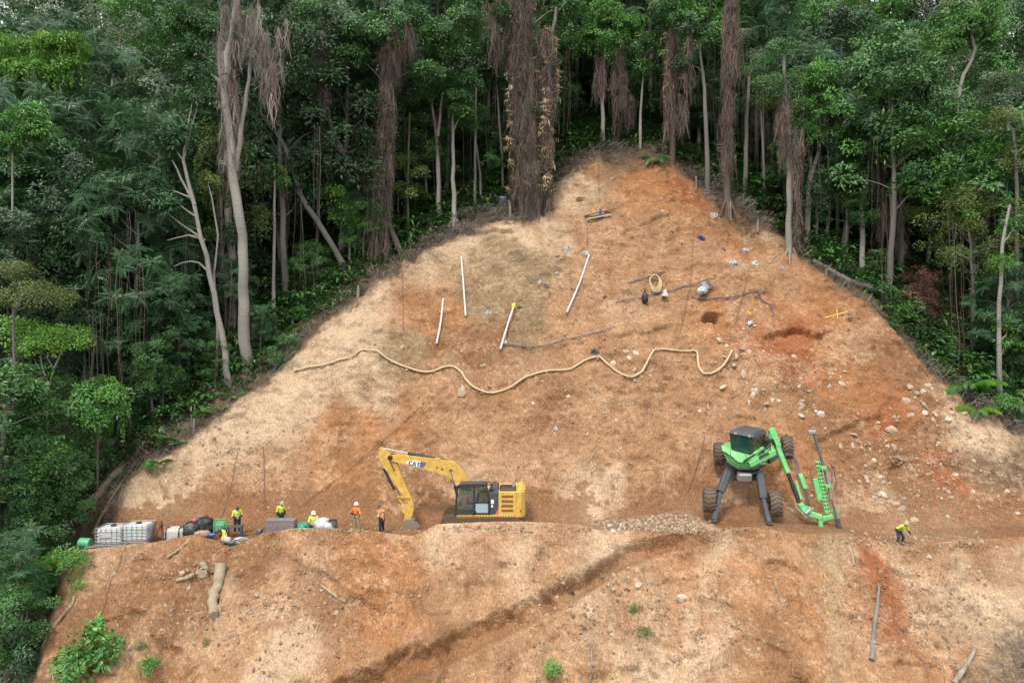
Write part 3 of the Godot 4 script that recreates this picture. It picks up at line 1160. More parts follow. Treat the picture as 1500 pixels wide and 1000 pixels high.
func build_mass() -> void:
	# rows of trees up the natural hillside
	var kinds := ["dark_forest_tree", "dark_forest_tree", "green_forest_tree", "green_forest_tree", "layered_forest_tree", "feathery_forest_tree", "feathery_forest_tree", "bright_forest_tree", "bright_forest_tree", "olive_forest_tree", "large_leaved_forest_tree", "silvery_forest_tree"]
	var row := 0
	var count := 0
	for off in [9.5, 13.0, 16.5, 20.5, 26.0, 33.0, 41.0, 50.0, 60.0, 71.0, 83.0]:
		row += 1
		var x := -84.0
		while x < 88.0:
			x += rng.randf_range(3.3, 5.0) + off * 0.02
			var e := edge(x)
			var z: float = FACE_Z - maxf(e, -2.0) / FACE_K - off + rng.randf_range(-1.8, 1.8)
			var d := EYE.z - z
			if absf(x) > d * 0.86 + 2.0:
				continue
			var y := ground(x, z)
			var vtop := 500.0 - (y + 6.0 - EYE.y) / d * 1000.0
			if vtop < -20.0:
				continue
			count += 1
			var kd: String = kinds[rng.randi() % kinds.size()]
			var rank: String = ["just behind", "two ranks behind", "three ranks behind", "four ranks behind", "five ranks up the hill", "six ranks up the hill", "seven ranks up the hill", "eight ranks up the hill", "nine ranks up the hill", "ten ranks up the hill", "at the hilltop"][row - 1]
			place(kd, Vector3(x, y - 0.3, z), rng.randf_range(0.8, 1.2), rng.randf() * TAU, "%s tree %s, %s" % [ADJ[kd], rank, beside(Vector3(x, y, z))], "trees of the forest mass")
	print("mass trees ", count)

func build_left_stand() -> void:
	# the nearer trees that fill the gully on the left, seen from their crowns down
	for q in [["dark_forest_tree", 30, 300, 50, 1.0, "dark green tree at the left edge under the light green one"], ["green_forest_tree", 105, 330, 54, 1.0, "mid green tree below the lime vine curtain's thin stem"], ["dark_forest_tree", 165, 285, 57, 1.0, "dark tree in the gap right of the lime vine curtain"], ["feathery_forest_tree", 215, 330, 58, 0.9, "feathery tree left of the leaning pale tree"], ["dark_forest_tree", 130, 445, 50, 1.0, "dark tree behind the flat-topped left tree"], ["large_leaved_forest_tree", 190, 470, 54, 1.1, "large-leaved tree in the deep shade of the left gully"], ["dark_forest_tree", 235, 440, 57, 0.9, "dark tree in the shade left of the crooked sapling"], ["green_forest_tree", 12, 530, 42, 1.1, "mid green tree at the left edge level with the hose"], ["layered_forest_tree", 100, 545, 47, 1.0, "layered tree between the flat-topped and the vine-draped trees"], ["dark_forest_tree", 190, 560, 50, 1.1, "dark low tree right of the vine-draped tree"], ["green_forest_tree", 45, 660, 42, 1.1, "round green tree at the left, above the bushes"], ["dark_forest_tree", 95, 690, 44, 1.0, "dark round tree left of the cut trunk"], ["feathery_forest_tree", 15, 770, 38, 1.2, "feathery small tree low at the left edge"], ["dark_forest_tree", 58, 780, 42, 1.0, "dark small tree above the pale pole in the bushes"], ["large_leaved_forest_tree", 168, 630, 50, 1.0, "large-leaved small tree above the cut trunk"], ["green_forest_tree", 8, 850, 36, 1.3, "green small tree in the lower left corner"], ["bright_forest_tree", 40, 845, 39, 1.1, "bright small tree above the fern clump"], ["dark_forest_tree", 215, 600, 54, 1.0, "dark small tree left of the fan-leaved palms"]]:
		stand(q[0], q[1], q[2], q[3], q[4] * 1.1, q[5])

func front(called: String, label: String, base_uv: Array, stem_uv: Array, w: float, tone: Color, leaves: Array, piece: String, pal: Array, size := 1.0, extra := {}, depth := 0.0) -> Node3D:
	# a tree of the front rank: pixels give its place on the land; it stands there in its real size
	var base := hit(base_uv[0], base_uv[1])
	var d := EYE.z - base.z
	if depth > 0.0:
		d = depth
		base = P(base_uv[0], base_uv[1], d)
		base.y = ground(base.x, base.z)
	var k := d / 1000.0
	var stem := [base]
	var lean := rng.randf_range(-0.8, 0.8)
	for i in stem_uv.size():
		stem.append(P(stem_uv[i][0], stem_uv[i][1], d + lean * (i + 1.0) / stem_uv.size()))
	var clumps := []
	for q in leaves:
		var r: float = q[2] * k
		# each patch of crown in the photograph is a cluster of several tufts with depth
		for j in 3:
			var o := rvec() * r * (0.75 if j else 0.15)
			clumps.append([P(q[0], q[1], d) + Vector3(o.x, o.y * 0.6, o.z), Vector3(r, r * 0.62, r) * (0.62 if j else 0.8)])
	var ex := {"limb_step": 3, "limb": 0.09}
	for key in extra:
		if key in ["dead", "straw"]:
			ex[key] = []
			for q in extra[key]:
				ex[key].append([P(q[0], q[1], d - 0.2), q[2] * k, q[3]])
		elif key == "forks":
			ex[key] = []
			for q in extra[key]:
				var f := []
				for p in q[0]: f.append(P(p[0], p[1], d + rng.randf_range(-0.3, 0.3)))
				ex[key].append([f, q[1] * k * 0.5, q[1] * k * 0.2])
		else:
			ex[key] = extra[key]
	return tree(called, label, "", base, stem, w * k * 0.5, w * k * 0.5 * extra.get("taper", 0.45), tone, clumps, piece, size * 0.9, 4.6, pal, ex)

func sleeve(u0: float, v0: float, u1: float, v1: float, r: float, per: int, n: int) -> Array:
	var out := []
	for i in n:
		var t := float(i) / (n - 1)
		out.append([lerpf(u0, u1, t), lerpf(v0, v1, t), r * rng.randf_range(0.75, 1.25), per])
	return out

func palm(called: String, label: String, base: Vector3, stem: Array, r: float, tone: Color, frond: String, n: int, size: float, pal: Array, lift := 0.0) -> Node3D:
	var t := thing(called, label, "palm", Transform3D(Basis(), base))
	var pts := []
	for p in stem: pts.append(p - base)
	if pts.size() > 1:
		var b := MB.new()
		pts[0].y -= 0.3
		pts = bend(pts, 8, r * 0.1)
		trunk_mesh(b, pts, r, r * 0.75, tone)
		part("trunk", b, M.bark, t)
	for i in n:
		var a := TAU * i / n + rng.randf_range(-0.25, 0.25)
		var c := tint(pal)
		var o := part("frond", S[frond], leaf_tone(c), t)
		o.transform = Transform3D(Basis.from_euler(Vector3(-lift + rng.randf_range(-0.35, 0.3), a, 0)).scaled(Vector3.ONE * size * rng.randf_range(0.8, 1.15)), pts[-1])
	return t

var leaf_tones := {}
func leaf_tone(c: Color) -> StandardMaterial3D:
	# a few leaf colours shared between fronds
	var key := "%d_%d" % [int(c.r * 40.0), int(c.g * 24.0)]
	if not leaf_tones.has(key):
		var m: StandardMaterial3D = M.leaf.duplicate()
		m.albedo_color = c.linear_to_srgb()
		leaf_tones[key] = m
	return leaf_tones[key]

func build_front() -> void:
	front("vine_hung_tree", "tall pale double-stemmed tree with a grey tangle of bare vines at its top", [362, 552], [[358, 480], [352, 330], [339, 230], [330, 120], [345, 20], [350, -50]], 17, PALE, [[330, -50, 45], [430, -45, 40]], "broad", DEEP, 1.0, {"dead": sleeve(335, 40, 336, 215, 11, 14, 6) + sleeve(370, 30, 398, 120, 14, 8, 5) + sleeve(345, 10, 372, 60, 22, 9, 4) + sleeve(410, 60, 408, 100, 8, 4, 2), "deadpal": GREYV, "forks": [[[[345, 250], [372, 60], [378, 0]], 8]]})
	front("pale_tree", "pale tree with broken white branches behind the vine-hung tree", [341, 480], [[338, 380], [334, 300], [336, 200], [322, 110], [318, 48]], 14, PALE, [[275, 32, 34], [312, 45, 22], [250, 58, 22], [290, 80, 20]], "broad", MIDG, 1.0, {"forks": [[[[320, 90], [310, 55], [300, 38]], 6], [[[322, 120], [290, 92], [265, 78], [256, 70]], 5]]})
	front("leaning_pale_tree", "slender pale tree leaning away from the cut above the grass clump", [342, 573], [[326, 505], [312, 425], [299, 365], [285, 305], [268, 235]], 10, PALE, [[245, 215, 26], [272, 195, 22], [290, 150, 22], [285, 112, 20], [215, 275, 22], [238, 292, 24], [205, 300, 20]], "broad2", BLUEG, 0.95, {"forks": [[[[308, 400], [285, 382], [255, 390]], 4], [[[300, 352], [275, 345], [245, 352]], 4], [[[285, 300], [262, 255], [252, 235]], 5]]})
	front("thin_crooked_tree", "thin crooked grey sapling beside the leaning pale tree", [316, 568], [[318, 480], [313, 400], [319, 350], [310, 290]], 5, PALE, [[305, 262, 14]], "small", OLIVE, 0.8)
	front("thin_mossy_tree", "thin straight sapling with pale mottled stem on the forest edge", [402, 476], [[400, 390], [402, 320], [402, 250]], 6, PALE, [[402, 252, 13], [412, 268, 9]], "broad", BRIGHT, 0.8)
	front("leaning_grey_tree", "long grey trunk leaning left across the dark forest", [521, 404], [[482, 352], [441, 286], [419, 218], [372, 152], [345, 118]], 10, GREYB, [[350, 100, 26], [375, 140, 14]], "broad", DEEP, 1.0)
	front("forked_leaning_tree", "leaning brown trunk forked above, beside the brown vine column", [597, 376], [[560, 312], [522, 255], [492, 205], [478, 150], [462, 120]], 10, BROWNB, [[455, 110, 26], [430, 140, 20]], "broad", DEEP, 1.0, {"forks": [[[[508, 232], [475, 198], [455, 184]], 6]]})
	front("brown_vine_column_tree", "tree wrapped in a thick brown column of dead vines", [553, 390], [[556, 300], [562, 200], [566, 100], [572, 30]], 16, BROWNB, [[540, 45, 36], [590, 25, 34], [512, 88, 24], [640, 55, 36], [690, 38, 28], [622, 108, 20]], "broad", MIDG, 1.0, {"dead": sleeve(572, 70, 555, 345, 10, 30, 12) + sleeve(590, 60, 575, 70, 20, 26, 2)})
	front("hanging_root_tree", "thin tree with a reddish bunch of hanging roots", [465, 417], [[465, 340], [467, 250], [470, 140], [468, 40]], 5, BROWNB, [[460, 20, 26], [485, 112, 14]], "broad", MIDG, 1.0, {"dead": sleeve(470, 60, 473, 130, 9, 16, 3)})
	front("yellow_green_tree", "small tree with yellow-green flat sprays between the leaning trunks", [513, 395], [[512, 350], [514, 310], [516, 280]], 5, GREYB, [[500, 285, 20], [525, 270, 18], [515, 310, 22], [530, 335, 16], [492, 320, 14]], "flat", LIME, 0.9)
	front("mossy_stem_tree", "thin green-stemmed tree with yellowish leaves beside the brown vine column", [598, 350], [[597, 300], [598, 240], [600, 165]], 6, Color(0.14, 0.17, 0.06), [[585, 238, 15], [612, 255, 13], [603, 285, 13], [588, 275, 12]], "small", OLIVE, 0.9)
	front("forked_slim_tree", "slim pale tree forked in a narrow V right of the vine column", [644, 327], [[642, 272], [640, 205], [632, 150]], 8, PALE, [[622, 140, 18], [655, 125, 20]], "broad", MIDG, 1.0, {"forks": [[[[641, 200], [645, 165], [648, 135]], 5]]})
	front("slim_rooted_tree", "slim straight tree with pale roots spread at its foot", [666, 333], [[664, 270], [663, 172]], 8, PALE, [[668, 145, 22], [690, 128, 18], [680, 165, 14]], "broad2", MIDG, 0.9, {"roots": true})
	front("slim_grey_tree", "thin grey stem, one of a close pair behind the grey boulder", [695, 306], [[696, 230], [698, 110]], 5, GREYB, [[700, 95, 20]], "broad", DEEP, 1.0)
	front("slim_bent_tree", "thin bent stem leaning on its neighbour behind the grey boulder", [706, 302], [[702, 245], [694, 190]], 5, GREYB, [[692, 185, 14], [720, 232, 13]], "feather", MIDG, 0.8)
	front("thin_dark_tree", "thin dark stem standing alone left of the great vine column", [738, 292], [[734, 210], [728, 130]], 5, GREYB, [[726, 118, 22], [722, 75, 24]], "broad", DEEP, 1.0)
	front("great_vine_column_tree", "broadest tree, cloaked to the ground in brown dead vines and straw leaves", [782, 304], [[776, 210], [768, 110], [760, -20]], 20, GREYB, [[735, 20, 20], [840, 12, 18]], "broad", MIDG, 1.0, {"dead": sleeve(760, -20, 775, 285, 19, 50, 13) + sleeve(803, 60, 797, 275, 10, 26, 9) + sleeve(718, 20, 735, 70, 16, 16, 3), "straw": sleeve(804, 60, 797, 270, 12, 8, 9) + sleeve(750, 120, 750, 275, 6, 4, 7), "forks": [[[[795, 292], [798, 200], [806, 90], [815, 10]], 12]]})
	front("draped_palm_tree", "slim pale trunk under a dome of bright hanging vine leaves at the apex", [884, 216], [[883, 150], [886, 60], [888, 30]], 7, PALE, [[890, 22, 30], [918, 40, 22], [868, 52, 18], [895, 62, 22]], "broad2", BRIGHT, 1.0, {"vine": 1.3, "dead": sleeve(905, 80, 913, 165, 13, 18, 5) + sleeve(880, 70, 878, 120, 8, 8, 3)})
	front("thin_straight_tree", "thin straight tree just right of the apex of the cut", [938, 226], [[938, 175], [941, 128], [943, 90]], 5, PALE, [[942, 108, 17], [950, 60, 20], [930, 78, 14]], "broad", MIDG, 1.0)
	front("straw_vine_tree", "tree hung with bleached straw leaves right of the apex", [985, 248], [[985, 180], [986, 100], [988, 20]], 9, BROWNB, [[975, 18, 24], [1005, 30, 20]], "broad", MIDG, 1.0, {"dead": sleeve(986, 40, 984, 165, 9, 16, 6), "straw": sleeve(985, 50, 986, 130, 8, 5, 4)})
	front("grey_trunk_tree", "grey trunk rising from the right shoulder of the cut", [1037, 276], [[1035, 205], [1031, 125], [1025, 60]], 8, GREYB, [[1015, 45, 22], [1005, 90, 16]], "broad", DEEP, 1.0, {"dead": sleeve(1010, 70, 1005, 150, 7, 8, 3)})
	front("slender_vine_column_tree", "tall slender column of grey-brown vines rising past the picture top", [1066, 308], [[1065, 205], [1063, 100], [1062, 10]], 11, BROWNB, [], "broad", DEEP, 1.0, {"dead": sleeve(1068, 10, 1066, 230, 6, 18, 9) + sleeve(1072, 15, 1072, 80, 11, 18, 3), "roots": true})
	front("mottled_tree", "mottled brown trunk between two grey columns on the right shoulder", [1091, 288], [[1093, 215], [1097, 140], [1100, 90]], 8, GREYB, [[1105, 85, 20], [1090, 55, 20]], "small", SILVER, 1.0)
	front("thin_leaning_tree", "thin leaning stem below the olive crown on the right shoulder", [1119, 305], [[1119, 240], [1115, 165]], 5, GREYB, [[1112, 150, 16]], "small", OLIVE, 1.0)
	front("white_trunk_tree", "straight white trunk with stilt roots on the right edge of the cut", [1158, 378], [[1156, 305], [1155, 225], [1150, 140], [1148, 80]], 10, PALE, [[1145, 72, 24], [1128, 118, 24], [1118, 98, 18], [1162, 112, 18], [1150, 140, 15]], "small", MIDG, 1.0, {"roots": true, "dead": sleeve(1147, 155, 1150, 210, 8, 14, 4) + sleeve(1168, 200, 1166, 320, 6, 5, 6)})
	front("forked_bright_tree", "forked pale tree with a vivid green crown on the right", [1183, 358], [[1184, 292], [1196, 235], [1209, 192], [1212, 160]], 9, PALE, [[1200, 112, 26], [1176, 158, 15], [1211, 148, 17], [1190, 196, 12], [1226, 118, 15], [1185, 125, 16]], "broad2", BRIGHT, 0.95, {"forks": [[[[1184, 285], [1187, 250], [1187, 205]], 6]]})
	front("leaning_brown_tree", "brown trunk leaning right with thin vines beside it", [1236, 384], [[1241, 322], [1254, 262], [1272, 218]], 11, BROWNB, [[1285, 200, 20], [1250, 205, 16], [1262, 165, 20]], "flat", MIDG, 1.0, {"dead": sleeve(1290, 225, 1292, 320, 9, 8, 4)})
	front("bent_white_tree", "bent whitish trunk near the fallen grey log", [1262, 404], [[1265, 345], [1263, 305], [1273, 245], [1274, 200]], 9, PALE, [[1290, 150, 22], [1310, 185, 20], [1270, 185, 14]], "flat", MIDG, 1.0, {"dead": sleeve(1315, 240, 1318, 340, 8, 7, 4)})
	front("tall_bent_crown_tree", "tree with an elbowed pale trunk and round light-green crown", [1398, 330], [[1402, 185], [1412, 112], [1429, 78], [1424, 52]], 9, PALE, [[1427, 42, 34], [1398, 72, 18], [1456, 58, 18], [1440, 25, 22], [1408, 35, 18]], "broad2", BRIGHT, 0.95, {}, 66.0)
	front("snapped_trunk", "snapped dead trunk with one long white branch", [1424, 352], [[1427, 300], [1433, 238]], 15, GREYB, [], "broad", DEEP, 1.0, {"taper": 0.55, "forks": [[[[1432, 265], [1450, 262], [1476, 275], [1510, 296]], 4]]})
	front("slim_tufted_tree", "slim tree with bright leaf tufts low on its stem at the far right", [1464, 588], [[1464, 500], [1467, 400], [1472, 340], [1480, 300]], 8, PALE, [[1486, 478, 14], [1480, 505, 12], [1462, 385, 12], [1492, 330, 18]], "broad2", BRIGHT, 0.9)
	front("vine_mound_tree", "tree smothered in dark green vines right of the thin hanging stems", [1375, 395], [[1374, 330], [1370, 250]], 9, BROWNB, [[1368, 225, 30], [1388, 272, 28], [1400, 325, 24], [1350, 190, 24], [1378, 360, 22]], "broad", DEEP, 0.95, {"vine": 0.8})
	front("silver_crown_tree", "grey-green crowned tree at the right picture edge", [1480, 330], [[1480, 250], [1476, 140]], 9, GREYB, [[1468, 128, 28], [1492, 145, 24], [1458, 150, 18]], "small", SILVER, 1.0, {}, 58.0)
	front("olive_crown_tree", "olive-brown crowned tree below the grey-green crown on the right", [1490, 380], [[1490, 280], [1484, 190]], 8, GREYB, [[1478, 180, 26], [1500, 215, 26], [1488, 245, 22]], "small", OLIVE, 1.0, {}, 54.0)
	front("vine_canopy_tree", "tree under a lime-green curtain of vines at the upper left", [85, 262], [[89, 195], [88, 130], [80, 90]], 5, PALE, [[60, 74, 34], [18, 72, 34], [102, 72, 28], [112, 102, 18], [40, 108, 34], [5, 118, 26], [75, 112, 22]], "broad2", LIME, 0.95, {"vine": 1.5}, 62.0)
	front("light_green_tree", "light green spreading tree below the vine curtain at the left edge", [20, 330], [[17, 262], [18, 230], [24, 190]], 5, PALE, [[24, 176, 32], [50, 198, 20], [8, 215, 26], [60, 190, 13]], "broad2", BRIGHT, 0.9, {}, 50.0)
	front("yellowish_tree", "yellowish olive tree at the left edge, above a flat-topped neighbour", [30, 560], [[20, 470], [30, 440]], 6, GREYB, [[48, 425, 34], [15, 400, 28], [82, 440, 20], [20, 440, 26]], "small", OLIVE, 0.95, {}, 45.0)
	front("flat_topped_tree", "flat-topped yellow-green tree with a forked pale stem on the left", [70, 640], [[70, 570], [82, 535], [92, 510]], 5, PALE, [[70, 494, 32], [108, 494, 17], [28, 486, 28], [48, 505, 24], [120, 500, 12]], "flat", LIME, 0.85, {"forks": [[[[72, 565], [62, 540], [58, 515]], 3]]}, 46.0)
	front("vine_draped_tree", "low tree draped in fresh green vines in the middle of the left forest", [142, 705], [[142, 650], [142, 600]], 5, BROWNB, [[134, 572, 24], [160, 578, 20], [145, 605, 24], [125, 600, 16], [165, 605, 15]], "broad", BRIGHT, 0.85, {"vine": 1.2}, 46.0)
	front("dark_green_tree", "dark green tree standing left of the vine-draped one", [30, 720], [[12, 660], [12, 600]], 5, GREYB, [[28, 575, 28], [50, 600, 22], [12, 625, 26], [48, 640, 22]], "broad", MIDG, 0.9, {}, 43.0)

	var pb := P(1236, 130, 92)
	pb.y = ground(pb.x, pb.z)
	palm("white_stem_palm", "tall palm with a bright white stem at the upper right", pb, [pb, P(1236, 105, 92), P(1243, 70, 92), P(1250, 32, 92)], 0.33, PALE, "frond", 11, 1.5, BLUEG, 0.2)
	pb = P(1352, 90, 90)
	pb.y = ground(pb.x, pb.z)
	palm("drooping_palm", "palm with long drooping bluish fronds at the upper right", pb, [pb, P(1350, 90, 90), P(1350, 45, 90)], 0.3, PALE, "frond", 12, 1.75, BLUEG, 0.1)

func build_understorey() -> void:
	# young trees in the shade under the tall ones
	var kinds := ["dark_forest_tree", "green_forest_tree", "layered_forest_tree", "feathery_forest_tree", "large_leaved_forest_tree"]
	for i in 85:
		var x := rng.randf_range(-44.0, 52.0)
		var e := edge(x)
		var off := rng.randf_range(5.0, 11.0) if x > -12.0 else rng.randf_range(3.5, 10.0)
		var z := FACE_Z - maxf(e, -3.0) / FACE_K - off
		if x < -27.5:
			z = rng.randf_range(-14.0, 7.0)
		var kd: String = kinds[rng.randi() % kinds.size()]
		var src: Node3D = protos[kd]
		var o: Node3D = src.duplicate()
		o.name = numbered("young_forest_tree")
		add_child(o)
		var k := rng.randf_range(0.22, 0.5) * clampf(0.45 + off * 0.12, 0.5, 1.1)
		o.transform = Transform3D(Basis(Vector3.UP, rng.randf() * TAU).scaled(Vector3(k * 1.25, k, k * 1.25)), Vector3(x, ground(x, z) - 0.2, z))
		tag(o, "young %s tree %s, %s" % [ADJ[kd], "near the edge" if off < 6.5 else "deeper in", beside(Vector3(x, 0, z))], "tree", "young trees under the forest")

func build_undergrowth() -> void:
	# low plants under the trees: nobody could count these
	var sp := []
	var co := []
	var sp2 := []
	var co2 := []
	var spf := []
	var cof := []
	for i in 7500:
		var x := rng.randf_range(-46.0, 52.0)
		var e := edge(x)
		var off := pow(rng.randf(), 1.5) * 24.0 + 0.9
		var z := FACE_Z - maxf(e, -3.0) / FACE_K - off
		if x < -26.5 and rng.randf() < 0.6:
			z = rng.randf_range(-8.0, 9.0)
			if x > -28.5: continue
		var y := ground(x, z)
		var h := rng.randf_range(0.1, 1.5) * clampf(off * 0.4, 0.25, 1.0)
		var t := X(Vector3(x, y + h, z), rng.randf() * TAU, rng.randf_range(0.7, 1.7) * clampf(off * 0.35, 0.45, 1.0))
		var k := rng.randf()
		if k < 0.45:
			sp.append(t)
			co.append(tint(DEEP if rng.randf() < 0.5 else MIDG))
		elif k < 0.72:
			sp2.append(t)
			co2.append(tint(MIDG if rng.randf() < 0.7 else OLIVE))
		else:
			t.origin.y = y + 0.1
			spf.append(t)
			cof.append(tint(MIDG if rng.randf() < 0.6 else BRIGHT))
	var u := copies("undergrowth", S.broad, M.leaf, sp, co, self)
	tag(u, "dark leafy undergrowth on the forest floor", "undergrowth", "", "stuff")
	u = copies("undergrowth_001", S.big, M.leaf, sp2, co2, self)
	tag(u, "large-leaved undergrowth on the forest floor", "undergrowth", "", "stuff")
	u = copies("undergrowth_002", S.feather, M.leaf, spf, cof, self)
	tag(u, "feathery ferns on the forest floor", "undergrowth", "", "stuff")
	# bare lianas between the trunks
	sp = []
	co = []
	for i in 170:
		var x := rng.randf_range(-40.0, 52.0)
		var e := edge(x)
		var off := pow(rng.randf(), 1.3) * 14.0 + 1.5
		var z := FACE_Z - maxf(e, -2.0) / FACE_K - off
		var y := ground(x, z) + rng.randf_range(10.0, 17.0)
		var ls := rng.randf_range(0.8, 1.3)
		sp.append(Transform3D(Basis(Vector3.UP, rng.randf() * TAU).scaled(Vector3(ls, ls * 3.2, ls)), Vector3(x, y, z)))
		co.append(tint(DEADV) * 0.7)
	u = copies("lianas", S.dead_thin, M.dry, sp, co, self)
	tag(u, "thin bare lianas hanging between the forest trunks", "lianas", "", "stuff")
	# brushwood and roots along the top of the cut
	sp = []
	co = []
	for i in 1500:
		var x := rng.randf_range(-27.5, 39.0)
		var e := edge(x)
		if e < 0.0: continue
		var off := rng.randfn(0.9, 0.8)
		var z := FACE_Z - e / FACE_K - off
		var y := ground(x, z)
		var t := Transform3D(Basis.from_euler(Vector3(0.7 + rng.randf_range(-0.3, 0.3), rng.randf() * TAU, rng.randf_range(-0.3, 0.3))).scaled(Vector3.ONE * rng.randf_range(0.35, 1.0)), Vector3(x, y + 0.12, z))
		sp.append(t)
		co.append(tint(DEADV if rng.randf() < 0.55 else GREYV))
	u = copies("brushwood", S.tangle, M.dry, sp, co, self)
	tag(u, "dry twigs and roots along the top edge of the cut", "brushwood", "", "stuff")


# ---------------------------------------------------------------- machines
var MO := Vector3.ZERO      # origin of the machine being built

func ez(X_: float, Y_: float) -> Vector2:
	return Vector2(540.0 + X_ / 5.988, 640.0 + Y_ / 5.988)

func gz(X_: float, Y_: float) -> Vector2:
	return Vector2(1000.0 + X_ / 5.262, 600.0 + Y_ / 5.262)

func Q(p: Vector2, d: float) -> Vector3:
	return P(p.x, p.y, d) - MO

func slab(b: MB, px: Array, d: float, t: float) -> void:
	# a plate whose near face is at depth d and which is t thick
	var poly := PackedVector2Array()
	for p in px:
		var q := Q(p, d)
		poly.append(Vector2(q.x, q.y))
	b.prism(poly, t, Transform3D(Basis(), Vector3(0, 0, EYE.z - d - MO.z - t * 0.5)))

func machine_paint() -> void:
	var dirt := noise_tex(0.012, 512, 4, Color(0.80, 0.76, 0.72), Color(1, 1, 1), 61)
	grain(std("yellow_paint", lin(0.76, 0.50, 0.12), 0.45), dirt, 0.35)
	grain(std("green_paint", lin(0.20, 0.66, 0.24), 0.4), dirt, 0.4)
	grain(std("dark_paint", lin(0.035, 0.038, 0.042), 0.5), dirt, 0.7)
	grain(std("slate_paint", lin(0.075, 0.085, 0.105), 0.55), dirt, 0.7)
	grain(std("grey_steel", lin(0.17, 0.18, 0.20), 0.5, 0.4), dirt, 0.8)
	grain(std("light_steel", lin(0.42, 0.43, 0.45), 0.45, 0.3), dirt, 0.8)
	grain(std("worn_steel", lin(0.30, 0.27, 0.24), 0.6, 0.3), dirt, 1.2)
	grain(std("muddy_track", lin(0.14, 0.095, 0.065), 0.9), dirt, 1.5)
	grain(std("rubber", lin(0.16, 0.125, 0.10), 0.95), dirt, 1.6)
	grain(std("hose_black", lin(0.022, 0.022, 0.024), 0.6), dirt, 1.0)
	std("chrome", lin(0.7, 0.7, 0.72), 0.18, 1.0)
	std("glass", Color(0.25, 0.33, 0.34, 0.3), 0.06)
	M.glass.transparency = BaseMaterial3D.TRANSPARENCY_ALPHA
	std("green_glass", Color(0.12, 0.3, 0.26, 0.45), 0.05)
	M.green_glass.transparency = BaseMaterial3D.TRANSPARENCY_ALPHA
	std("pane_blue", lin(0.30, 0.42, 0.48), 0.12)
	std("louvre_dark", lin(0.17, 0.095, 0.03), 0.8)
	std("white_print", lin(0.75, 0.75, 0.74), 0.6)
	std("black_print", lin(0.03, 0.03, 0.03), 0.6)
	std("red_plastic", lin(0.5, 0.03, 0.02), 0.35)
	std("blue_print", lin(0.08, 0.12, 0.22), 0.6)
	std("pink_print", lin(0.6, 0.12, 0.10), 0.6)
	std("seat_black", lin(0.03, 0.03, 0.032), 0.85)

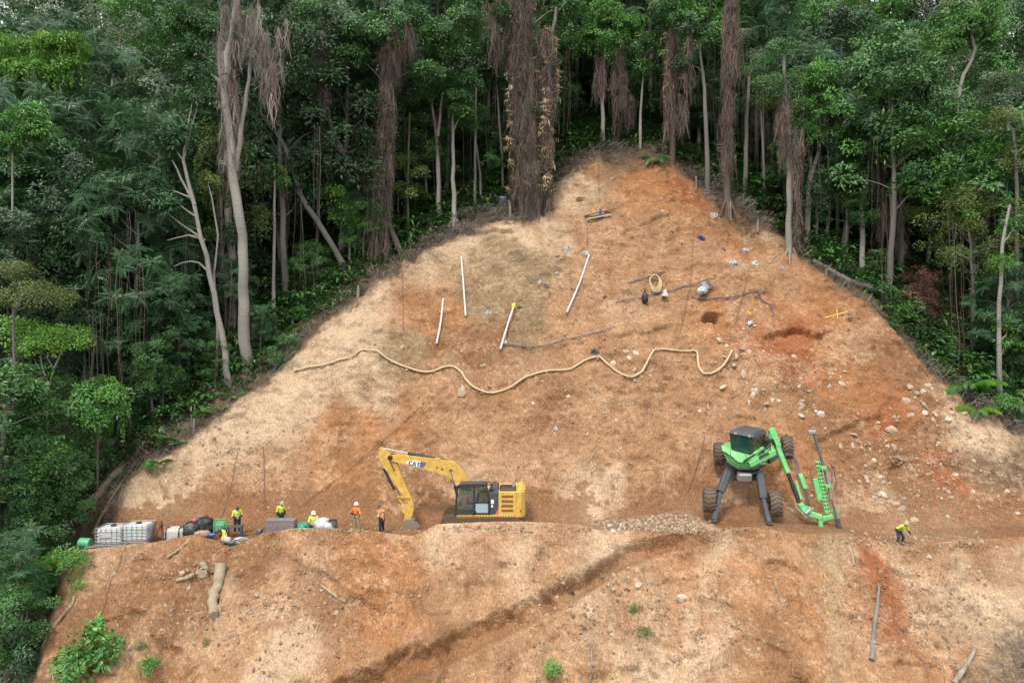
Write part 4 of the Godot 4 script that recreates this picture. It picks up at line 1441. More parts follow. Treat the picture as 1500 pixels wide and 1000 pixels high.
func build_excavator() -> void:
	var x0 := P(712, 765, 42.6).x
	var z0 := -2.9
	MO = Vector3(x0, ground(x0, z0), z0)
	var dn := EYE.z - z0 - 1.45
	var dc := EYE.z - z0 + 0.1
	var t := thing("excavator", "yellow tracked excavator with its arm reaching down to the left", "excavator", Transform3D(Basis(), MO))
	# running gear
	for s in [-1.0, 1.0]:
		var b := MB.new()
		var prof := PackedVector2Array()
		for k in 9:
			var a := PI * 0.5 + PI * k / 8.0
			prof.append(Vector2(-2.05 + cos(a) * 0.46, 0.46 + sin(a) * 0.46))
		for k in 9:
			var a := -PI * 0.5 + PI * k / 8.0
			prof.append(Vector2(2.05 + cos(a) * 0.46, 0.46 + sin(a) * 0.46))
		b.prism(prof, 0.6, Transform3D(Basis(), Vector3(-0.2, 0, s * 1.15)))
		var tr := part("track", b, M.muddy_track, t)
		var shoe := MB.new()
		shoe.box(Vector3(0.11, 0.06, 0.64), Transform3D(), 0.012)
		var sm := shoe.mesh()
		for k in 24:
			var xx := -2.05 + 4.1 * (k + 0.5) / 24.0 - 0.2
			part("track_shoe", sm, M.muddy_track, tr, Transform3D(Basis(), Vector3(xx, 0.945, s * 1.15)))
		for k in 7:
			var a := PI * 0.5 + PI * (k + 0.5) / 7.0
			part("track_shoe", sm, M.muddy_track, tr, Transform3D(Basis(Vector3.BACK, a - PI * 0.5), Vector3(-2.25 + cos(a) * 0.485, 0.46 + sin(a) * 0.485, s * 1.15)))
	var uc := MB.new()
	uc.box(Vector3(2.4, 0.5, 1.7), Transform3D(Basis(), Vector3(0, 0.62, 0)), 0.05)
	uc.lathe([Vector2(0.0, 0.8), Vector2(0.75, 0.8), Vector2(0.75, 1.05), Vector2(0, 1.05)], 24)
	part("undercarriage", uc, M.muddy_track, t)
	# upper structure
	var b := MB.new()
	slab(b, [ez(772, 682), ez(1292, 682), ez(1292, 706), ez(772, 710)], dn, 2.9)
	part("platform_skirt", b, M.yellow_paint, t)
	b = MB.new()
	slab(b, [ez(1140, 490), ez(1292, 490), ez(1292, 681), ez(1140, 681)], dn + 0.02, 2.85)
	var door := part("engine_housing", b, M.yellow_paint, t)
	for k in 4:
		b = MB.new()
		var y := 512.0 + k * 41.0
		slab(b, [ez(1166, y), ez(1268, y), ez(1268, y + 22), ez(1166, y + 22)], dn + 0.016, 0.03)
		var lv := part("louvre", b, M.louvre_dark, door)
		lv.position.z = 0.001 * k
	b = MB.new()
	slab(b, [ez(1052, 492), ez(1139, 492), ez(1139, 620), ez(1105, 681), ez(1052, 681)], dn + 0.03, 2.8)
	var pan := part("grey_side_panel", b, M.slate_paint, t)
	b = MB.new()
	slab(b, [ez(1139, 622), ez(1139, 681), ez(1107, 681)], dn + 0.028, 0.2)
	part("stripe", b, M.pink_print, pan)
	for q in [[1072, 548, 1098, 586], [1074, 596, 1090, 616]]:
		b = MB.new()
		slab(b, [ez(q[0], q[1]), ez(q[2], q[1]), ez(q[2], q[3]), ez(q[0], q[3])], dn + 0.027, 0.02)
		part("decal", b, M.white_print, pan)
	# counterweight with a rounded tail
	b = MB.new()
	var cw := PackedVector2Array()
	var c0 := Q(ez(1294, 600), dn)
	var c1 := Q(ez(1378, 600), dn)
	for p in [Vector2(c0.x, -1.43), Vector2(c1.x - 0.28, -1.43), Vector2(c1.x - 0.08, -1.2), Vector2(c1.x, -0.7), Vector2(c1.x, 0.7), Vector2(c1.x - 0.08, 1.2), Vector2(c1.x - 0.28, 1.43), Vector2(c0.x, 1.43)]:
		cw.append(Vector2(p.x, -p.y))
	var yb := Q(ez(1300, 704), dn).y
	var yt := Q(ez(1300, 484), dn).y
	b.prism(cw, yt - yb, Transform3D(Basis(Vector3.RIGHT, -PI / 2), Vector3(0, (yt + yb) * 0.5, 0)))
	b.box(Vector3(0.35, 0.16, 2.0), Transform3D(Basis(), Vector3(c1.x - 0.28, yt + 0.06, 0)), 0.04)
	part("counterweight", b, M.yellow_paint, t)
	b = MB.new()
	b.lathe([Vector2(0, 0.03), Vector2(0.06, 0.025), Vector2(0.07, -0.02)], 12, Transform3D(Basis(Vector3.RIGHT, PI / 2), Q(ez(1338, 645), dn) + Vector3(-0.03, 0, 0.0)))
	part("tail_lamp", b, M.red_plastic, t)
	# machinery on the roof of the house
	b = MB.new()
	var h0 := Q(ez(1150, 488), dn + 0.7)
	b.box(Vector3(1.02, 0.34, 1.3), Transform3D(Basis(), h0 + Vector3(0.5, 0.12, -0.5)), 0.08)
	part("engine_hood", b, M.dark_paint, t)
	b = MB.new()
	b.box(Vector3(0.9, 0.2, 1.2), Transform3D(Basis(), h0 + Vector3(-0.75, 0.02, -0.9)), 0.05)
	part("tool_box", b, M.yellow_paint, t)
	b = MB.new()
	b.tube([h0 + Vector3(0.85, 0.2, -0.4), h0 + Vector3(0.85, 0.55, -0.4), h0 + Vector3(0.93, 0.68, -0.4)], [0.07, 0.07, 0.06], 10)
	part("exhaust_pipe", b, M.light_steel, t)
	for q in [[925, 1000], [1010, 1075], [1085, 1140]]:
		b = MB.new()
		var a := Q(ez(q[0], 480), dn + 1.3)
		var e := Q(ez(q[1], 480), dn + 1.3)
		var hh := 0.62
		b.tube(bend([a, a + Vector3(0, hh * 0.8, 0), a + Vector3(0.1, hh, 0), e + Vector3(-0.1, hh, 0), e + Vector3(0, hh * 0.8, 0), e], 16, 0.0), [0.025], 6)
		part("handrail", b, M.hose_black, t)
	b = MB.new()
	b.ball(Vector3(0.13, 0.17, 0.13), Transform3D(Basis(), Q(ez(1078, 458), dn + 0.6)), null, 0.0, 1.0, 4)
	part("work_lamp", b, M.dark_paint, t)
	# cab
	var ct := 1.0
	var cab := MB.new()
	var fr := [[ez(768, 440), ez(800, 420)], [ez(752, 692), ez(770, 692)]]
	slab(cab, [ez(795, 418), ez(1022, 414), ez(1042, 440), ez(795, 446)], dn, ct)            # roof edge
	slab(cab, [ez(752, 694), ez(768, 430), ez(797, 418), ez(800, 445), ez(784, 470), ez(772, 694)], dn, 0.09)
	slab(cab, [ez(752, 694), ez(768, 430), ez(797, 418), ez(800, 445), ez(784, 470), ez(772, 694)], dn + ct - 0.09, 0.09)
	slab(cab, [ez(918, 440), ez(932, 440), ez(932, 690), ez(916, 690)], dn, 0.07)
	slab(cab, [ez(1020, 440), ez(1042, 440), ez(1070, 560), ez(1070, 690), ez(1048, 690), ez(1048, 570)], dn, 0.09)
	slab(cab, [ez(1020, 440), ez(1042, 440), ez(1070, 560), ez(1070, 690), ez(1048, 690), ez(1048, 570)], dn + ct - 0.09, 0.09)
	slab(cab, [ez(772, 668), ez(1060, 668), ez(1060, 694), ez(772, 694)], dn, ct)
	slab(cab, [ez(930, 566), ez(1058, 566), ez(1058, 580), ez(930, 580)], dn, 0.06)
	var cabn := part("cab", cab, M.dark_paint, t)
	b = MB.new()
	slab(b, [ez(800, 417), ez(1020, 413), ez(1024, 422), ez(800, 426)], dn + 0.08, ct - 0.16)
	part("roof_panel", b, M.slate_paint, cabn, Transform3D(Basis(), Vector3(0, 0.035, 0)))
	b = MB.new()
	slab(b, [ez(800, 446), ez(917, 444), ez(916, 668), ez(776, 668), ez(786, 480)], dn + 0.03, 0.012)
	part("door_window", b, M.glass, cabn)
	b = MB.new()
	slab(b, [ez(933, 444), ez(1022, 444), ez(1046, 566), ez(933, 566)], dn + 0.03, 0.012)
	part("rear_side_window", b, M.glass, cabn)
	b = MB.new()
	slab(b, [ez(938, 584), ez(1040, 584), ez(1050, 625), ez(1046, 664), ez(946, 664), ez(936, 640)], dn + 0.03, 0.012)
	part("lower_side_window", b, M.pane_blue, cabn)
	b = MB.new()
	slab(b, [ez(800, 446), ez(1022, 444), ez(1046, 570), ez(1046, 668), ez(776, 668)], dn + ct - 0.03, 0.012)
	part("far_side_window", b, M.glass, cabn)
	b = MB.new()
	var w0 := Q(ez(776, 660), dn + 0.1)
	var w1 := Q(ez(797, 440), dn + 0.1)
	b.hull8([w0, w0 + Vector3(0.015, 0, 0), w0 + Vector3(0.015, 0, -0.8), w0 + Vector3(0, 0, -0.8), w1, w1 + Vector3(0.015, 0, 0), w1 + Vector3(0.015, 0, -0.8), w1 + Vector3(0, 0, -0.8)])
	part("windscreen", b, M.glass, cabn)
	b = MB.new()
	var sp := Q(ez(930, 668), dn + 0.5)
	b.box(Vector3(0.5, 0.14, 0.5), Transform3D(Basis(), sp + Vector3(-0.1, 0.42, 0)), 0.04)
	b.box(Vector3(0.14, 0.75, 0.48), Transform3D(Basis(Vector3.BACK, -0.12), sp + Vector3(0.18, 0.82, 0)), 0.04)
	b.box(Vector3(0.3, 0.38, 0.3), Transform3D(Basis(), sp + Vector3(-0.1, 0.18, 0)), 0.02)
	part("seat", b, M.seat_black, cabn)
	b = MB.new()
	for s in [-0.34, 0.34]:
		b.box(Vector3(0.5, 0.3, 0.14), Transform3D(Basis(), sp + Vector3(-0.25, 0.45, s)), 0.03)
		rod(b, sp + Vector3(-0.42, 0.6, s), sp + Vector3(-0.46, 0.85, s), 0.03, 6)
	b.box(Vector3(0.14, 0.3, 0.25), Transform3D(Basis(), sp + Vector3(-0.85, 0.62, 0.2)), 0.02)
	part("control_console", b, M.light_steel, cabn)
	# boom: a bent box beam
	b = MB.new()
	slab(b, [ez(168, 180), ez(184, 160), ez(240, 153), ez(420, 172), ez(560, 190), ez(680, 205), ez(745, 228), ez(800, 275), ez(850, 340), ez(885, 400), ez(900, 470), ez(800, 470), ez(790, 410), ez(745, 372), ez(640, 322), ez(480, 280), ez(330, 245), ez(230, 218), ez(186, 205)], dc - 0.28, 0.56)
	var boom := part("boom", b, M.yellow_paint, t)
	for s in [[ez(188, 182), 26.0], [ez(645, 281), 11.0], [ez(600, 268), 9.0], [ez(722, 294), 16.0]]:
		b = MB.new()
		b.lathe([Vector2(0, 0.03), Vector2(s[1] * 0.0058, 0.02), Vector2(s[1] * 0.0065, -0.02)], 12, Transform3D(Basis(Vector3.RIGHT, PI / 2), Q(s[0], dc - 0.28)))
		part("pin", b, M.hose_black, boom)
	# the maker's mark on the boom
	b = MB.new()
	slab(b, [ez(312, 222), ez(350, 205), ez(420, 206), ez(455, 216), ez(440, 268), ez(400, 258)], dc - 0.286, 0.01)
	part("logo_panel", b, M.white_print, boom)
	b = MB.new()
	slab(b, [ez(457, 216), ez(510, 224), ez(490, 250), ez(462, 270), ez(444, 268)], dc - 0.286, 0.01)
	part("logo_stripe", b, M.blue_print, boom)
	b = MB.new()
	slab(b, [ez(498, 240), ez(508, 228), ez(488, 262), ez(466, 271)], dc - 0.290, 0.01)
	part("logo_stripe", b, M.pink_print, boom)
	var tm := TextMesh.new()
	var sf := SystemFont.new()
	sf.font_names = PackedStringArray(["Droid Sans"])
	sf.font_weight = 800
	tm.font = sf
	tm.text = "CAT"
	tm.font_size = 32
	tm.pixel_size = 0.0125
	tm.depth = 0.01
	var lt := part("lettering", tm, M.black_print, boom)
	lt.transform = Transform3D(Basis(Vector3.BACK, -0.2), Q(ez(398, 236), dc - 0.296))
	# rams
	var ram := func(called: String, p: Vector3, q: Vector3, share: float, r: float, barrel: Material) -> void:
		var o := Node3D.new()
		o.name = called
		t.add_child(o, true)
		var m := p.lerp(q, share)
		var bb := MB.new()
		rod(bb, p, m, r, 12)
		part("barrel", bb, barrel, o)
		bb = MB.new()
		rod(bb, m, q, r * 0.5, 10)
		part("piston_rod", bb, M.chrome, o)
	ram.call("stick_ram", Q(ez(580, 185), dc), Q(ez(104, 96), dc), 0.5, 0.09, M.dark_paint)
	for s in [-0.42, 0.42]:
		ram.call("boom_ram", Q(ez(778, 520), dc - s), Q(ez(722, 294), dc - s), 0.42, 0.085, M.dark_paint)
	ram.call("bucket_ram", Q(ez(128, 275), dc), Q(ez(258, 524), dc), 0.76, 0.08, M.dark_paint)
	b = MB.new()
	for s in [-0.1, 0.0, 0.1]:
		b.tube(bend([Q(ez(700, 205), dc + s), Q(ez(640, 188), dc + s), Q(ez(560, 195), dc + s), Q(ez(240, 150), dc + s), Q(ez(205, 145), dc + s), Q(ez(175, 180), dc + s), Q(ez(200, 240), dc - 0.3 + s), Q(ez(225, 300), dc - 0.3 + s)], 24, 0.01), [0.025], 5)
	part("hydraulic_hoses", b, M.hose_black, t)
	# stick
	b = MB.new()
	slab(b, [ez(90, 96), ez(108, 92), ez(180, 140), ez(215, 200), ez(250, 245), ez(330, 440), ez(385, 560), ez(380, 582), ez(350, 580), ez(300, 520), ez(222, 400), ez(165, 300), ez(128, 268), ez(100, 210), ez(88, 170)], dc - 0.17, 0.36)
	part("stick", b, M.yellow_paint, t)
	b = MB.new()
	bar(b, Q(ez(250, 520), dc - 0.22), Q(ez(352, 532), dc - 0.22), 0.1, 0.09)
	bar(b, Q(ez(250, 520), dc + 0.22), Q(ez(352, 532), dc + 0.22), 0.1, 0.09)
	bar(b, Q(ez(252, 525), dc - 0.16), Q(ez(310, 600), dc - 0.16), 0.09, 0.09)
	bar(b, Q(ez(252, 525), dc + 0.16), Q(ez(310, 600), dc + 0.16), 0.09, 0.09)
	part("bucket_linkage", b, M.yellow_paint, t)
	b = MB.new()
	slab(b, [ez(290, 600), ez(392, 575), ez(396, 620), ez(380, 700), ez(350, 735), ez(305, 735), ez(318, 680), ez(285, 650)], dc - 0.26, 0.08)
	slab(b, [ez(290, 600), ez(392, 575), ez(396, 620), ez(380, 700), ez(350, 735), ez(305, 735), ez(318, 680), ez(285, 650)], dc + 0.18, 0.08)
	rod(b, Q(ez(375, 590), dc - 0.3), Q(ez(375, 590), dc + 0.3), 0.07)
	rod(b, Q(ez(300, 610), dc - 0.3), Q(ez(300, 610), dc + 0.3), 0.06)
	slab(b, [ez(320, 640), ez(370, 640), ez(360, 700), ez(325, 700)], dc - 0.15, 0.3)
	part("quick_coupler", b, M.yellow_paint, t)
	# bucket: open shell seen from its back
	var bk := MB.new()
	slab(bk, [ez(318, 732), ez(392, 728), ez(440, 760), ez(452, 790), ez(415, 818), ez(300, 838), ez(292, 800), ez(300, 765)], dc - 0.62, 0.05)
	slab(bk, [ez(318, 732), ez(392, 728), ez(440, 760), ez(452, 790), ez(415, 818), ez(300, 838), ez(292, 800), ez(300, 765)], dc + 0.57, 0.05)
	var back := [ez(392, 728), ez(318, 732), ez(300, 765), ez(292, 800), ez(300, 838)]
	for i in back.size() - 1:
		var p := Q(back[i], dc - 0.6)
		var q := Q(back[i + 1], dc - 0.6)
		bk.hull8([p, q, q + Vector3(0.04, 0.02, 0), p + Vector3(0.04, 0.02, 0), p + Vector3(0, 0, -1.2), q + Vector3(0, 0, -1.2), q + Vector3(0.04, 0.02, -1.2), p + Vector3(0.04, 0.02, -1.2)])
	bk.hull8([Q(ez(392, 728), dc - 0.6), Q(ez(452, 790), dc - 0.6), Q(ez(446, 795), dc - 0.6), Q(ez(388, 735), dc - 0.6), Q(ez(392, 728), dc + 0.6), Q(ez(452, 790), dc + 0.6), Q(ez(446, 795), dc + 0.6), Q(ez(388, 735), dc + 0.6)])
	var bkt := part("bucket", bk, M.worn_steel, t)
	for k in 5:
		b = MB.new()
		var p := Q(ez(300, 836), dc - 0.52 + k * 0.26)
		b.hull8([p + Vector3(-0.05, 0, -0.05), p + Vector3(0.05, 0, -0.05), p + Vector3(0.05, 0, 0.05), p + Vector3(-0.05, 0, 0.05), p + Vector3(-0.02, -0.16, -0.02), p + Vector3(0.02, -0.16, -0.02), p + Vector3(0.02, -0.16, 0.02), p + Vector3(-0.02, -0.16, 0.02)])
		part("tooth", b, M.worn_steel, bkt)

func wheel(parent: Node3D, at: Vector3, axis: Vector3, r: float, w: float) -> void:
	var o := Node3D.new()
	o.name = "wheel"
	parent.add_child(o, true)
	var y := axis.normalized()
	var x := y.cross(Vector3.UP).normalized()
	o.transform = Transform3D(Basis(x, y, x.cross(y)), at)
	var b := MB.new()
	b.lathe([Vector2(r * 0.52, -w * 0.42), Vector2(r * 0.75, -w * 0.5), Vector2(r * 0.92, -w * 0.46), Vector2(r * 0.96, -w * 0.2), Vector2(r * 0.97, 0), Vector2(r * 0.96, w * 0.2), Vector2(r * 0.92, w * 0.46), Vector2(r * 0.75, w * 0.5), Vector2(r * 0.52, w * 0.42)], 32)
	for k in 18:
		for s in [-1.0, 1.0]:
			var a := TAU * (k + (0.25 if s > 0 else 0.0)) / 18.0
			var p := Vector3(cos(a), 0, sin(a)) * r * 0.965 + Vector3(0, s * w * 0.05, 0)
			var a2 := a - 0.2
			var q := Vector3(cos(a2), 0, sin(a2)) * r * 0.945 + Vector3(0, s * w * 0.5, 0)
			bar(b, p, q, 0.075, 0.11, (p + q).normalized())
	part("tyre", b, M.rubber, o)
	b = MB.new()
	b.lathe([Vector2(0, -w * 0.2), Vector2(r * 0.3, -w * 0.22), Vector2(r * 0.5, -w * 0.4), Vector2(r * 0.54, -w * 0.42)], 20)
	b.lathe([Vector2(r * 0.54, w * 0.42), Vector2(r * 0.5, w * 0.4), Vector2(r * 0.3, w * 0.22), Vector2(0, w * 0.2)], 20)
	part("rim", b, M.dark_paint, o)

func build_walking_excavator() -> void:
	MO = hit(1090, 752)
	var t := thing("walking_excavator", "lime-green walking excavator on splayed wheeled legs carrying a drill mast", "excavator", Transform3D(Basis(), MO))
	var db := 45.0
	# chassis between the legs
	var b := MB.new()
	var cm := Q(gz(490, 470), db - 0.2)
	b.box(Vector3(1.9, 0.4, 1.9), Transform3D(Basis(Vector3.RIGHT, 0.5), cm + Vector3(0, 0, -0.4)), 0.08)
	part("chassis", b, M.slate_paint, t)
	b = MB.new()
	b.box(Vector3(0.9, 0.6, 0.5), Transform3D(Basis(Vector3.RIGHT, 0.35), Q(gz(476, 515), db - 0.9)), 0.1)
	part("front_plate", b, M.light_steel, t)
	# front legs, wheels and feet
	for q in [[gz(350, 470), gz(290, 640), gz(240, 850), gz(205, 690), -1.0], [gz(592, 480), gz(622, 690), gz(668, 872), gz(715, 725), 1.0]]:
		var hip := Q(q[0], db - 0.7)
		var knee := Q(q[1], db - 1.6)
		var foot := Q(q[2], db - 2.5)
		b = MB.new()
		bar(b, hip, knee, 0.46, 0.4, Vector3.BACK, 0.05)
		bar(b, knee.lerp(hip, 0.1), foot, 0.28, 0.26, Vector3.BACK, 0.04)
		b.box(Vector3(0.36, 0.1, 0.42), Transform3D(Basis(Vector3.RIGHT, 0.2), foot), 0.02)
		var leg := part("front_leg", b, M.slate_paint, t)
		b = MB.new()
		rod(b, hip.lerp(knee, 0.15) + Vector3(q[4] * -0.24, 0.05, 0.1), hip.lerp(knee, 0.9) + Vector3(q[4] * -0.2, 0, 0.12), 0.07, 10)
		part("leg_ram", b, M.hose_black, leg)
		b = MB.new()
		var hub := Q(q[3], db - 1.7)
		rod(b, knee, hub, 0.11, 10)
		part("stub_axle", b, M.hose_black, leg)
		wheel(t, hub, Vector3(q[4], 0.05, 0.2 * q[4]), 0.8, 0.72)
	for q in [[gz(282, 340), -1.0, gz(400, 420)], [gz(805, 290), 1.0, gz(660, 400)]]:
		var hub := Q(q[0], db + 1.4)
		b = MB.new()
		bar(b, Q(q[2], db + 0.3), hub, 0.3, 0.3, Vector3.UP, 0.04)
		part("rear_leg", b, M.slate_paint, t)
		wheel(t, hub, Vector3(q[1], 0.0, 0.2 * q[1]), 0.75, 0.66)
	# turntable and green hull, leaning towards the valley
	var hb := MB.new()
	hb.lathe([Vector2(0, -0.15), Vector2(0.85, -0.15), Vector2(0.85, 0.12), Vector2(0, 0.12)], 24, Transform3D(Basis(Vector3.RIGHT, 0.42), Q(gz(490, 440), db - 0.3)))
	part("turntable", hb, M.dark_paint, t)
	# tail hull: rings of corner points from its underside to its top edge
	b = MB.new()
	var low := [[gz(345, 400), -0.8], [gz(430, 450), -1.15], [gz(545, 452), -1.15], [gz(640, 420), -0.7], [gz(650, 380), 0.9], [gz(330, 350), 0.9]]
	var mid := [[gz(308, 318), -0.85], [gz(440, 408), -1.45], [gz(560, 405), -1.35], [gz(672, 360), -0.7], [gz(665, 300), 1.0], [gz(305, 270), 1.0]]
	var top := [[gz(300, 278), -0.7], [gz(430, 345), -1.2], [gz(540, 345), -1.1], [gz(640, 310), -0.5], [gz(640, 250), 1.0], [gz(340, 250), 1.0]]
	var rings := []
	for r in [low, mid, top]:
		var ring := []
		for q in r: ring.append(Q(q[0], db + q[1]))
		rings.append(ring)
	for i in 2:
		for k in 6:
			var k2 := (k + 1) % 6
			b.quad(rings[i][k], rings[i][k2], rings[i + 1][k2], rings[i + 1][k])
	for i in range(1, 5):
		b.tri(rings[2][0], rings[2][i], rings[2][i + 1])
		b.tri(rings[0][0], rings[0][i + 1], rings[0][i])
	var hull := part("hull", b, M.green_paint, t)
	b = MB.new()
	var g0 := Q(gz(322, 318), db - 0.90)
	var g1 := Q(gz(398, 372), db - 1.22)
	var dn_: Vector3 = (rings[0][0] - rings[1][0]).normalized()
	b.hull8([g0 + dn_ * 0.36 + Vector3(0.03, 0, 0.04), g1 + dn_ * 0.30 + Vector3(0.03, 0, 0.04), g1 + dn_ * 0.30 + Vector3(0.05, 0, -0.1), g0 + dn_ * 0.36 + Vector3(0.05, 0, -0.1), g0 + Vector3(0, 0, 0.06), g1 + Vector3(0, 0, 0.06), g1 + Vector3(0, 0, -0.08), g0 + Vector3(0, 0, -0.08)])
	part("air_grille", b, M.worn_steel, hull)
	b = MB.new()
	b.tube([rings[0][0] + Vector3(0, -0.03, 0), rings[0][1] + Vector3(0, -0.03, 0.02), rings[0][2] + Vector3(0, -0.03, 0.02), rings[0][3] + Vector3(0, -0.03, 0)], [0.09], 6)
	part("bumper", b, M.slate_paint, hull)
	b = MB.new()
	b.box(Vector3(0.42, 0.12, 0.2), Transform3D(Basis(Vector3.RIGHT, 0.4), Q(gz(612, 412), db - 1.2)), 0.03)
	part("step_plate", b, M.light_steel, hull)
	# cab: glazed box with a dark roof
	var lo := [Q(gz(382, 296), db - 0.95), Q(gz(520, 338), db - 1.15), Q(gz(600, 300), db - 0.3), Q(gz(440, 262), db + 0.6)]
	var hi := [Q(gz(368, 178), db - 0.95), Q(gz(546, 212), db - 1.2), Q(gz(640, 180), db - 0.2), Q(gz(470, 140), db + 0.8)]
	var fr := MB.new()
	for k in 4:
		rod(fr, lo[k], hi[k], 0.055, 6)
		rod(fr, lo[k], lo[(k + 1) % 4], 0.06, 6)
		rod(fr, hi[k], hi[(k + 1) % 4], 0.06, 6)
	var cab := part("cab", fr, M.dark_paint, t)
	for k in 4:
		b = MB.new()
		var p0: Vector3 = lo[k]
		var p1: Vector3 = lo[(k + 1) % 4]
		var q1: Vector3 = hi[(k + 1) % 4]
		var q0: Vector3 = hi[k]
		var nn := (p1 - p0).cross(q0 - p0).normalized() * 0.006
		b.hull8([p0 - nn, p1 - nn, p1 + nn, p0 + nn, q0 - nn, q1 - nn, q1 + nn, q0 + nn])
		part("window", b, M.green_glass, cab)
	b = MB.new()
	var cen: Vector3 = (hi[0] + hi[1] + hi[2] + hi[3]) * 0.25
	var ru: Vector3 = (hi[1] - hi[0]).cross(hi[3] - hi[0]).normalized()
	if ru.y < 0: ru = -ru
	var o1 := []
	var o2 := []
	for k in 4:
		o1.append(cen + (hi[k] - cen) * 1.12)
		o2.append(cen + (hi[k] - cen) * 0.88 + ru * 0.26)
	b.hull8([o1[0], o1[1], o1[2], o1[3], o2[0], o2[1], o2[2], o2[3]])
	part("cab_roof", b, M.slate_paint, cab)
	b = MB.new()
	var sc: Vector3 = (lo[0] + lo[1] + lo[2] + lo[3]) * 0.25
	b.box(Vector3(0.5, 0.15, 0.5), Transform3D(Basis(), sc + Vector3(0.05, 0.3, -0.1)), 0.04)
	b.box(Vector3(0.48, 0.7, 0.13), Transform3D(Basis(), sc + Vector3(0.05, 0.65, -0.35)), 0.04)
	part("seat", b, M.seat_black, cab)
	# seams, lamps, mirror and rails
	for k in 3:
		b = MB.new()
		var s0: Vector3 = rings[1][k].lerp(rings[1][k + 1], 0.5)
		var s1: Vector3 = rings[2][k].lerp(rings[2][k + 1], 0.5)
		rod(b, s0, s1, 0.022, 5)
		part("panel_seam", b, M.black_print, hull)
	b = MB.new()
	b.tube([rings[1][0], rings[1][1], rings[1][2], rings[1][3]], [0.025], 5)
	part("trim_strip", b, M.dark_paint, hull)
	for k in 2:
		b = MB.new()
		b.box(Vector3(0.2, 0.13, 0.12), Transform3D(), 0.03)
		part("work_lamp", b, M.light_steel, cab, Transform3D(Basis(), hi[0].lerp(hi[1], 0.2 + 0.6 * k) + Vector3(0, 0.02, 0.12)))
	b = MB.new()
	b.tube([hi[1], hi[1] + Vector3(0.15, 0.05, 0.25), hi[1] + Vector3(0.2, -0.1, 0.32)], [0.02], 5)
	b.box(Vector3(0.16, 0.28, 0.05), Transform3D(Basis(), hi[1] + Vector3(0.2, -0.2, 0.34)), 0.02)
	part("mirror", b, M.hose_black, cab)
	b = MB.new()
	b.tube(bend([rings[2][4] + Vector3(-0.2, 0, 0), rings[2][4] + Vector3(-0.2, 0.5, 0), rings[2][4] + Vector3(-0.9, 0.5, 0), rings[2][4] + Vector3(-0.9, 0, 0)], 14, 0.0), [0.025], 5)
	part("handrail", b, M.hose_black, hull)
	b = MB.new()
	b.box(Vector3(0.75, 0.4, 0.6), Transform3D(Basis(Vector3.RIGHT, 0.3), Q(gz(650, 235), db + 0.5)), 0.06)
	part("engine_cover", b, M.dark_paint, hull)
	b = MB.new()
	for k in 4:
		b.tube(bend([Q(gz(600 + k * 8, 330), db - 0.9), Q(gz(640 + k * 6, 250 + k * 6), db - 1.1), Q(gz(690, 220 + k * 10), db - 1.2), Q(gz(720, 280 + k * 8), db - 1.35)], 12, 0.01), [0.03], 5)
	part("hydraulic_hoses", b, M.hose_black, t)
	# boom: from the hull to the right, elbow up, then the telescopic stick down
	b = MB.new()
	bar(b, Q(gz(515, 425), db - 1.35), Q(gz(715, 325), db - 1.2), 0.22, 0.36, Vector3.UP, 0.03)
	var bm := part("boom", b, M.green_paint, t)
	b = MB.new()
	bar(b, Q(gz(590, 372), db - 1.475), Q(gz(665, 334), db - 1.42), 0.02, 0.14, Vector3.UP)
	part("decal", b, M.black_print, bm)
	b = MB.new()
	bar(b, Q(gz(545, 345), db - 1.0), Q(gz(635, 285), db - 0.95), 0.16, 0.2, Vector3.UP, 0.03)
	bar(b, Q(gz(700, 330), db - 1.2), Q(gz(680, 165), db - 0.8), 0.26, 0.3, Vector3.RIGHT, 0.03)
	part("boom_knee", b, M.green_paint, t)
	b = MB.new()
	rod(b, Q(gz(470, 400), db - 1.4), Q(gz(560, 345), db - 1.45), 0.07, 8)
	rod(b, Q(gz(640, 300), db - 1.2), Q(gz(700, 260), db - 1.1), 0.07, 8)
	part("boom_ram", b, M.hose_black, t)
	b = MB.new()
	bar(b, Q(gz(684, 145), db - 0.95), Q(gz(735, 290), db - 1.1), 0.42, 0.36, Vector3.BACK, 0.04)
	bar(b, Q(gz(730, 280), db - 1.1), Q(gz(815, 490), db - 1.5), 0.3, 0.3, Vector3.BACK, 0.04)
	part("stick", b, M.green_paint, t)
	b = MB.new()
	bar(b, Q(gz(812, 485), db - 1.5), Q(gz(898, 715), db - 2.0), 0.2, 0.24, Vector3.BACK, 0.02)
	part("stick_extension", b, M.hose_black, t)
	b = MB.new()
	bar(b, Q(gz(872, 545), db - 1.7), Q(gz(915, 690), db - 2.05), 0.13, 0.14, Vector3.BACK, 0.02)
	bar(b, Q(gz(905, 492), db - 1.6), Q(gz(948, 610), db - 1.9), 0.26, 0.2, Vector3.BACK, 0.03)
	part("ram_guard", b, M.green_paint, t)
	b = MB.new()
	for k in 3:
		var s := k * 12.0
		b.tube(bend([Q(gz(790, 330 + s), db - 1.3), Q(gz(850, 368 - s), db - 1.2), Q(gz(895 - s, 420), db - 1.3), Q(gz(910 - s, 520), db - 1.6), Q(gz(960 - s, 640), db - 1.9), Q(gz(985 - s, 740), db - 2.0)], 18, 0.02), [0.035], 6)
	b.tube(bend([Q(gz(1005, 560), db - 2.1), Q(gz(985, 480), db - 2.1), Q(gz(1005, 425), db - 2.1), Q(gz(1045, 410), db - 2.1)], 12, 0.01), [0.03], 6)
	b.tube(bend([Q(gz(1120, 400), db - 2.0), Q(gz(1160, 450), db - 2.0), Q(gz(1185, 560), db - 2.0), Q(gz(1160, 630), db - 2.0), Q(gz(1100, 640), db - 2.0)], 14, 0.02), [0.035], 6)
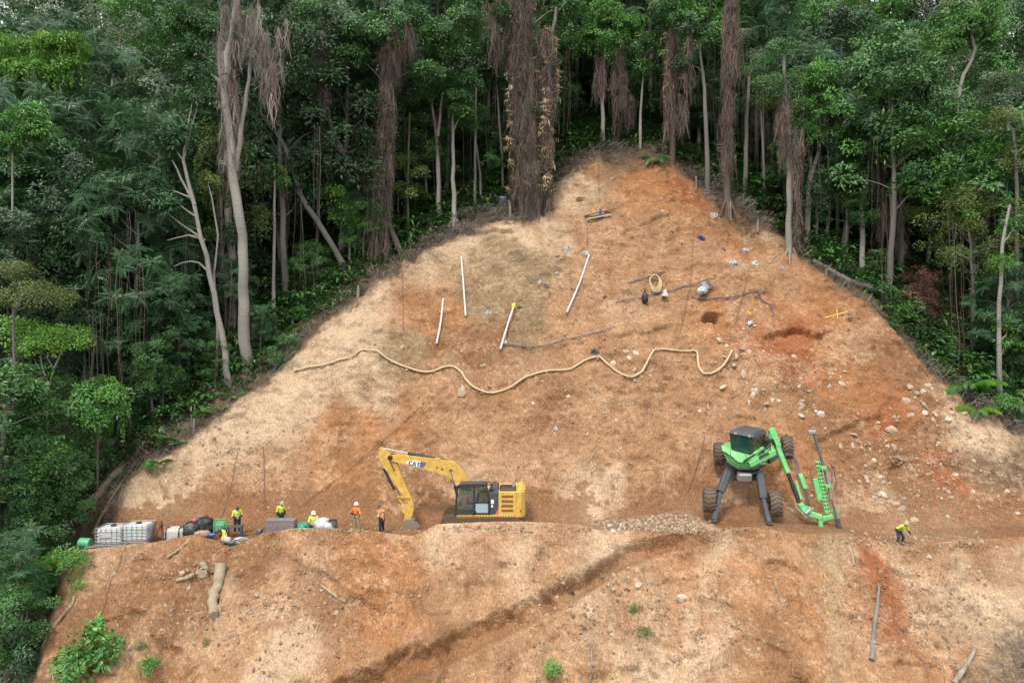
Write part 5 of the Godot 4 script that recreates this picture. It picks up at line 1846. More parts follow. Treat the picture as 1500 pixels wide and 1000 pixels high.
	b.tube(bend([Q(gz(1100, 420), db - 2.1), Q(gz(1150, 480), db - 2.1), Q(gz(1150, 560), db - 2.1), Q(gz(1120, 610), db - 2.1)], 12, 0.02), [0.03], 6)
	part("hydraulic_hoses", b, M.grey_steel, t)
	# head that carries the drill
	b = MB.new()
	bar(b, Q(gz(905, 720), db - 2.0), Q(gz(955, 800), db - 2.2), 0.34, 0.34, Vector3.BACK, 0.05)
	bar(b, Q(gz(945, 790), db - 2.2), Q(gz(1075, 830), db - 2.4), 0.36, 0.42, Vector3.BACK, 0.06)
	bar(b, Q(gz(1055, 830), db - 2.4), Q(gz(1075, 960), db - 2.5), 0.26, 0.24, Vector3.BACK, 0.03)
	bar(b, Q(gz(1060, 845), db - 2.3), Q(gz(1160, 820), db - 2.3), 0.3, 0.26, Vector3.BACK, 0.04)
	bar(b, Q(gz(905, 735), db - 2.15), Q(gz(1010, 770), db - 2.2), 0.16, 0.16, Vector3.BACK, 0.03)
	part("tilting_head", b, M.green_paint, t)
	b = MB.new()
	bar(b, Q(gz(872, 745), db - 2.25), Q(gz(960, 835), db - 2.4), 0.1, 0.12, Vector3.BACK, 0.02)
	rod(b, Q(gz(950, 800), db - 2.45), Q(gz(985, 775), db - 2.45), 0.12, 12)
	part("rotator", b, M.light_steel, t)
	# drill mast: perforated green rail
	b = MB.new()
	var m0 := Q(gz(1040, 395), db - 2.0)
	var m1 := Q(gz(1118, 800), db - 2.35)
	bar(b, m0, m1, 0.3, 0.14, Vector3.BACK, 0.02)
	var mast := part("drill_mast", b, M.green_paint, t)
	var hole := MB.new()
	hole.lathe([Vector2(0.0, 0.012), Vector2(0.045, 0.012), Vector2(0.05, -0.01)], 8, Transform3D(Basis(Vector3.RIGHT, PI / 2), Vector3.ZERO))
	var hm := hole.mesh()
	for k in 13:
		for s in [-1.0, 1.0]:
			part("hole", hm, M.black_print, mast, Transform3D(Basis(), m0.lerp(m1, (k + 0.7) / 14.0) + Vector3(s * 0.075, 0, 0.085)))
	b = MB.new()
	bar(b, Q(gz(1022, 530), db - 2.12), Q(gz(1062, 700), db - 2.25), 0.32, 0.16, Vector3.BACK, 0.03)
	part("control_box", b, M.green_paint, mast)
	b = MB.new()
	for q in [[1085, 450], [1120, 590], [1180, 790]]:
		b.box(Vector3(0.34, 0.22, 0.26), Transform3D(Basis(Vector3.BACK, 0.2), Q(gz(q[0], q[1]), db - 2.3)), 0.03)
	part("rod_guide", b, M.green_paint, mast)
	b = MB.new()
	rod(b, Q(gz(1015, 190), db - 1.9), Q(gz(1075, 395), db - 2.1), 0.085, 12)
	rod(b, Q(gz(1070, 380), db - 2.1), Q(gz(1200, 880), db - 2.55), 0.06, 10)
	part("drill_rod", b, M.grey_steel, t)
	b = MB.new()
	rod(b, Q(gz(1100, 400), db - 2.15), Q(gz(1215, 860), db - 2.6), 0.03, 8)
	rod(b, Q(gz(1110, 480), db - 2.2), Q(gz(1150, 690), db - 2.4), 0.055, 8)
	part("feed_ram", b, M.light_steel, t)
	b = MB.new()
	b.box(Vector3(0.5, 0.26, 0.3), Transform3D(Basis(Vector3.BACK, 0.1), Q(gz(998, 172), db - 1.9)), 0.05)
	part("drill_head", b, M.light_steel, t)
	b = MB.new()
	rod(b, Q(gz(1195, 840), db - 2.55), Q(gz(1205, 915), db - 2.6), 0.15, 12)
	rod(b, Q(gz(1188, 900), db - 2.6), Q(gz(1225, 905), db - 2.6), 0.1, 10)
	part("drill_clamp", b, M.slate_paint, t)


# ---------------------------------------------------------------- people: smooth fields meshed as surface nets
func nets(b: MB, bones: Array, cell: float, blend: float, tags: Array, keep: Array) -> void:
	# bones: [a, b, ra, rb, tag]; fills b and, per vertex, the tag of the nearest bone
	var lo := Vector3(9, 9, 9)
	var hi := -lo
	for q in bones:
		var r := maxf(q[2], q[3]) + 2.0 * cell + blend
		for e in [q[0], q[1]]:
			lo = lo.min(e - Vector3.ONE * r)
			hi = hi.max(e + Vector3.ONE * r)
	var n := Vector3i(((hi - lo) / cell).ceil()) + Vector3i.ONE
	var f := PackedFloat32Array()
	f.resize(n.x * n.y * n.z)
	f.fill(1.0)
	var near := PackedFloat32Array()
	near.resize(f.size())
	near.fill(1.0)
	var tg := PackedByteArray()
	tg.resize(f.size())
	for q in bones:
		var r := maxf(q[2], q[3]) + 2.5 * cell + blend
		var p0 := Vector3i(((q[0].min(q[1]) - Vector3.ONE * r - lo) / cell).floor()).clamp(Vector3i.ZERO, n - Vector3i.ONE)
		var p1 := Vector3i(((q[0].max(q[1]) + Vector3.ONE * r - lo) / cell).ceil()).clamp(Vector3i.ZERO, n - Vector3i.ONE)
		var ab: Vector3 = q[1] - q[0]
		var il := 1.0 / maxf(ab.length_squared(), 1e-8)
		for z in range(p0.z, p1.z + 1):
			for y in range(p0.y, p1.y + 1):
				for x in range(p0.x, p1.x + 1):
					var p := lo + Vector3(x, y, z) * cell
					var t := clampf((p - q[0]).dot(ab) * il, 0.0, 1.0)
					var d: float = p.distance_to(q[0] + ab * t) - lerpf(q[2], q[3], t)
					var k := (z * n.y + y) * n.x + x
					if d < near[k]:
						near[k] = d
						tg[k] = q[4]
					var h := clampf(0.5 + 0.5 * (f[k] - d) / blend, 0.0, 1.0)
					f[k] = lerpf(f[k], d, h) - blend * h * (1.0 - h)
	var id := {}
	var st := [1, n.x, n.x * n.y]
	for z in n.z - 1:
		for y in n.y - 1:
			for x in n.x - 1:
				var k := (z * n.y + y) * n.x + x
				var s := 0
				var acc := Vector3.ZERO
				var cnt := 0
				if f[k] > 0.35: continue
				var cs := PackedFloat32Array()
				for j in 8:
					var w := f[k + (j & 1) + ((j >> 1) & 1) * n.x + (j >> 2) * st[2]]
					cs.append(w)
					if w < 0.0: s += 1
				if s == 0 or s == 8: continue
				for e in [[0, 1], [2, 3], [4, 5], [6, 7], [0, 2], [1, 3], [4, 6], [5, 7], [0, 4], [1, 5], [2, 6], [3, 7]]:
					var a := cs[e[0]]
					var c := cs[e[1]]
					if (a < 0.0) != (c < 0.0):
						var t := a / (a - c)
						var pa := Vector3(e[0] & 1, (e[0] >> 1) & 1, e[0] >> 2)
						var pc := Vector3(e[1] & 1, (e[1] >> 1) & 1, e[1] >> 2)
						acc += pa.lerp(pc, t)
						cnt += 1
				var g := Vector3(cs[1] + cs[3] + cs[5] + cs[7] - cs[0] - cs[2] - cs[4] - cs[6], cs[2] + cs[3] + cs[6] + cs[7] - cs[0] - cs[1] - cs[4] - cs[5], cs[4] + cs[5] + cs[6] + cs[7] - cs[0] - cs[1] - cs[2] - cs[3])
				id[k] = b.v.size()
				b.v.append(lo + (Vector3(x, y, z) + acc / cnt) * cell)
				b.n.append(g.normalized())
				b.c.append(b.col)
				tags.append(tg[k])
	for k in id:
		for ax in 3:
			var a := f[k]
			var c := f[k + st[ax]]
			if (a < 0.0) == (c < 0.0): continue
			var s1: int = st[(ax + 1) % 3]
			var s2: int = st[(ax + 2) % 3]
			if not (id.has(k - s1) and id.has(k - s2) and id.has(k - s1 - s2)): continue
			var q := [id[k], id[k - s1], id[k - s1 - s2], id[k - s2]]
			if a < 0.0: q.reverse()
			b.idx.append_array([q[0], q[1], q[2], q[0], q[2], q[3]])
			keep.append(q)

var hand_v := PackedVector3Array()
var hand_n := PackedVector3Array()
var hand_i := PackedInt32Array()
var head_v := PackedVector3Array()
var head_n := PackedVector3Array()
var head_i := PackedInt32Array()

func people_pieces() -> void:
	# a relaxed right hand: wrist at the origin, fingers down -y, palm towards +z, thumb on +x
	var bones := [[Vector3(0, 0.01, 0), Vector3(0, -0.045, 0), 0.026, 0.03, 0], [Vector3(0.018, -0.04, 0), Vector3(0.03, -0.085, 0), 0.02, 0.014, 0], [Vector3(-0.018, -0.04, 0), Vector3(-0.028, -0.08, 0), 0.02, 0.013, 0], [Vector3(0, -0.03, 0), Vector3(0, -0.085, 0), 0.022, 0.014, 0]]
	var i := 0
	for fl in [0.068, 0.076, 0.070, 0.056]:
		var p := Vector3(0.032 - 0.0205 * i, -0.088 + 0.004 * absf(i - 1.2), 0)
		var d := Vector3(0.06 - 0.05 * i, -1, 0.12).normalized()
		for j in 3:
			var l: float = fl * [0.42, 0.33, 0.25][j]
			var q := p + d * l
			bones.append([p, q, 0.0092 - 0.0008 * j, 0.0088 - 0.001 * j, 0])
			p = q
			d = (d + Vector3(0, 0.1, 0.5)).normalized()
		i += 1
	bones.append([Vector3(0.024, -0.02, 0.006), Vector3(0.05, -0.055, 0.02), 0.016, 0.011, 0])
	bones.append([Vector3(0.05, -0.055, 0.02), Vector3(0.056, -0.09, 0.03), 0.0105, 0.009, 0])
	var b := MB.new()
	nets(b, bones, 0.006, 0.006, [], [])
	hand_v = b.v
	hand_n = b.n
	hand_i = b.idx
	# a head: chin level at y = 0, face towards +z
	b = MB.new()
	bones = [[Vector3(0, 0.145, -0.02), Vector3(0, 0.15, -0.015), 0.092, 0.092, 0], [Vector3(0, 0.13, 0.02), Vector3(0, 0.075, 0.035), 0.072, 0.06, 0], [Vector3(0, 0.03, 0.055), Vector3(0, 0.05, 0.04), 0.036, 0.05, 0], [Vector3(-0.035, 0.05, 0.02), Vector3(0.035, 0.05, 0.02), 0.04, 0.04, 0], [Vector3(0, 0.118, 0.098), Vector3(0, 0.083, 0.118), 0.009, 0.014, 0], [Vector3(-0.018, 0.056, 0.092), Vector3(0.018, 0.056, 0.092), 0.009, 0.009, 0], [Vector3(-0.045, 0.127, 0.082), Vector3(-0.015, 0.127, 0.09), 0.01, 0.01, 0], [Vector3(0.045, 0.127, 0.082), Vector3(0.015, 0.127, 0.09), 0.01, 0.01, 0], [Vector3(-0.085, 0.12, 0.0), Vector3(-0.088, 0.085, 0.005), 0.016, 0.011, 0], [Vector3(0.085, 0.12, 0.0), Vector3(0.088, 0.085, 0.005), 0.016, 0.011, 0]]
	nets(b, bones, 0.009, 0.012, [], [])
	head_v = b.v
	head_n = b.n
	head_i = b.idx

func append(b: MB, vv: PackedVector3Array, nn: PackedVector3Array, ii: PackedInt32Array, t: Transform3D, mirror := false) -> void:
	var k := b.v.size()
	var bs := t.basis.orthonormalized()
	for i in vv.size():
		var p := vv[i]
		var q := nn[i]
		if mirror:
			p.x = -p.x
			q.x = -q.x
		b.v.append(t * p)
		b.n.append(bs * q)
		b.c.append(b.col)
	for i in range(0, ii.size(), 3):
		if mirror: b.idx.append_array([k + ii[i], k + ii[i + 2], k + ii[i + 1]])
		else: b.idx.append_array([k + ii[i], k + ii[i + 1], k + ii[i + 2]])

func person(label: String, at: Vector3, yaw: float, J: Dictionary, wear: Dictionary) -> void:
	# J: joints in the person's own frame (facing +z). tags: 0 skin, 1 torso, 2 upper arm, 3 forearm, 4 thigh, 5 shin, 6 boot
	var t := thing("person", label, "person", X(at, yaw), "people working on the bench")
	var up: Vector3 = (J.neck - J.pelvis).normalized()
	var hs := 0.09
	var bones := [
		[J.pelvis + Vector3(-0.07, 0, 0), J.pelvis + Vector3(0.07, 0, 0), 0.125, 0.125, 4],
		[J.pelvis, J.pelvis.lerp(J.neck, 0.42), 0.13, 0.125, 1],
		[J.pelvis.lerp(J.neck, 0.42), J.pelvis.lerp(J.neck, 0.72), 0.13, 0.145, 1],
		[J.shl.lerp(J.neck, 0.25) - up * 0.05, J.shr.lerp(J.neck, 0.25) - up * 0.05, 0.1, 0.1, 1],
		[J.shl, J.shr, 0.062, 0.062, 1],
		[J.neck - up * 0.02, J.head + Vector3(0, 0.04, 0), 0.058, 0.055, 0],
	]
	for s in ["l", "r"]:
		bones.append([J["sh" + s], J["el" + s], 0.06, 0.047, 2])
		bones.append([J["el" + s], J["wr" + s], 0.045, 0.031, 3])
		bones.append([J["hip" + s], J["kn" + s], 0.098, 0.068, 4])
		bones.append([J["kn" + s], J["an" + s], 0.066, 0.045, 5])
		bones.append([J["an" + s] + Vector3(0, 0.04, 0), J["an" + s] + Vector3(0, -0.03, 0.0), 0.055, 0.052, 6])
		var toe: Vector3 = J.get("toe" + s, J["an" + s] + Vector3(0, -0.045, 0.15))
		bones.append([J["an" + s] + Vector3(0, -0.035, -0.03), toe, 0.05, 0.042, 6])
	var b := MB.new()
	b.col = wear.skin
	var tags := []
	var quads := []
	nets(b, bones, 0.024, 0.03, tags, quads)
	var nb := b.v.size()
	var dirh: Vector3 = J.get("look", Vector3(0, 0, 1))
	var hf := frame(dirh, up.lerp(Vector3.UP, 0.6), J.head)
	append(b, head_v, head_n, head_i, hf)
	for s in ["l", "r"]:
		var fd: Vector3 = (J["wr" + s] - J["el" + s]).normalized()
		var hy := -fd
		var hx := hy.cross(Vector3(0, 0, 1)).normalized()
		if hx.length_squared() < 0.1: hx = Vector3.RIGHT
		var bs := Basis(hx, hy, hx.cross(hy))
		append(b, hand_v, hand_n, hand_i, Transform3D(bs, J["wr" + s]), s == "l")
	part("body", b, M.skin, t)
	# clothes: the body's own surface set off outwards, closed at its rims by overlap
	for cl in [["shirt", [1, 2, 3], 0.014], ["trousers", [4, 5], 0.016], ["boots", [6], 0.012]]:
		var m := MB.new()
		var map := {}
		for q in quads:
			var tg: int = tags[q[0]]
			if not tg in cl[1]: continue
			if tg == 3 and wear.get("bare", false): continue
			var ids := []
			for k in q:
				if not map.has(k):
					map[k] = m.v.size()
					var p: Vector3 = b.v[k]
					m.v.append(p + b.n[k] * cl[2])
					m.n.append(b.n[k])
					var along: float = (p - J.pelvis).dot(up) / (J.neck - J.pelvis).length()
					var c: Color = wear.shirt
					if cl[0] == "trousers": c = wear.trousers
					elif cl[0] == "boots": c = wear.boots
					elif tags[k] == 3: c = wear.get("cuff", wear.shirt)
					elif tags[k] == 1 and along < wear.get("hem", -1.0): c = wear.get("cuff", wear.shirt)
					elif tags[k] == 1 and wear.has("band") and (absf(along - 0.45) < 0.05 or absf(along - 0.68) < 0.045): c = wear.band
					elif tags[k] == 2 and wear.has("band") and absf(p.distance_to(J.ell) - 0.1) < 0.03: c = wear.band
					m.c.append(c)
				ids.append(map[k])
			m.idx.append_array([ids[0], ids[1], ids[2], ids[0], ids[2], ids[3]])
		if m.v.size(): part(cl[0], m, M.cloth, t)
	# hat
	var hm := MB.new()
	hm.col = wear.hat
	var ht := hf * Transform3D(Basis(), Vector3(0, 0.15, -0.012))
	if wear.get("cap", false):
		hm.lathe([Vector2(0.108, -0.01), Vector2(0.106, 0.05), Vector2(0.085, 0.095), Vector2(0.04, 0.115), Vector2(0, 0.118)], 18, ht)
		hm.box(Vector3(0.15, 0.012, 0.11), ht * Transform3D(Basis(Vector3.RIGHT, 0.2), Vector3(0, 0.0, 0.14)), 0.005)
		part("cap", hm, M.cloth, t)
	else:
		hm.lathe([Vector2(0.15, -0.005), Vector2(0.15, 0.008), Vector2(0.125, 0.02), Vector2(0.122, 0.06), Vector2(0.1, 0.115), Vector2(0.055, 0.145), Vector2(0, 0.152)], 20, ht)
		hm.box(Vector3(0.03, 0.02, 0.2), ht * Transform3D(Basis(), Vector3(0, 0.14, 0)), 0.008)
		part("helmet", hm, M.helmet, t)

func standing() -> Dictionary:
	return {"pelvis": Vector3(0, 0.93, 0), "neck": Vector3(0, 1.46, 0.0), "head": Vector3(0, 1.51, 0.0), "shl": Vector3(0.185, 1.4, 0), "shr": Vector3(-0.185, 1.4, 0), "ell": Vector3(0.26, 1.12, -0.02), "elr": Vector3(-0.26, 1.12, -0.02), "wrl": Vector3(0.27, 0.87, 0.06), "wrr": Vector3(-0.27, 0.87, 0.06), "hipl": Vector3(0.1, 0.9, 0), "hipr": Vector3(-0.1, 0.9, 0), "knl": Vector3(0.12, 0.5, 0.02), "knr": Vector3(-0.12, 0.5, 0.02), "anl": Vector3(0.13, 0.1, -0.02), "anr": Vector3(-0.13, 0.1, -0.02)}

func spot(u: float, z: float) -> Vector3:
	var d := EYE.z - z
	var x := (u - 750.0) / FOC * d
	return Vector3(x, ground(x, z) + 0.03, z)

func build_people() -> void:
	std("skin", Color.WHITE, 0.6, 0.0, true)
	M.skin.subsurf_scatter_enabled = true
	M.skin.subsurf_scatter_strength = 0.1
	var cl := std("cloth", Color.WHITE, 0.9, 0.0, true)
	grain(cl, noise_tex(0.03, 256, 3, Color(0.8, 0.8, 0.8), Color(1, 1, 1), 71), 3.0)
	cl.rim_enabled = true
	cl.rim = 0.2
	std("helmet", Color.WHITE, 0.35, 0.0, true)
	people_pieces()
	var skin := Color(0.42, 0.24, 0.16)
	var navy := Color(0.018, 0.024, 0.05)
	var lime := Color(0.62, 0.78, 0.06)
	var orange := Color(0.85, 0.22, 0.035)
	var silver := Color(0.62, 0.62, 0.6)
	var tanb := Color(0.30, 0.20, 0.11)
	var J := standing()
	# 1: looks down, forearms in front
	J.merge({"neck": Vector3(0, 1.44, 0.06), "head": Vector3(0, 1.47, 0.1), "look": Vector3(0, -0.55, 1), "wrl": Vector3(0.08, 1.08, 0.27), "wrr": Vector3(-0.06, 1.04, 0.26), "ell": Vector3(0.27, 1.12, 0.04), "elr": Vector3(-0.27, 1.12, 0.04)}, true)
	person("person in yellow shirt and navy trousers, looking down beside the green pump", spot(347, -1.75), 0.5, J, {"skin": skin, "shirt": lime, "trousers": navy, "boots": tanb, "hat": Color(0.06, 0.07, 0.1), "cuff": navy, "hem": 0.22, "cap": true, "band": silver})
	# 2: behind the steel chest
	J = standing()
	J.merge({"look": Vector3(0.2, -0.2, 1), "neck": Vector3(0, 1.43, 0.08), "head": Vector3(0, 1.46, 0.12)}, true)
	person("person in yellow shirt and grey helmet behind the grey steel chest", spot(411, -2.3), 0.9, J, {"skin": skin, "shirt": lime, "trousers": navy, "boots": tanb, "hat": Color(0.3, 0.34, 0.32), "cuff": navy, "hem": 0.3})
	# 3: kneels with hands in the lap
	J = standing()
	J.merge({"pelvis": Vector3(0, 0.4, -0.06), "neck": Vector3(0, 0.94, 0.06), "head": Vector3(0, 0.98, 0.08), "shl": Vector3(0.185, 0.88, 0.04), "shr": Vector3(-0.185, 0.88, 0.04), "ell": Vector3(0.28, 0.62, 0.1), "elr": Vector3(-0.28, 0.62, 0.1), "wrl": Vector3(0.1, 0.5, 0.3), "wrr": Vector3(-0.08, 0.52, 0.3), "hipl": Vector3(0.1, 0.38, -0.04), "hipr": Vector3(-0.1, 0.38, -0.04), "knl": Vector3(0.17, 0.16, 0.36), "knr": Vector3(-0.15, 0.42, 0.4), "anl": Vector3(0.15, 0.12, -0.06), "anr": Vector3(-0.14, 0.1, 0.3), "look": Vector3(0.2, -0.35, 1)}, true)
	person("person in yellow shirt and white helmet kneeling by the teal sheet", spot(459, -1.35), 0.2, J, {"skin": skin, "shirt": Color(0.75, 0.82, 0.2), "trousers": navy, "boots": tanb, "hat": Color(0.8, 0.8, 0.78), "bare": true})
	# 4: hands on hips
	J = standing()
	J.merge({"wrl": Vector3(0.17, 0.98, 0.04), "wrr": Vector3(-0.17, 0.98, 0.04), "ell": Vector3(0.4, 1.14, -0.1), "elr": Vector3(-0.4, 1.14, -0.1), "anl": Vector3(0.16, 0.1, -0.02), "anr": Vector3(-0.18, 0.1, 0.06)}, true)
	person("person in orange shirt and white helmet with hands on hips", spot(522, -1.5), 2.6, J, {"skin": skin, "shirt": orange, "trousers": Color(0.34, 0.28, 0.2), "boots": tanb, "hat": Color(0.8, 0.8, 0.78), "cuff": navy, "hem": 0.34})
	# 5: back to the slope, looks down at the bucket
	J = standing()
	J.merge({"neck": Vector3(0, 1.44, 0.08), "head": Vector3(0, 1.47, 0.13), "look": Vector3(0, -0.5, 1), "wrl": Vector3(0.15, 0.98, 0.25), "wrr": Vector3(-0.12, 1.0, 0.25), "ell": Vector3(0.27, 1.12, 0.02), "elr": Vector3(-0.27, 1.12, 0.02)}, true)
	person("person in orange shirt with white bands and a dark cap near the bucket", spot(559, -1.5), -2.2, J, {"skin": skin, "shirt": Color(0.85, 0.32, 0.09), "trousers": navy, "boots": tanb, "hat": Color(0.05, 0.055, 0.07), "cap": true, "band": Color(0.75, 0.74, 0.72), "bare": true})
	# 6: bent over on the right
	J = standing()
	J.merge({"pelvis": Vector3(0, 0.86, -0.12), "neck": Vector3(0, 1.2, 0.3), "head": Vector3(0, 1.22, 0.38), "shl": Vector3(0.19, 1.17, 0.24), "shr": Vector3(-0.19, 1.17, 0.24), "ell": Vector3(0.3, 0.9, 0.32), "elr": Vector3(-0.4, 1.02, 0.12), "wrl": Vector3(0.34, 0.66, 0.42), "wrr": Vector3(-0.5, 0.84, 0.12), "hipl": Vector3(0.1, 0.83, -0.1), "hipr": Vector3(-0.1, 0.83, -0.1), "knl": Vector3(0.17, 0.46, 0.08), "knr": Vector3(-0.17, 0.46, 0.06), "anl": Vector3(0.2, 0.1, -0.02), "anr": Vector3(-0.22, 0.1, -0.04), "look": Vector3(0.3, -0.5, 1)}, true)
	person("person in yellow shirt and green helmet bending over at the right end", spot(1319, -1.1), 0.35, J, {"skin": skin, "shirt": lime, "trousers": Color(0.05, 0.055, 0.075), "boots": Color(0.4, 0.3, 0.16), "hat": Color(0.35, 0.42, 0.2), "cuff": navy, "hem": 0.2})


# ---------------------------------------------------------------- loose things
func prop_materials() -> void:
	var dirt: Texture2D = M.yellow_paint.albedo_texture
	grain(std("tank_plastic", lin(0.60, 0.68, 0.74), 0.45), dirt, 0.8)
	M.tank_plastic.subsurf_scatter_enabled = true
	M.tank_plastic.subsurf_scatter_strength = 0.2
	std("galvanised", lin(0.45, 0.46, 0.48), 0.4, 0.7)
	grain(std("raw_wood", lin(0.40, 0.28, 0.16), 0.9), dirt, 1.5)
	grain(std("old_wood", lin(0.13, 0.075, 0.04), 0.9), dirt, 1.5)
	grain(std("mint_plastic", lin(0.12, 0.50, 0.27), 0.4), dirt, 0.8)
	grain(std("white_fabric", lin(0.58, 0.585, 0.585), 0.85), dirt, 1.0)
	grain(std("black_sheet", lin(0.035, 0.038, 0.045), 0.42), dirt, 1.0)
	grain(std("beige_fabric", lin(0.42, 0.30, 0.21), 0.9), dirt, 1.0)
	grain(std("blue_plastic", lin(0.04, 0.10, 0.38), 0.4), dirt, 1.0)
	grain(std("teal_sheet", lin(0.03, 0.33, 0.20), 0.5), dirt, 1.0)
	grain(std("lilac_steel", lin(0.26, 0.245, 0.28), 0.6, 0.2), dirt, 0.6)
	std("red_chalk", lin(0.36, 0.15, 0.17), 0.9)
	std("clear_bag", lin(0.52, 0.57, 0.60), 0.25)
	grain(std("white_pipe", lin(0.70, 0.68, 0.70), 0.4), dirt, 0.8)
	grain(std("cream_hose", lin(0.64, 0.53, 0.33), 0.6), dirt, 0.8)
	std("rope_dark", lin(0.05, 0.04, 0.035), 0.9)
	std("rope_brown", lin(0.16, 0.10, 0.07), 0.9)
	grain(std("blue_pipe", lin(0.15, 0.15, 0.24), 0.5), dirt, 0.8)
	std("yellow_tape", lin(0.72, 0.58, 0.05), 0.6)
	std("pale_rock", Color.WHITE, 0.9, 0.0, true)

func stone(sd: int, flat: float) -> ArrayMesh:
	# an angular stone: a ball shaved by random planes
	var r := RandomNumberGenerator.new()
	r.seed = sd
	var b := MB.new()
	b.ball(Vector3(1, 1, 1), Transform3D(), noi.mid, 0.25, 0.16, 3, false)
	var cuts := []
	for i in 9:
		cuts.append([Vector3(r.randf_range(-1, 1), r.randf_range(-1, 1), r.randf_range(-1, 1)).normalized(), r.randf_range(0.5, 0.85)])
	for i in b.v.size():
		var p := b.v[i]
		for q in cuts:
			var d := p.dot(q[0])
			if d > q[1]: p -= q[0] * (d - q[1])
		b.v[i] = Vector3(p.x, p.y * flat, p.z)
	var m := MB.new()
	for i in range(0, b.idx.size(), 3):
		m.tri(b.v[b.idx[i]], b.v[b.idx[i + 2]], b.v[b.idx[i + 1]])
	return m.mesh()

func stone_tone(i: int) -> StandardMaterial3D:
	var key := "stone_%d" % i
	if not M.has(key):
		var cs := [Color(0.74, 0.62, 0.47), Color(0.80, 0.72, 0.60), Color(0.62, 0.49, 0.36), Color(0.72, 0.56, 0.40), Color(0.55, 0.44, 0.34)]
		var m: StandardMaterial3D = M.rock.duplicate()
		m.albedo_color = cs[i].linear_to_srgb()
		M[key] = m
	return M[key]

func build_stones() -> void:
	var shapes := []
	for i in 7: shapes.append(stone(100 + i, [0.7, 0.55, 0.85, 0.6, 0.45, 0.75, 0.65][i]))
	# patches of stones on the face and bench: [u, v, half width, half height, how many, size in photo pixels, group]
	var where := [
		[905, 530, 30, 12, 7, 7.0, "pale stones by the end of the hose"], [950, 556, 28, 10, 6, 6.5, "pale stones under the hose loop"], [700, 574, 26, 6, 4, 7.5, "pale stones by the sag of the hose"],
		[1090, 500, 50, 40, 16, 5.0, "pale stones right of the hose end"], [1120, 560, 55, 40, 20, 5.0, "pale stones above the green machine"], [1035, 590, 30, 22, 8, 5.5, "pale stones left of the green machine"],
		[1125, 590, 30, 16, 8, 7.0, "large pale stones above the green machine"], [1190, 590, 22, 24, 10, 6.0, "pale stones in the red soil"], [1235, 565, 22, 14, 7, 6.5, "pale stones under the dark ledge"],
		[1220, 540, 30, 14, 6, 5.0, "pale stones on the dark ledge"], [1350, 595, 42, 28, 16, 6.5, "stones below the right end of the tree line"], [1390, 625, 30, 20, 10, 6.5, "stones on the pale patch at the right"],
		[1270, 640, 44, 22, 12, 6.5, "stones right of the drill mast head"], [1255, 690, 40, 20, 10, 6.0, "stones right of the drill mast"], [1280, 715, 30, 16, 8, 7.0, "stones above the bending person"], [1420, 690, 50, 40, 16, 5.0, "stones at the right end of the face"],
		[1360, 740, 60, 26, 14, 5.0, "stones behind the bending person"], [1460, 740, 34, 24, 10, 5.0, "stones in the far right corner of the bench"],
		[905, 775, 16, 5, 5, 6.0, "boulders at the left end of the stone heap"], [960, 768, 55, 9, 34, 4.2, "stones of the heap on the bench"], [1020, 766, 26, 9, 18, 4.0, "stones at the right end of the heap"],
		[630, 520, 90, 50, 10, 4.0, "small stones on the middle of the face"], [850, 620, 120, 50, 12, 4.0, "small stones below the hose"], [400, 870, 160, 70, 12, 4.5, "stones on the lower left slope"], [230, 880, 80, 60, 10, 5.0, "stones below the tanks"],
		[960, 890, 70, 60, 10, 5.5, "stones on the lower middle slope"], [1010, 900, 22, 30, 5, 8.0, "large stones at the foot of the lower slope"], [1400, 850, 70, 50, 10, 5.5, "stones on the lower right slope"], [1270, 660, 200, 60, 10, 4.0, "small stones on the right of the face"],
	]
	var total := 0
	for w in where:
		for i in w[4]:
			var u: float = w[0] + w[2] * rng.randf_range(-1, 1)
			var v: float = w[1] + w[3] * rng.randf_range(-1, 1)
			var p := skin(u, v)
			var d := EYE.z - p.z
			var s: float = w[5] * d / 1000.0 * rng.randf_range(0.35, 0.85) * (1.6 if rng.randf() < 0.2 else 1.0) * 0.9
			var bs := frame(Vector3(rng.randf_range(-1, 1), rng.randf_range(-1, 1), 0.2), UPN + rvec() * 0.5, Vector3.ZERO).basis * Basis.from_scale(Vector3(s * rng.randf_range(0.9, 1.9), s * rng.randf_range(0.7, 1.0), s))
			solo("stone", shapes[rng.randi() % 7], stone_tone(rng.randi() % 5), "pale angular stone, one of the " + w[6], "stone", Transform3D(bs, p + UPN * s * 0.1), w[6])
			total += 1
	print("stones ", total)
	# pebbles and crumbs: uncountable
	var sp := []
	var co := []
	var areas := [[1150, 560, 200, 110, 900], [1350, 690, 140, 90, 900], [960, 768, 80, 12, 2200], [800, 560, 300, 170, 700], [350, 680, 170, 60, 300], [400, 880, 280, 110, 900], [950, 890, 250, 100, 800], [1350, 890, 140, 100, 700], [700, 775, 400, 5, 300], [1320, 790, 120, 12, 260], [950, 400, 160, 120, 300]]
	for a in areas:
		for i in a[4]:
			# thicker in the middle of each patch, thinning outwards
			var an := rng.randf() * TAU
			var rr := pow(rng.randf(), 0.75) * (1.0 + 0.25 * sin(an * 3.0 + a[0]))
			var u: float = a[0] + a[2] * rr * cos(an)
			var v: float = a[1] + a[3] * rr * sin(an)
			var p := hit(u, v)
			var e := edge(p.x)
			if p.z < FACE_Z - e / FACE_K + 0.3 or p.x < -25.0: continue
			p += UPN * rough(p)
			var s := 0.035 + 0.11 * pow(rng.randf(), 2.0)
			sp.append(Transform3D(Basis.from_euler(rvec() * 3.0).scaled(Vector3.ONE * s), p))
			var k := rng.randf_range(0.75, 1.2)
			var base_c := Color(0.58, 0.46, 0.33) if rng.randf() < 0.6 else Color(0.42, 0.25, 0.15)
			co.append(Color(base_c.r * k, base_c.g * k, base_c.b * k))
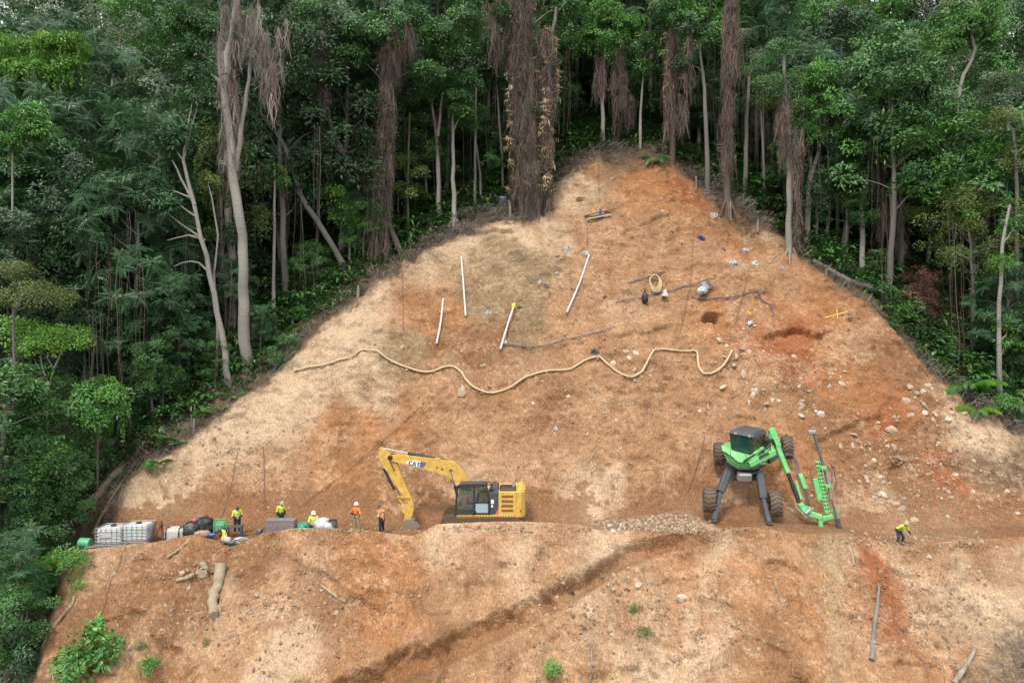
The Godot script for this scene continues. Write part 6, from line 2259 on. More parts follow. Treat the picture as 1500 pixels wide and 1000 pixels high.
	var g := copies("pebbles", shapes[0], M.rock, sp, co, self)
	tag(g, "pebbles and clods strewn over the bare soil", "gravel", "", "stuff")
	# grey boulder in the forest edge
	var bp := hit(683, 314)
	var bm := MB.new()
	bm.ball(Vector3(1.25, 0.8, 0.9), Transform3D(), noi.fin, 0.12, 0.1, 10)
	var bo: StandardMaterial3D = M.rock.duplicate()
	bo.albedo_color = lin(0.20, 0.19, 0.155)
	solo("boulder", bm.mesh(), bo, "rounded grey boulder lying between thin trunks at the forest edge", "boulder", X(bp + Vector3(0, 0.1, -0.5)))

func log_thing(called: String, label: String, cat: String, px: Array, r0: float, r1: float, tone: Color, lift := 0.5, twigs := []) -> Node3D:
	# a stem that lies on the slope through the given pixels
	var pts := []
	for q in px:
		pts.append(skin(q[0], q[1]) + UPN * (lerpf(r0, r1, pts.size() / maxf(px.size() - 1.0, 1.0)) * lift))
	var o: Vector3 = pts[0]
	var t := thing(called, label, cat, Transform3D(Basis(), o))
	for i in pts.size(): pts[i] -= o
	pts = bend(pts, 10, r0 * 0.2)
	var b := MB.new()
	trunk_mesh(b, pts, r0, r1, tone, 9, false)
	part("stem", b, M.bark, t)
	for q in twigs:
		b = MB.new()
		var f := []
		for e in q[0]: f.append(skin(e[0], e[1]) + UPN * 0.08 - o)
		trunk_mesh(b, bend(f, 5, 0.01), q[1], q[1] * 0.4, tone, 5, false)
		part("twig", b, M.bark, t)
	return t

func build_logs() -> void:
	var pale := Color(0.60, 0.48, 0.34)
	var grey := Color(0.42, 0.38, 0.34)
	log_thing("log", "thick split log standing on end down the lower slope", "log", [[322, 826], [318, 850], [311, 875], [315, 903]], 0.33, 0.24, pale, 0.8, [[[[326, 838], [330, 824]], 0.05]])
	log_thing("root_slab", "flat pale root slab beside the thick split log", "log", [[256, 849], [272, 846], [285, 842]], 0.11, 0.13, pale, 0.8)
	log_thing("root_stub", "short pale stump with a broad flare beside the thick log", "log", [[297, 841], [299, 832], [296, 824]], 0.26, 0.16, pale, 0.8, [[[[289, 842], [289, 828]], 0.09], [[[305, 836], [313, 833]], 0.06]])
	log_thing("branch", "bare branch below the black bags", "branch", [[245, 816], [262, 806], [279, 791]], 0.09, 0.07, pale)
	log_thing("branch", "bare pale branch alone on the lower left slope", "branch", [[469, 854], [485, 866], [506, 880]], 0.06, 0.13, pale)
	log_thing("branch", "short stick just below the bench edge", "branch", [[441, 779], [450, 784]], 0.05, 0.04, pale)
	log_thing("fallen_trunk", "cut pale trunk lying up the left edge above the tanks", "log", [[110, 765], [140, 730], [165, 705], [185, 685]], 0.36, 0.22, Color(0.40, 0.30, 0.20))
	log_thing("long_pole", "thin long pole leaning beside the cut trunk", "pole", [[136, 782], [155, 745], [178, 712], [198, 686]], 0.09, 0.06, Color(0.40, 0.31, 0.19))
	log_thing("bamboo_pole", "pale pole lying along the lower left edge of the soil", "pole", [[57, 950], [82, 915], [105, 886], [111, 874]], 0.1, 0.09, Color(0.55, 0.43, 0.26))
	log_thing("bamboo_pole", "pale pole in the bushes left of the green drum", "pole", [[40, 850], [75, 815], [112, 790], [120, 778]], 0.08, 0.06, Color(0.45, 0.36, 0.2))
	log_thing("dead_sapling", "long grey sapling stem lying on the lower right slope", "branch", [[1274, 968], [1276, 930], [1283, 888], [1288, 857]], 0.13, 0.06, grey, 0.8, [[[[1287, 863], [1296, 864]], 0.03], [[[1276, 946], [1284, 948]], 0.03]])
	log_thing("branch", "short white stick below the drill mast", "branch", [[1243, 801], [1247, 814], [1251, 828]], 0.06, 0.06, Color(0.6, 0.54, 0.46))
	log_thing("branch", "thick pale branch at the lower right bottom edge", "branch", [[1400, 1000], [1415, 976], [1430, 948]], 0.14, 0.08, Color(0.55, 0.48, 0.38))
	log_thing("branch", "thin straight stick at the bottom middle", "branch", [[865, 998], [866, 970], [866, 942]], 0.06, 0.04, grey)
	log_thing("branch", "thin stick lying on the middle of the lower right slope", "branch", [[1135, 856], [1140, 872], [1144, 887]], 0.03, 0.03, grey)
	log_thing("fallen_trunk", "grey fallen trunk lying down the right edge of the cut", "log", [[1188, 388], [1215, 402], [1245, 420], [1288, 438]], 0.2, 0.34, Color(0.33, 0.30, 0.27))
	log_thing("branch", "pale branch stub sticking out above the right shoulder", "branch", [[1128, 386], [1134, 378], [1141, 374]], 0.08, 0.06, pale)
	log_thing("branch", "pale broken branch on the forest edge left of the apex", "branch", [[742, 318], [760, 317], [785, 313]], 0.1, 0.07, pale)
	log_thing("branch", "thin white branch curving in the right forest", "branch", [[1306, 384], [1320, 350], [1336, 322]], 0.1, 0.05, Color(0.48, 0.43, 0.37), 12.0)
	# stems cut off close to the ground round the cut
	var tall := [[513, 468, 20], [524, 440, 22], [477, 415, 18], [482, 418, 14], [455, 497, 14], [553, 412, 20], [497, 472, 12], [747, 316, 22], [732, 296, 16], [722, 300, 14], [715, 302, 12], [1070, 318, 22], [1110, 335, 14], [260, 640, 20], [283, 640, 26], [405, 510, 18], [428, 480, 14], [1345, 494, 22], [1352, 490, 18], [1385, 515, 20], [1210, 412, 18], [1248, 412, 20], [975, 245, 10], [1020, 272, 14], [850, 255, 12], [630, 345, 14], [590, 370, 12], [605, 350, 16]]
	for q in tall:
		var p := hit(q[0], q[1])
		var h: float = q[2] * (EYE.z - p.z) / 1000.0
		var b := MB.new()
		var r := rng.randf_range(0.05, 0.1)
		trunk_mesh(b, [Vector3(0, -0.3, 0), Vector3(0.02, h * 0.5, 0), Vector3(rng.randf_range(-0.1, 0.1), h, 0)], r * 1.2, r, Color(0.52, 0.46, 0.38), 6)
		solo("cut_stem", b.mesh(), M.bark, "short pale stem cut off at the edge of the clearing", "stump", Transform3D(Basis(), p), "cut stems round the clearing")

func cable(called: String, label: String, cat: String, px: Array, r: float, mat: Material, off := 1.0, k := 40) -> void:
	# laid along the surface of the soil
	var cv := []
	for q in px: cv.append(Vector3(q[0], q[1], 0))
	cv = bend(cv, k, 0.0)
	var pts := []
	for q in cv: pts.append(skin(q.x, q.y) + UPN * (r * off + 0.05))
	for j in 2:
		for i in range(1, pts.size() - 1):
			var m: Vector3 = (pts[i - 1] + pts[i + 1]) * 0.5
			if (m - pts[i]).dot(UPN) > 0.0: pts[i] = pts[i].lerp(m, 0.7)
	var b := MB.new()
	var o: Vector3 = pts[0]
	for i in pts.size(): pts[i] -= o
	b.tube(pts, [r], 6)
	solo(called, b.mesh(), mat, label, cat, Transform3D(Basis(), o))

func crumpled(r: float, sd: int) -> MB:
	# a torn, creased piece of sheet lying flat: local z is outward
	var b := MB.new()
	var k := 9
	var pts := []
	for i in k:
		for j in k:
			var a := Vector2(i, j) / (k - 1.0) * 2.0 - Vector2.ONE
			var edge_r: float = 1.0 + 0.55 * noi.mid.get_noise_2d(a.angle() * 3.0 + sd * 17.0, sd * 5.0)
			var q: Vector2 = a * r * (1.0 if a.length() < 0.3 else edge_r) * Vector2(1.25, 0.9)
			pts.append(Vector3(q.x, q.y, r * (0.25 + 0.9 * noi.fin.get_noise_2d(q.x * 2.0 / r + sd * 9.0, q.y * 2.0 / r)) - 0.3 * r * a.length_squared()))
	for i in k - 1:
		for j in k - 1:
			b.quad(pts[i * k + j], pts[(i + 1) * k + j], pts[(i + 1) * k + j + 1], pts[i * k + j + 1])
	return b

func build_face_gear() -> void:
	cable("hose", "long cream hose sagging in loops across the face", "hose", [[432, 546], [470, 541], [510, 532], [544, 522], [565, 532], [595, 543], [625, 549], [645, 546], [666, 540], [675, 550], [685, 566], [700, 576], [722, 581], [745, 573], [770, 560], [795, 550], [830, 545], [855, 535], [870, 529], [882, 535], [900, 552], [922, 561], [940, 550], [952, 528], [963, 515], [985, 520], [1018, 518], [1021, 535], [1025, 550], [1040, 553], [1058, 540], [1070, 520]], 0.085, M.cream_hose, 0.9, 130)
	var rods := [[[676, 381], [679, 420], [682, 462], "white pipe second from the left, upright above the tan patch"], [[649, 436], [646, 475], [640, 508], "leftmost white pipe, slightly bent"], [[754, 443], [744, 478], [733, 515], "white pipe with a yellow tag near its upper end"], [[863, 375], [848, 418], [830, 460], "longest white pipe, leaning below the wooden ledge"]]
	for q in rods:
		var t := thing("white_pipe", q[3], "pipe", Transform3D(Basis(), skin(q[0][0], q[0][1])), "white pipes on the face")
		var pts := []
		for i in 3: pts.append(skin(q[i][0], q[i][1]) + UPN * 0.22 - t.position)
		var b := MB.new()
		b.tube(bend(pts, 8, 0.0), [0.085], 10)
		part("tube", b, M.white_pipe, t)
		b = MB.new()
		b.tube([pts[2].lerp(pts[1], 0.03), pts[2] + (pts[2] - pts[1]) * 0.02], [0.1], 10)
		part("end_cap", b, M.galvanised, t)
		if q[0][0] == 754:
			b = MB.new()
			b.ball(Vector3(0.17, 0.22, 0.09), Transform3D(Basis(), pts[0].lerp(pts[1], 0.18) + UPN * 0.1), noi.fin, 0.8, 0.3, 5)
			part("yellow_tag", b, M.yellow_tape, t)
	for q in [["dark rope hanging down the left of the face", [[590, 400], [590, 440], [592, 490]]], ["dark rope above the leftmost person", [[350, 668], [340, 712], [325, 758]]], ["dark rope hanging behind the grey steel chest", [[386, 655], [387, 700], [388, 748]]], ["long dark cable slanting down to the grey steel chest", [[642, 578], [600, 610], [555, 648], [500, 695], [432, 748]]], ["dark rope hanging past the silver box", [[1014, 355], [1012, 390], [1010, 420], [1000, 470], [995, 490]]], ["thin rope on the right of the face", [[1093, 410], [1086, 440], [1076, 480]]], ["thin rope dropping from the wooden ledge", [[861, 330], [860, 360]]], ["thin rope high on the face under the apex", [[876, 232], [876, 260], [877, 300]]], ["rope left of the green machine", [[1032, 640], [1022, 680], [1008, 720]]], ["dark cable below the tanks", [[186, 795], [172, 835], [158, 880], [138, 930]]]]:
		cable("rope", q[0], "rope", q[1], 0.02, M.rope_brown, 1.0, 24)
	for q in [["short blue-grey pipe behind the rope coil", [[920, 413], [940, 408], [971, 401]]], ["long blue-grey pipe running under the silver box", [[902, 441], [935, 436], [960, 431], [985, 425], [1045, 417]]], ["blue-grey pipe sagging right of the silver box", [[1012, 436], [1025, 443], [1045, 444], [1080, 437], [1107, 433], [1126, 432]]], ["blue-grey pipe end hanging at the right", [[1107, 433], [1118, 445], [1127, 452], [1133, 466]]], ["thin dark pipe low on the face by the pipe foot", [[733, 505], [790, 508], [850, 498], [900, 482]]]]:
		cable("thin_pipe", q[0], "pipe", q[1], 0.045, M.blue_pipe, 1.4, 24)
	# wooden ledge with a blue pole
	var p := skin(877, 320)
	var t := thing("wooden_ledge", "small wooden ledge of planks with a blue post near the apex", "platform", Transform3D(Basis(), p))
	for q in [[856, 317, 893, 313], [859, 323, 895, 320], [862, 319, 885, 318]]:
		var b := MB.new()
		bar(b, skin(q[0], q[1]) + UPN * 0.25 - p, skin(q[2], q[3]) + UPN * 0.25 - p, 0.24, 0.09, Vector3.UP, 0.02)
		part("plank", b, M.white_pipe if q[0] == 859 else M.raw_wood, t)
	var b := MB.new()
	b.tube([Vector3(0.1, 0.1, 0.25), Vector3(0.14, 0.55, 0.25), Vector3(0.12, 0.9, 0.25)], [0.11, 0.12, 0.05], 8)
	part("blue_post", b, M.blue_plastic, t)
	# coil of cream hose
	b = MB.new()
	p = skin(957, 416)
	for k in 4:
		var ring := []
		for j in 25:
			var a := TAU * j / 24.0
			ring.append(Vector3(cos(a) * (0.42 + 0.03 * k) + 0.05 * k, sin(a) * (0.78 + 0.05 * k) - 0.05 * k, 0.3 - 0.05 * k + 0.05 * sin(a * 2.0)))
		b.tube(ring, [0.05], 6, false)
	solo("hose_coil", b.mesh(), M.cream_hose, "coil of cream hose hung on the upper face", "hose", Transform3D(Basis(Vector3.RIGHT, -0.7).rotated(Vector3.BACK, -0.25), p + Vector3(0, 0.1, 0.2)))
	b = MB.new()
	b.ball(Vector3(0.26, 0.5, 0.24), Transform3D(), noi.fin, 0.3, 0.12, 6)
	b.tube([Vector3(0, 0.45, 0), Vector3(0.03, 0.75, 0.0)], [0.06, 0.03], 6)
	solo("black_bag", b.mesh(), M.black_sheet, "black tied bag hanging left of the white cone", "bag", Transform3D(Basis(), skin(944, 440) + UPN * 0.25))
	b = MB.new()
	b.lathe([Vector2(0.3, 0), Vector2(0.28, 0.06), Vector2(0.08, 0.55), Vector2(0, 0.6)], 14)
	solo("white_cone", b.mesh(), M.white_fabric, "small white cone hanging on the long pipe", "cone", Transform3D(Basis(), skin(974, 436) + UPN * 0.2))
	t = thing("silver_box", "silver metal box with a crumpled grey cover on the face", "box", Transform3D(Basis.from_euler(Vector3(-0.5, 0.5, 0.3)), skin(1030, 429) + UPN * 0.4))
	b = MB.new()
	b.box(Vector3(0.95, 0.75, 0.7), Transform3D(), 0.06)
	part("case", b, M.light_steel, t)
	b = MB.new()
	b.box(Vector3(0.5, 0.66, 0.04), Transform3D(Basis(), Vector3(0.22, 0, 0.36)), 0.01)
	part("side_panel", b, M.grey_steel, t)
	b = MB.new()
	b.ball(Vector3(0.5, 0.3, 0.3), Transform3D(Basis(), Vector3(-0.62, -0.25, 0.05)), noi.fin, 0.8, 0.3, 9)
	part("cover", b, M.clear_bag, t)
	# rags and scraps of sheet left on the face
	var i := 0
	for q in [[1045, 318, 0.55, "white_fabric", "white torn cloth high on the right of the face"], [1026, 354, 0.4, "blue_plastic", "scrap of blue sheet above the silver box"], [1093, 366, 0.35, "clear_bag", "grey strip of sheet on the upper right face"], [1070, 394, 0.4, "clear_bag", "grey scrap of sheet over a small hole"], [1104, 389, 0.5, "clear_bag", "flat grey scrap right of the strip"], [1058, 368, 0.28, "lilac_steel", "small grey knot of sheet on the upper right face"], [858, 372, 0.4, "clear_bag", "white scrap at the head of the longest pipe"], [831, 366, 0.5, "white_fabric", "white splashed cloth above the middle of the face"], [832, 378, 0.35, "white_fabric", "white rag under the splashed cloth"], [816, 381, 0.28, "lilac_steel", "small dark-edged rag left of the splashed cloth"], [792, 415, 0.32, "clear_bag", "pale scrap in the middle of the face"], [800, 421, 0.25, "lilac_steel", "lilac scrap in the middle of the face"], [815, 401, 0.25, "white_fabric", "small white rag in the middle of the face"], [714, 457, 0.34, "white_fabric", "white crumpled rag right of the upright pipe"], [726, 455, 0.26, "white_fabric", "narrow white rag beside the crumpled one"], [739, 502, 0.3, "clear_bag", "pale bag at the foot of the tagged pipe"], [761, 447, 0.22, "blue_pipe", "small dark scrap right of the yellow tag"], [815, 632, 0.3, "white_fabric", "white rag low on the middle of the face"], [1097, 460, 0.26, "yellow_tape", "yellowish bundle on the right of the face"], [1098, 473, 0.36, "clear_bag", "grey scrap below the yellowish bundle"], [1198, 468, 0.22, "blue_pipe", "small blue peg left of the yellow cross"], [887, 432, 0.28, "rope_brown", "dark hanging pouch left of the black bag"], [1085, 518, 0.3, "grey_steel", "grey bracket at the end of the hose"], [872, 522, 0.45, "grey_steel", "grey metal clamp where the hose dips"], [1145, 397, 0.3, "white_fabric", "white string tied to a root on the right edge"], [896, 264, 0.22, "white_fabric", "white scrap under the apex"], [967, 301, 0.22, "white_fabric", "white scrap on the orange soil"], [968, 321, 0.22, "clear_bag", "grey scrap on the orange soil"]]:
		b = crumpled(q[2] * 0.62, i)
		solo("sheet_scrap", b.mesh(), M[q[3]], q[4], "scrap", Transform3D(Basis.from_euler(Vector3(-0.66, 0, rng.randf_range(-0.8, 0.8))), skin(q[0], q[1]) + UPN * 0.06), "scraps left on the face")
		i += 1
	# yellow cross of tape
	t = thing("tape_cross", "yellow cross of tape pegged on the right of the face", "tape", Transform3D(Basis(), skin(1222, 468) + UPN * 0.08))
	for q in [[1206, 469, 1236, 467], [1222, 461, 1223, 474]]:
		b = MB.new()
		bar(b, skin(q[0], q[1]) + UPN * 0.1 - t.position, skin(q[2], q[3]) + UPN * 0.1 - t.position, 0.045, 0.02, UPN)
		part("strip", b, M.yellow_tape, t)
	b = MB.new()
	b.lathe([Vector2(0, 0), Vector2(0.4, 0), Vector2(0.48, 0.75), Vector2(0.5, 0.85), Vector2(0.3, 0.95), Vector2(0, 0.95)], 16)
	solo("round_bin", b.mesh(), M.blue_pipe, "dark round bin standing at the forest edge left of the great vine column", "bin", X(hit(737, 302) + Vector3(0, -0.05, 0)))

func ibc(label: String, at: Vector3, yaw: float, w: float, d: float, h: float, plate: bool) -> void:
	var t := thing("water_tank", label, "tank", X(at, yaw), "caged water tanks")
	var b := MB.new()
	for x in [-0.4, 0.0, 0.4]:
		b.box(Vector3(w * 0.12, 0.12, d * 0.96), Transform3D(Basis(), Vector3(x * w, 0.06, 0)), 0.01)
	b.box(Vector3(w, 0.05, d), Transform3D(Basis(), Vector3(0, 0.145, 0)), 0.01)
	part("pallet", b, M.galvanised, t)
	b = MB.new()
	b.ball(Vector3(w * 0.5, h * 0.5, d * 0.5) * 0.98, Transform3D(Basis(), Vector3(0, 0.18 + h * 0.5, 0)), null, 0.0, 1.0, 10, false, 0.22)
	part("plastic_tank", b, M.tank_plastic, t)
	var y0 := 0.17
	var y1 := 0.18 + h
	for k in 6:
		var y := lerpf(y0 + 0.03, y1, k / 5.0)
		b = MB.new()
		var e := [Vector3(-w, 0, -d) * 0.51, Vector3(w, 0, -d) * 0.51, Vector3(w, 0, d) * 0.51, Vector3(-w, 0, d) * 0.51]
		for j in 4: rod(b, e[j] + Vector3(0, y, 0), e[(j + 1) % 4] + Vector3(0, y, 0), 0.016, 5)
		part("cage_hoop", b, M.galvanised, t)
	for k in 6:
		for s in [-1.0, 1.0]:
			b = MB.new()
			var x := lerpf(-0.51, 0.51, k / 5.0) * w
			rod(b, Vector3(x, y0, s * d * 0.52), Vector3(x, y1, s * d * 0.52), 0.016, 5)
			part("cage_upright", b, M.galvanised, t)
			b = MB.new()
			rod(b, Vector3(s * w * 0.52, y0, x / w * d), Vector3(s * w * 0.52, y1, x / w * d), 0.016, 5)
			part("cage_upright", b, M.galvanised, t)
	b = MB.new()
	b.lathe([Vector2(0.16, 0), Vector2(0.16, 0.06), Vector2(0, 0.06)], 14, Transform3D(Basis(), Vector3(0, y1, 0)))
	part("lid", b, M.black_sheet, t)
	if plate:
		b = MB.new()
		b.box(Vector3(w * 0.4, h * 0.3, 0.015), Transform3D(Basis(), Vector3(-w * 0.1, 0.18 + h * 0.6, d * 0.535)), 0.003)
		part("label_plate", b, M.white_fabric, t)

func heap(called: String, label: String, cat: String, at: Vector3, r: Vector3, mat: Material, amp := 0.3, freq := 0.12) -> void:
	var b := MB.new()
	b.ball(r, Transform3D(Basis(), Vector3.ZERO), noi.fin, amp, freq, 9, false, 0.7)
	for k in b.v.size():
		if b.v[k].y < -r.y * 0.55: b.v[k].y = -r.y * 0.55
	solo(called, b.mesh(), mat, label, cat, X(at + Vector3(0, r.y * 0.55, 0), rng.randf() * 6.0))

func build_bench_gear() -> void:
	ibc("caged water tank with a label plate, nearest the forest", spot(166, -1.0) + Vector3(0, -0.05, 0), 0.06, 1.5, 1.15, 1.0, true)
	ibc("caged water tank without a plate, standing beside the planks", spot(203, -1.1), 0.06, 1.45, 1.15, 1.0, false)
	var t := thing("green_drum", "mint green plastic drum lying left of the tanks", "drum", Transform3D(Basis(Vector3.BACK, 1.5), spot(125, -0.8) + Vector3(0.3, 0.3, 0)))
	var b := MB.new()
	b.lathe([Vector2(0, 0), Vector2(0.27, 0), Vector2(0.29, 0.04), Vector2(0.29, 0.2), Vector2(0.31, 0.22), Vector2(0.29, 0.24), Vector2(0.29, 0.44), Vector2(0.31, 0.46), Vector2(0.29, 0.48), Vector2(0.29, 0.64), Vector2(0.25, 0.67), Vector2(0, 0.67)], 20)
	part("shell", b, M.mint_plastic, t)
	b = MB.new()
	b.lathe([Vector2(0.2, 0.66), Vector2(0.2, 0.7), Vector2(0, 0.7)], 14)
	part("lid", b, M.black_sheet, t)
	for k in 3:
		b = MB.new()
		var o := spot(225 + k * 6, -1.2 - 0.2 * k)
		b.box(Vector3(0.13, [1.35, 1.1, 1.22][k], 0.045), Transform3D(Basis.from_euler(Vector3(-0.35, 0.3, [-0.1, -0.28, 0.12][k])), Vector3(0, 0.55, 0)), 0.01)
		solo("plank", b.mesh(), M.old_wood, ["dark plank leaning against the right water tank", "dark plank standing between two others", "dark plank nearest the white bulk bag"][k], "plank", Transform3D(Basis(), o))
	t = thing("bulk_bag", "white bulk bag with dark straps between the planks and the black sheets", "bag", X(spot(258, -1.2), 0.1))
	b = MB.new()
	b.ball(Vector3(0.6, 0.38, 0.45), Transform3D(Basis(), Vector3(0, 0.34, 0)), noi.fin, 0.1, 0.12, 8, false, 0.4)
	part("sack", b, M.white_fabric, t)
	for s in [-0.45, 0.3]:
		b = MB.new()
		b.tube(bend([Vector3(s, 0.0, 0.47), Vector3(s, 0.6, 0.47), Vector3(s, 0.78, 0.2), Vector3(s, 0.7, -0.2)], 10, 0.0), [0.035], 5)
		part("strap", b, M.black_sheet, t)
	heap("black_sheet", "crumpled black plastic sheet right of the white bulk bag", "sheet", spot(281, -1.3), Vector3(0.52, 0.62, 0.5), M.black_sheet)
	heap("black_sheet", "black plastic sheet heaped behind, nearer the green pump", "sheet", spot(297, -1.7), Vector3(0.6, 0.66, 0.5), M.black_sheet)
	heap("red_cloth", "reddish cloth thrown on the black sheets", "cloth", spot(284, -1.6) + Vector3(0, 0.85, 0), Vector3(0.2, 0.13, 0.2), M.pink_print)
	heap("blue_can", "small blue can on top of the black sheets", "can", spot(290, -1.6) + Vector3(0, 0.8, 0), Vector3(0.13, 0.2, 0.13), M.blue_plastic, 0.05)
	heap("beige_sack", "beige sack lying in front of the black sheets", "sack", spot(296, -0.6), Vector3(0.42, 0.2, 0.25), M.beige_fabric)
	b = MB.new()
	b.tube([Vector3(-0.25, 0.18, 0), Vector3(0.25, 0.18, 0)], [0.14], 14)
	solo("blue_roll", b.mesh(), M.blue_plastic, "blue roll lying beside the beige sack", "roll", X(spot(308, -0.7), 0.2))
	# pump with hoses
	t = thing("pump", "green pump set with yellow hoses beside the leftmost person", "pump", X(spot(322, -1.3), 0.3))
	b = MB.new()
	b.box(Vector3(0.55, 0.5, 0.5), Transform3D(Basis(), Vector3(0, 0.55, 0)), 0.06)
	part("housing", b, M.mint_plastic, t)
	b = MB.new()
	for sx in [-0.33, 0.33]:
		for sz in [-0.28, 0.28]:
			rod(b, Vector3(sx, 0, sz), Vector3(sx, 0.95, sz), 0.025, 6)
	for sz in [-0.28, 0.28]: rod(b, Vector3(-0.33, 0.95, sz), Vector3(0.33, 0.95, sz), 0.025, 6)
	part("frame", b, M.mint_plastic, t)
	b = MB.new()
	b.lathe([Vector2(0, 0), Vector2(0.14, 0), Vector2(0.14, 0.2), Vector2(0, 0.2)], 14, Transform3D(Basis(Vector3.RIGHT, PI / 2), Vector3(0.05, 0.5, 0.25)))
	part("motor", b, M.grey_steel, t)
	for k in 3:
		b = MB.new()
		b.tube(bend([Vector3(0.1, 0.5, 0.4), Vector3(0.25 + 0.08 * k, 0.35, 0.6), Vector3(0.2 + 0.1 * k, 0.0, 0.9), Vector3(0.5 + 0.1 * k, -0.15, 1.05)], 12, 0.0), [0.035], 6)
		part("outlet_hose", b, M.yellow_tape, t)
	t = thing("steel_trestle", "dark steel trestle table in front of the leftmost person", "table", X(spot(343, -1.05), 0.1))
	b = MB.new()
	b.box(Vector3(0.95, 0.07, 0.5), Transform3D(Basis(), Vector3(0, 0.68, 0)), 0.015)
	part("table_top", b, M.slate_paint, t)
	for sx in [-0.4, 0.4]:
		for sz in [-0.2, 0.2]:
			b = MB.new()
			bar(b, Vector3(sx, -0.05, sz), Vector3(sx, 0.65, sz), 0.07, 0.07, Vector3.RIGHT)
			part("leg", b, M.slate_paint, t)
	t = thing("white_bucket", "white bucket lying at the bench edge below the pump", "bucket", Transform3D(Basis(Vector3.BACK, 1.3), spot(332, -0.35) + Vector3(0.2, 0.22, 0)))
	b = MB.new()
	b.lathe([Vector2(0, 0), Vector2(0.17, 0), Vector2(0.21, 0.4), Vector2(0.225, 0.42), Vector2(0.2, 0.42), Vector2(0.16, 0.05), Vector2(0, 0.05)], 18)
	part("pail", b, M.white_fabric, t)
	b = MB.new()
	b.tube(bend([Vector3(0.21, 0.38, 0), Vector3(0.1, 0.38, 0.25), Vector3(-0.1, 0.38, 0.25), Vector3(-0.21, 0.38, 0)], 8, 0.0), [0.012], 5)
	part("handle", b, M.galvanised, t)
	t = thing("hose_reel", "grey hose in loose loops beside the white bucket", "hose", X(spot(350, -0.3), 0.0))
	for k in 3:
		b = MB.new()
		var ring := []
		for j in 21:
			var a := TAU * j / 20.0
			ring.append(Vector3(cos(a) * (0.3 + 0.06 * k) + 0.1 * k, 0.12 + 0.05 * k + 0.22 * sin(a), 0.2 * sin(a) + 0.1))
		b.tube(ring, [0.028], 6, false)
		part("loop", b, M.clear_bag, t)
	t = thing("small_motor", "small grey motor lying between the bucket and the hose loops", "motor", X(spot(339, -0.3), 0.4))
	b = MB.new()
	b.tube([Vector3(-0.2, 0.16, 0), Vector3(-0.17, 0.16, 0), Vector3(0.2, 0.16, 0)], [0.1, 0.15, 0.15], 14)
	part("motor_body", b, M.grey_steel, t)
	b = MB.new()
	b.tube([Vector3(0.2, 0.16, 0), Vector3(0.34, 0.16, 0)], [0.05], 10)
	part("shaft", b, M.galvanised, t)
	b = MB.new()
	b.box(Vector3(0.3, 0.04, 0.28), Transform3D(Basis(), Vector3(0, 0.01, 0)), 0.005)
	part("foot", b, M.black_sheet, t)
	# steel chest
	t = thing("steel_chest", "grey steel chest with faded red marks in front of a person", "chest", X(spot(412, -1.2), -0.02))
	b = MB.new()
	b.box(Vector3(1.72, 0.78, 0.62), Transform3D(Basis(), Vector3(0, 0.42, 0)), 0.02)
	part("case", b, M.lilac_steel, t)
	b = MB.new()
	b.box(Vector3(1.76, 0.05, 0.66), Transform3D(Basis(), Vector3(0, 0.835, 0)), 0.015)
	part("lid", b, M.lilac_steel, t)
	for q in [[-0.45, 0.5, 0.2, 0.03, 0.1], [-0.3, 0.54, 0.05, 0.16, 0.2], [-0.1, 0.52, 0.26, 0.03, -0.1], [0.1, 0.56, 0.2, 0.025, 0.1], [0.28, 0.55, 0.06, 0.12, -0.2], [0.42, 0.6, 0.24, 0.025, 0.05]]:
		b = MB.new()
		b.box(Vector3(q[2], q[3], 0.006), Transform3D(Basis(Vector3.BACK, q[4]), Vector3(q[0], q[1], 0.313)))
		part("red_mark", b, M.red_chalk, t)
	for q in [[-0.15, 0.44], [-0.6, 0.38], [0.35, 0.2]]:
		b = MB.new()
		b.ball(Vector3(0.09, 0.05, 0.008), Transform3D(Basis(), Vector3(q[0], q[1], 0.312)), noi.fin, 0.3, 0.3, 4)
		part("rust_spot", b, M.rope_brown, t)
	heap("teal_sheet", "teal plastic sheet left of the kneeling person", "sheet", spot(446, -1.3), Vector3(0.42, 0.36, 0.35), M.teal_sheet)
	heap("clear_bag", "clear plastic bag right of the kneeling person", "bag", spot(471, -1.5), Vector3(0.5, 0.5, 0.4), M.clear_bag)
	heap("clear_bag", "smaller clear bag between the clear bag and the grey drum", "bag", spot(480, -1.3), Vector3(0.28, 0.36, 0.3), M.clear_bag)
	t = thing("grey_drum", "grey drum with dark lid at the end of the clear bags", "drum", X(spot(487, -1.5), 0.0))
	b = MB.new()
	b.lathe([Vector2(0, 0), Vector2(0.27, 0), Vector2(0.28, 0.25), Vector2(0.3, 0.27), Vector2(0.28, 0.29), Vector2(0.28, 0.6), Vector2(0.25, 0.63), Vector2(0, 0.63)], 18)
	part("shell", b, M.grey_steel, t)
	b = MB.new()
	b.lathe([Vector2(0.26, 0.62), Vector2(0.26, 0.68), Vector2(0, 0.7)], 16)
	part("lid", b, M.black_sheet, t)
	heap("dark_ball", "small dark bundle alone left of the steel chest", "bundle", spot(380, -1.6), Vector3(0.17, 0.2, 0.17), M.blue_pipe)
	b = MB.new()
	b.box(Vector3(1.5, 0.05, 0.3), Transform3D(Basis.from_euler(Vector3(0.1, 0.1, 0.1)), Vector3(0, 0.06, 0)), 0.01)
	solo("plank", b.mesh(), M.worn_steel, "grey board lying between the green drum and the tanks", "plank", X(spot(143, -0.5), 0.0))
	# shovel of the bending person
	t = thing("shovel", "shovel held by the bending person on the right", "shovel", Transform3D(Basis(), spot(1331, -0.75)))
	b = MB.new()
	rod(b, Vector3(-0.3, 0.75, -0.15), Vector3(0.05, 0.12, 0.05), 0.02, 6)
	part("shaft", b, M.raw_wood, t)
	b = MB.new()
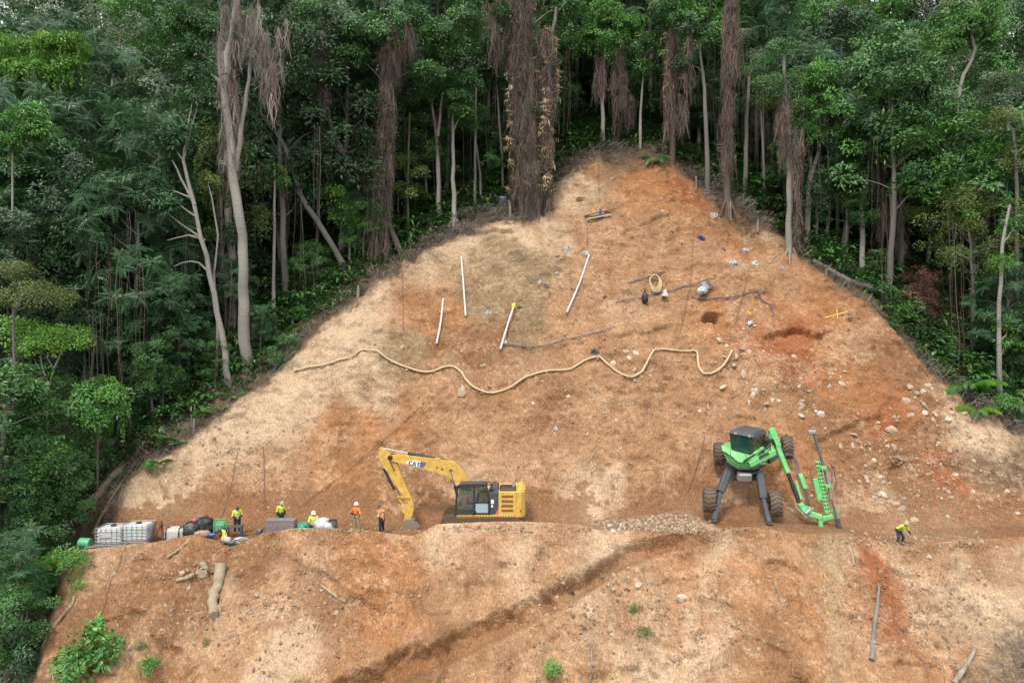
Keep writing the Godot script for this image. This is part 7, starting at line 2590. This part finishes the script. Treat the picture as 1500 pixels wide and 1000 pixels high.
	b.hull8([Vector3(0.0, 0.12, 0.18), Vector3(0.02, 0.12, -0.1), Vector3(0.03, 0.1, -0.1), Vector3(0.01, 0.1, 0.18), Vector3(0.22, 0.0, 0.14), Vector3(0.24, 0.0, -0.06), Vector3(0.25, -0.02, -0.06), Vector3(0.23, -0.02, 0.14)])
	part("blade", b, M.light_steel, t)

func bush(called: String, label: String, u: float, v: float, w: float, piece: String, size: float, pal: Array, n := 4, group := "") -> void:
	# a leafy plant about w photo pixels wide whose foot is at the pixel
	var p := hit(u, v)
	var r := w * 0.5 * (EYE.z - p.z) / 1000.0
	var t := thing(called, label, "plant", Transform3D(Basis(), p), group)
	var sp := []
	var co := []
	var clumps := []
	var b := MB.new()
	for i in n:
		var c := Vector3(rng.randf_range(-0.6, 0.6) * r, rng.randf_range(0.5, 1.5) * r, rng.randf_range(-0.4, 0.6) * r)
		clumps.append([c, r * 0.55])
		b.tube([Vector3(0, -0.2, 0), c * 0.5 + rvec() * 0.05, c], [0.02, 0.015, 0.008], 4, false, [BROWNB, BROWNB, BROWNB])
	leaf_spots(clumps, 2.6, size, pal, sp, co, -0.6)
	part("stems", b, M.bark, t).set_meta("kind", "stuff")
	copies("leaves", S[piece], M.leaf, sp, co, t)

func build_edge_plants() -> void:
	bush("leafy_bush", "vivid green bush at the bottom left corner of the bare soil", 130, 992, 78, "big", 0.62, BRIGHT, 8)
	bush("leafy_bush", "bluish green bush in the bottom left corner", 28, 985, 80, "broad", 0.8, BLUEG, 8)
	bush("leafy_bush", "fine-leaved green bush above the bottom left corner", 38, 915, 70, "small", 0.8, BRIGHT, 7)
	bush("leafy_bush", "yellow-green bush left of the pale pole", 55, 870, 70, "feather", 0.6, LIME, 6)
	bush("leafy_bush", "green bush under the green drum", 100, 850, 50, "small", 0.7, BRIGHT, 6)
	bush("leafy_bush", "upright grassy bush above the pale pole", 112, 868, 22, "small", 0.5, BRIGHT, 3)
	bush("leafy_bush", "dark bush in the shade left of the cut trunk", 60, 760, 90, "broad", 0.9, MIDG, 8)
	bush("leafy_bush", "feathery bush below the dark left trees", 75, 720, 80, "feather", 0.8, MIDG, 7)
	bush("dead_shrub", "reddish brown dead shrub at the right forest edge", 1342, 452, 62, "small", 0.7, RUSSET, 9)
	bush("dead_shrub", "smaller russet dead shrub below the first on the right", 1362, 475, 44, "small", 0.6, RUSSET, 6)
	bush("leafy_bush", "tangled green bush right of the vine-draped tree", 190, 640, 60, "small", 0.8, MIDG, 6)
	for q in [[203, 952, 14, "tiny green seedling below the dark twigs on the lower left"], [213, 990, 24, "small dark green plant at the bottom left of the slope"], [929, 897, 12, "small plant with dark leaves on the lower middle slope"], [946, 930, 16, "straggling seedling right of the bottom middle hollow"], [808, 990, 22, "small green tuft in the hollow at the bottom"], [302, 945, 12, "small olive tuft below the thick log"], [398, 372, 14, "small bright seedling on the forest edge"], [656, 318, 10, "little seedling near the grey boulder"], [462, 445, 30, "low green plant on the left edge of the cut"], [440, 470, 28, "bright low plant lower on the left edge"], [422, 520, 34, "leafy plant beside the grey cut stems on the left edge"], [405, 540, 34, "dark leafy plant just above the hose end"], [1330, 480, 36, "green shrub on the right edge of the cut"], [1300, 455, 40, "yellow-green plant below the fallen grey trunk"], [1390, 525, 30, "bright sapling tuft on the right edge"], [1470, 610, 40, "low green plant at the right end of the edge"], [1455, 565, 40, "dark plant at the foot of the slim right tree"]]:
		bush("seedling" if q[2] < 26 else "low_plant", q[3], q[0], q[1], q[2], "small" if q[2] < 20 else "broad", 0.3 if q[2] < 20 else 0.55, BRIGHT if rng.randf() < 0.6 else MIDG, 3 if q[2] < 26 else 5)
	# palms and fan-leaved plants along the edge
	for q in [["fan_palm", "fan-leaved palm hanging over the cut above the cut trunk", 235, 690, "fan", 7, 1.0, BRIGHT], ["fan_palm", "fan-leaved palm higher on the left edge", 250, 655, "fan", 6, 0.9, BRIGHT], ["fan_palm", "fan-leaved palm beside the leaning pale tree", 300, 615, "fan", 6, 0.8, BRIGHT], ["grass_clump", "tall bright grass clump under the leaning pale tree", 322, 610, "frond_up", 12, 0.75, LIME], ["grass_clump", "grass clump at the foot of the vine-hung tree", 345, 585, "frond_up", 10, 0.65, BRIGHT], ["feather_palm", "dark feather palm in the shade behind the thin sapling", 425, 440, "frond", 10, 0.9, DEEP], ["feather_palm", "feather palm in the gap left of the pale trunks", 250, 540, "frond", 10, 1.0, MIDG], ["feather_palm", "green feather palm at the right edge of the cut", 1420, 575, "frond", 11, 0.9, BRIGHT], ["feather_palm", "yellowing feather palm lowest on the right edge", 1432, 605, "frond", 8, 0.7, LIME], ["feather_palm", "palm fronds in the shade below the bent white trunk", 1275, 415, "frond_up", 8, 0.9, MIDG], ["fern_clump", "fern clump at the bottom of the left forest", 40, 890, "fern", 14, 1.5, LIME], ["feather_palm", "blue-green palm leaf reaching in at the right picture edge", 1500, 600, "frond", 8, 0.9, BLUEG], ["feather_palm", "palm with broad fronds under the straw-hung tree", 960, 240, "frond", 8, 0.8, MIDG], ["feather_palm", "palm half hidden behind the thin dark stem", 705, 280, "frond", 9, 0.9, DEEP], ["fan_palm", "large-leaved plant in the dark left forest", 285, 540, "fan", 6, 1.1, BRIGHT], ["fan_palm", "large-leaved plant high in the dark left forest", 140, 400, "fan", 6, 1.3, BRIGHT]]:
		var p := hit(q[2], q[3])
		palm(q[0], q[1], p, [p], 0.1, GREYB, q[4], q[5], q[6], q[7], 0.35)
	# dry grass and roots in the lower right corner, twigs on the lower slope
	var sp := []
	var co := []
	for i in 420:
		var u := rng.randf_range(1395, 1510)
		var v := rng.randf_range(870, 1010)
		if v < 1010 - (u - 1395) * 1.1: continue
		var p := skin(u, v)
		sp.append(Transform3D(Basis.from_euler(Vector3(0.7 + rng.randf_range(-0.3, 0.3), rng.randf() * TAU, 0)).scaled(Vector3.ONE * rng.randf_range(0.3, 0.8)), p + UPN * 0.05))
		co.append(tint(GREYV))
	for q in [[1420, 900, 20, 60, 40], [1350, 945, 12, 40, 14], [800, 975, 14, 30, 16], [950, 965, 16, 30, 30], [855, 960, 10, 34, 10], [232, 955, 18, 16, 16], [183, 932, 10, 10, 12], [1440, 830, 24, 20, 14], [1393, 865, 10, 14, 8], [1160, 985, 10, 16, 8]]:
		for i in q[4]:
			var p := skin(q[0] + q[2] * rng.randf_range(-1, 1), q[1] + q[3] * rng.randf_range(-1, 1))
			sp.append(Transform3D(Basis.from_euler(Vector3(0.75 + rng.randf_range(-0.2, 0.2), rng.randf_range(-0.4, 0.4), PI / 2 + rng.randf_range(-0.5, 0.5))).scaled(Vector3(1.2, 0.5, 0.5) * rng.randf_range(0.3, 0.7)), p + UPN * 0.04))
			co.append(tint(GREYV if rng.randf() < 0.5 else STRAW))
	var g := copies("dry_roots", S.twigs, M.dry, sp, co, self)
	tag(g, "dry roots and dead grass matted on the lower slope", "roots", "", "stuff")


func _ready() -> void:
	rng.seed = 7
	var cam := Camera3D.new()
	cam.name = "camera"
	cam.fov = rad_to_deg(2.0 * atan(500.0 / FOC))
	cam.position = EYE
	cam.far = 600.0
	cam.near = 0.1
	add_child(cam)
	cam.current = true
	var env := Environment.new()
	env.background_mode = Environment.BG_SKY
	var sm := ProceduralSkyMaterial.new()
	sm.sky_top_color = Color(0.92, 0.93, 0.94)
	sm.sky_horizon_color = Color(0.86, 0.87, 0.87)
	sm.ground_horizon_color = Color(0.42, 0.42, 0.38)
	sm.ground_bottom_color = Color(0.25, 0.25, 0.2)
	sm.sky_curve = 0.2
	var sky := Sky.new()
	sky.sky_material = sm
	env.sky = sky
	env.tonemap_mode = Environment.TONE_MAPPER_LINEAR
	env.tonemap_exposure = 2.12
	env.sdfgi_enabled = true
	env.ssao_enabled = true
	env.ssil_enabled = true
	var we := WorldEnvironment.new()
	we.name = "environment"
	we.environment = env
	add_child(we)
	var sun := DirectionalLight3D.new()
	sun.name = "sun"
	sun.light_energy = 0.5
	sun.light_angular_distance = 14.0
	sun.light_color = Color(1.0, 0.97, 0.92)
	sun.shadow_enabled = true
	sun.rotation_degrees = Vector3(-58, -28, 0)
	add_child(sun)

	make_noise("big", 0.06, 3, 11)
	make_noise("mid", 0.45, 4, 12)
	make_noise("fin", 1.7, 3, 13)
	make_noise("rill", 0.22, 3, 14)
	make_noise("ledge", 0.25, 3, 15)
	make_noise("warp", 0.16, 4, 16)
	make_noise("spk", 2.1, 3, 17)
	make_noise("clod", 0.75, 2, 18)
	noi.clod.noise_type = FastNoiseLite.TYPE_CELLULAR
	noi.clod.cellular_return_type = FastNoiseLite.RETURN_DISTANCE
	noi.clod.fractal_gain = 0.6
	materials()
	make_edge()
	var qa := hit(985, 790)
	var qb := hit(545, 1000)
	ditch_a = Vector2(qa.x, qa.y)
	ditch_b = Vector2(qb.x, qb.y)
	make_scarps()
	make_earth_map()
	var t0 := Time.get_ticks_msec()
	build_cut()
	print("cut ", Time.get_ticks_msec() - t0)
	build_hillside()
	print("ground ", Time.get_ticks_msec() - t0)
	foliage_pieces()
	make_protos()
	build_mass()
	build_front()
	build_left_stand()
	build_understorey()
	build_undergrowth()
	print("forest ", Time.get_ticks_msec() - t0)
	machine_paint()
	build_excavator()
	build_walking_excavator()
	build_people()
	print("people ", Time.get_ticks_msec() - t0)
	prop_materials()
	build_stones()
	build_logs()
	build_face_gear()
	build_bench_gear()
	build_edge_plants()
	print("props ", Time.get_ticks_msec() - t0)
#CALLS
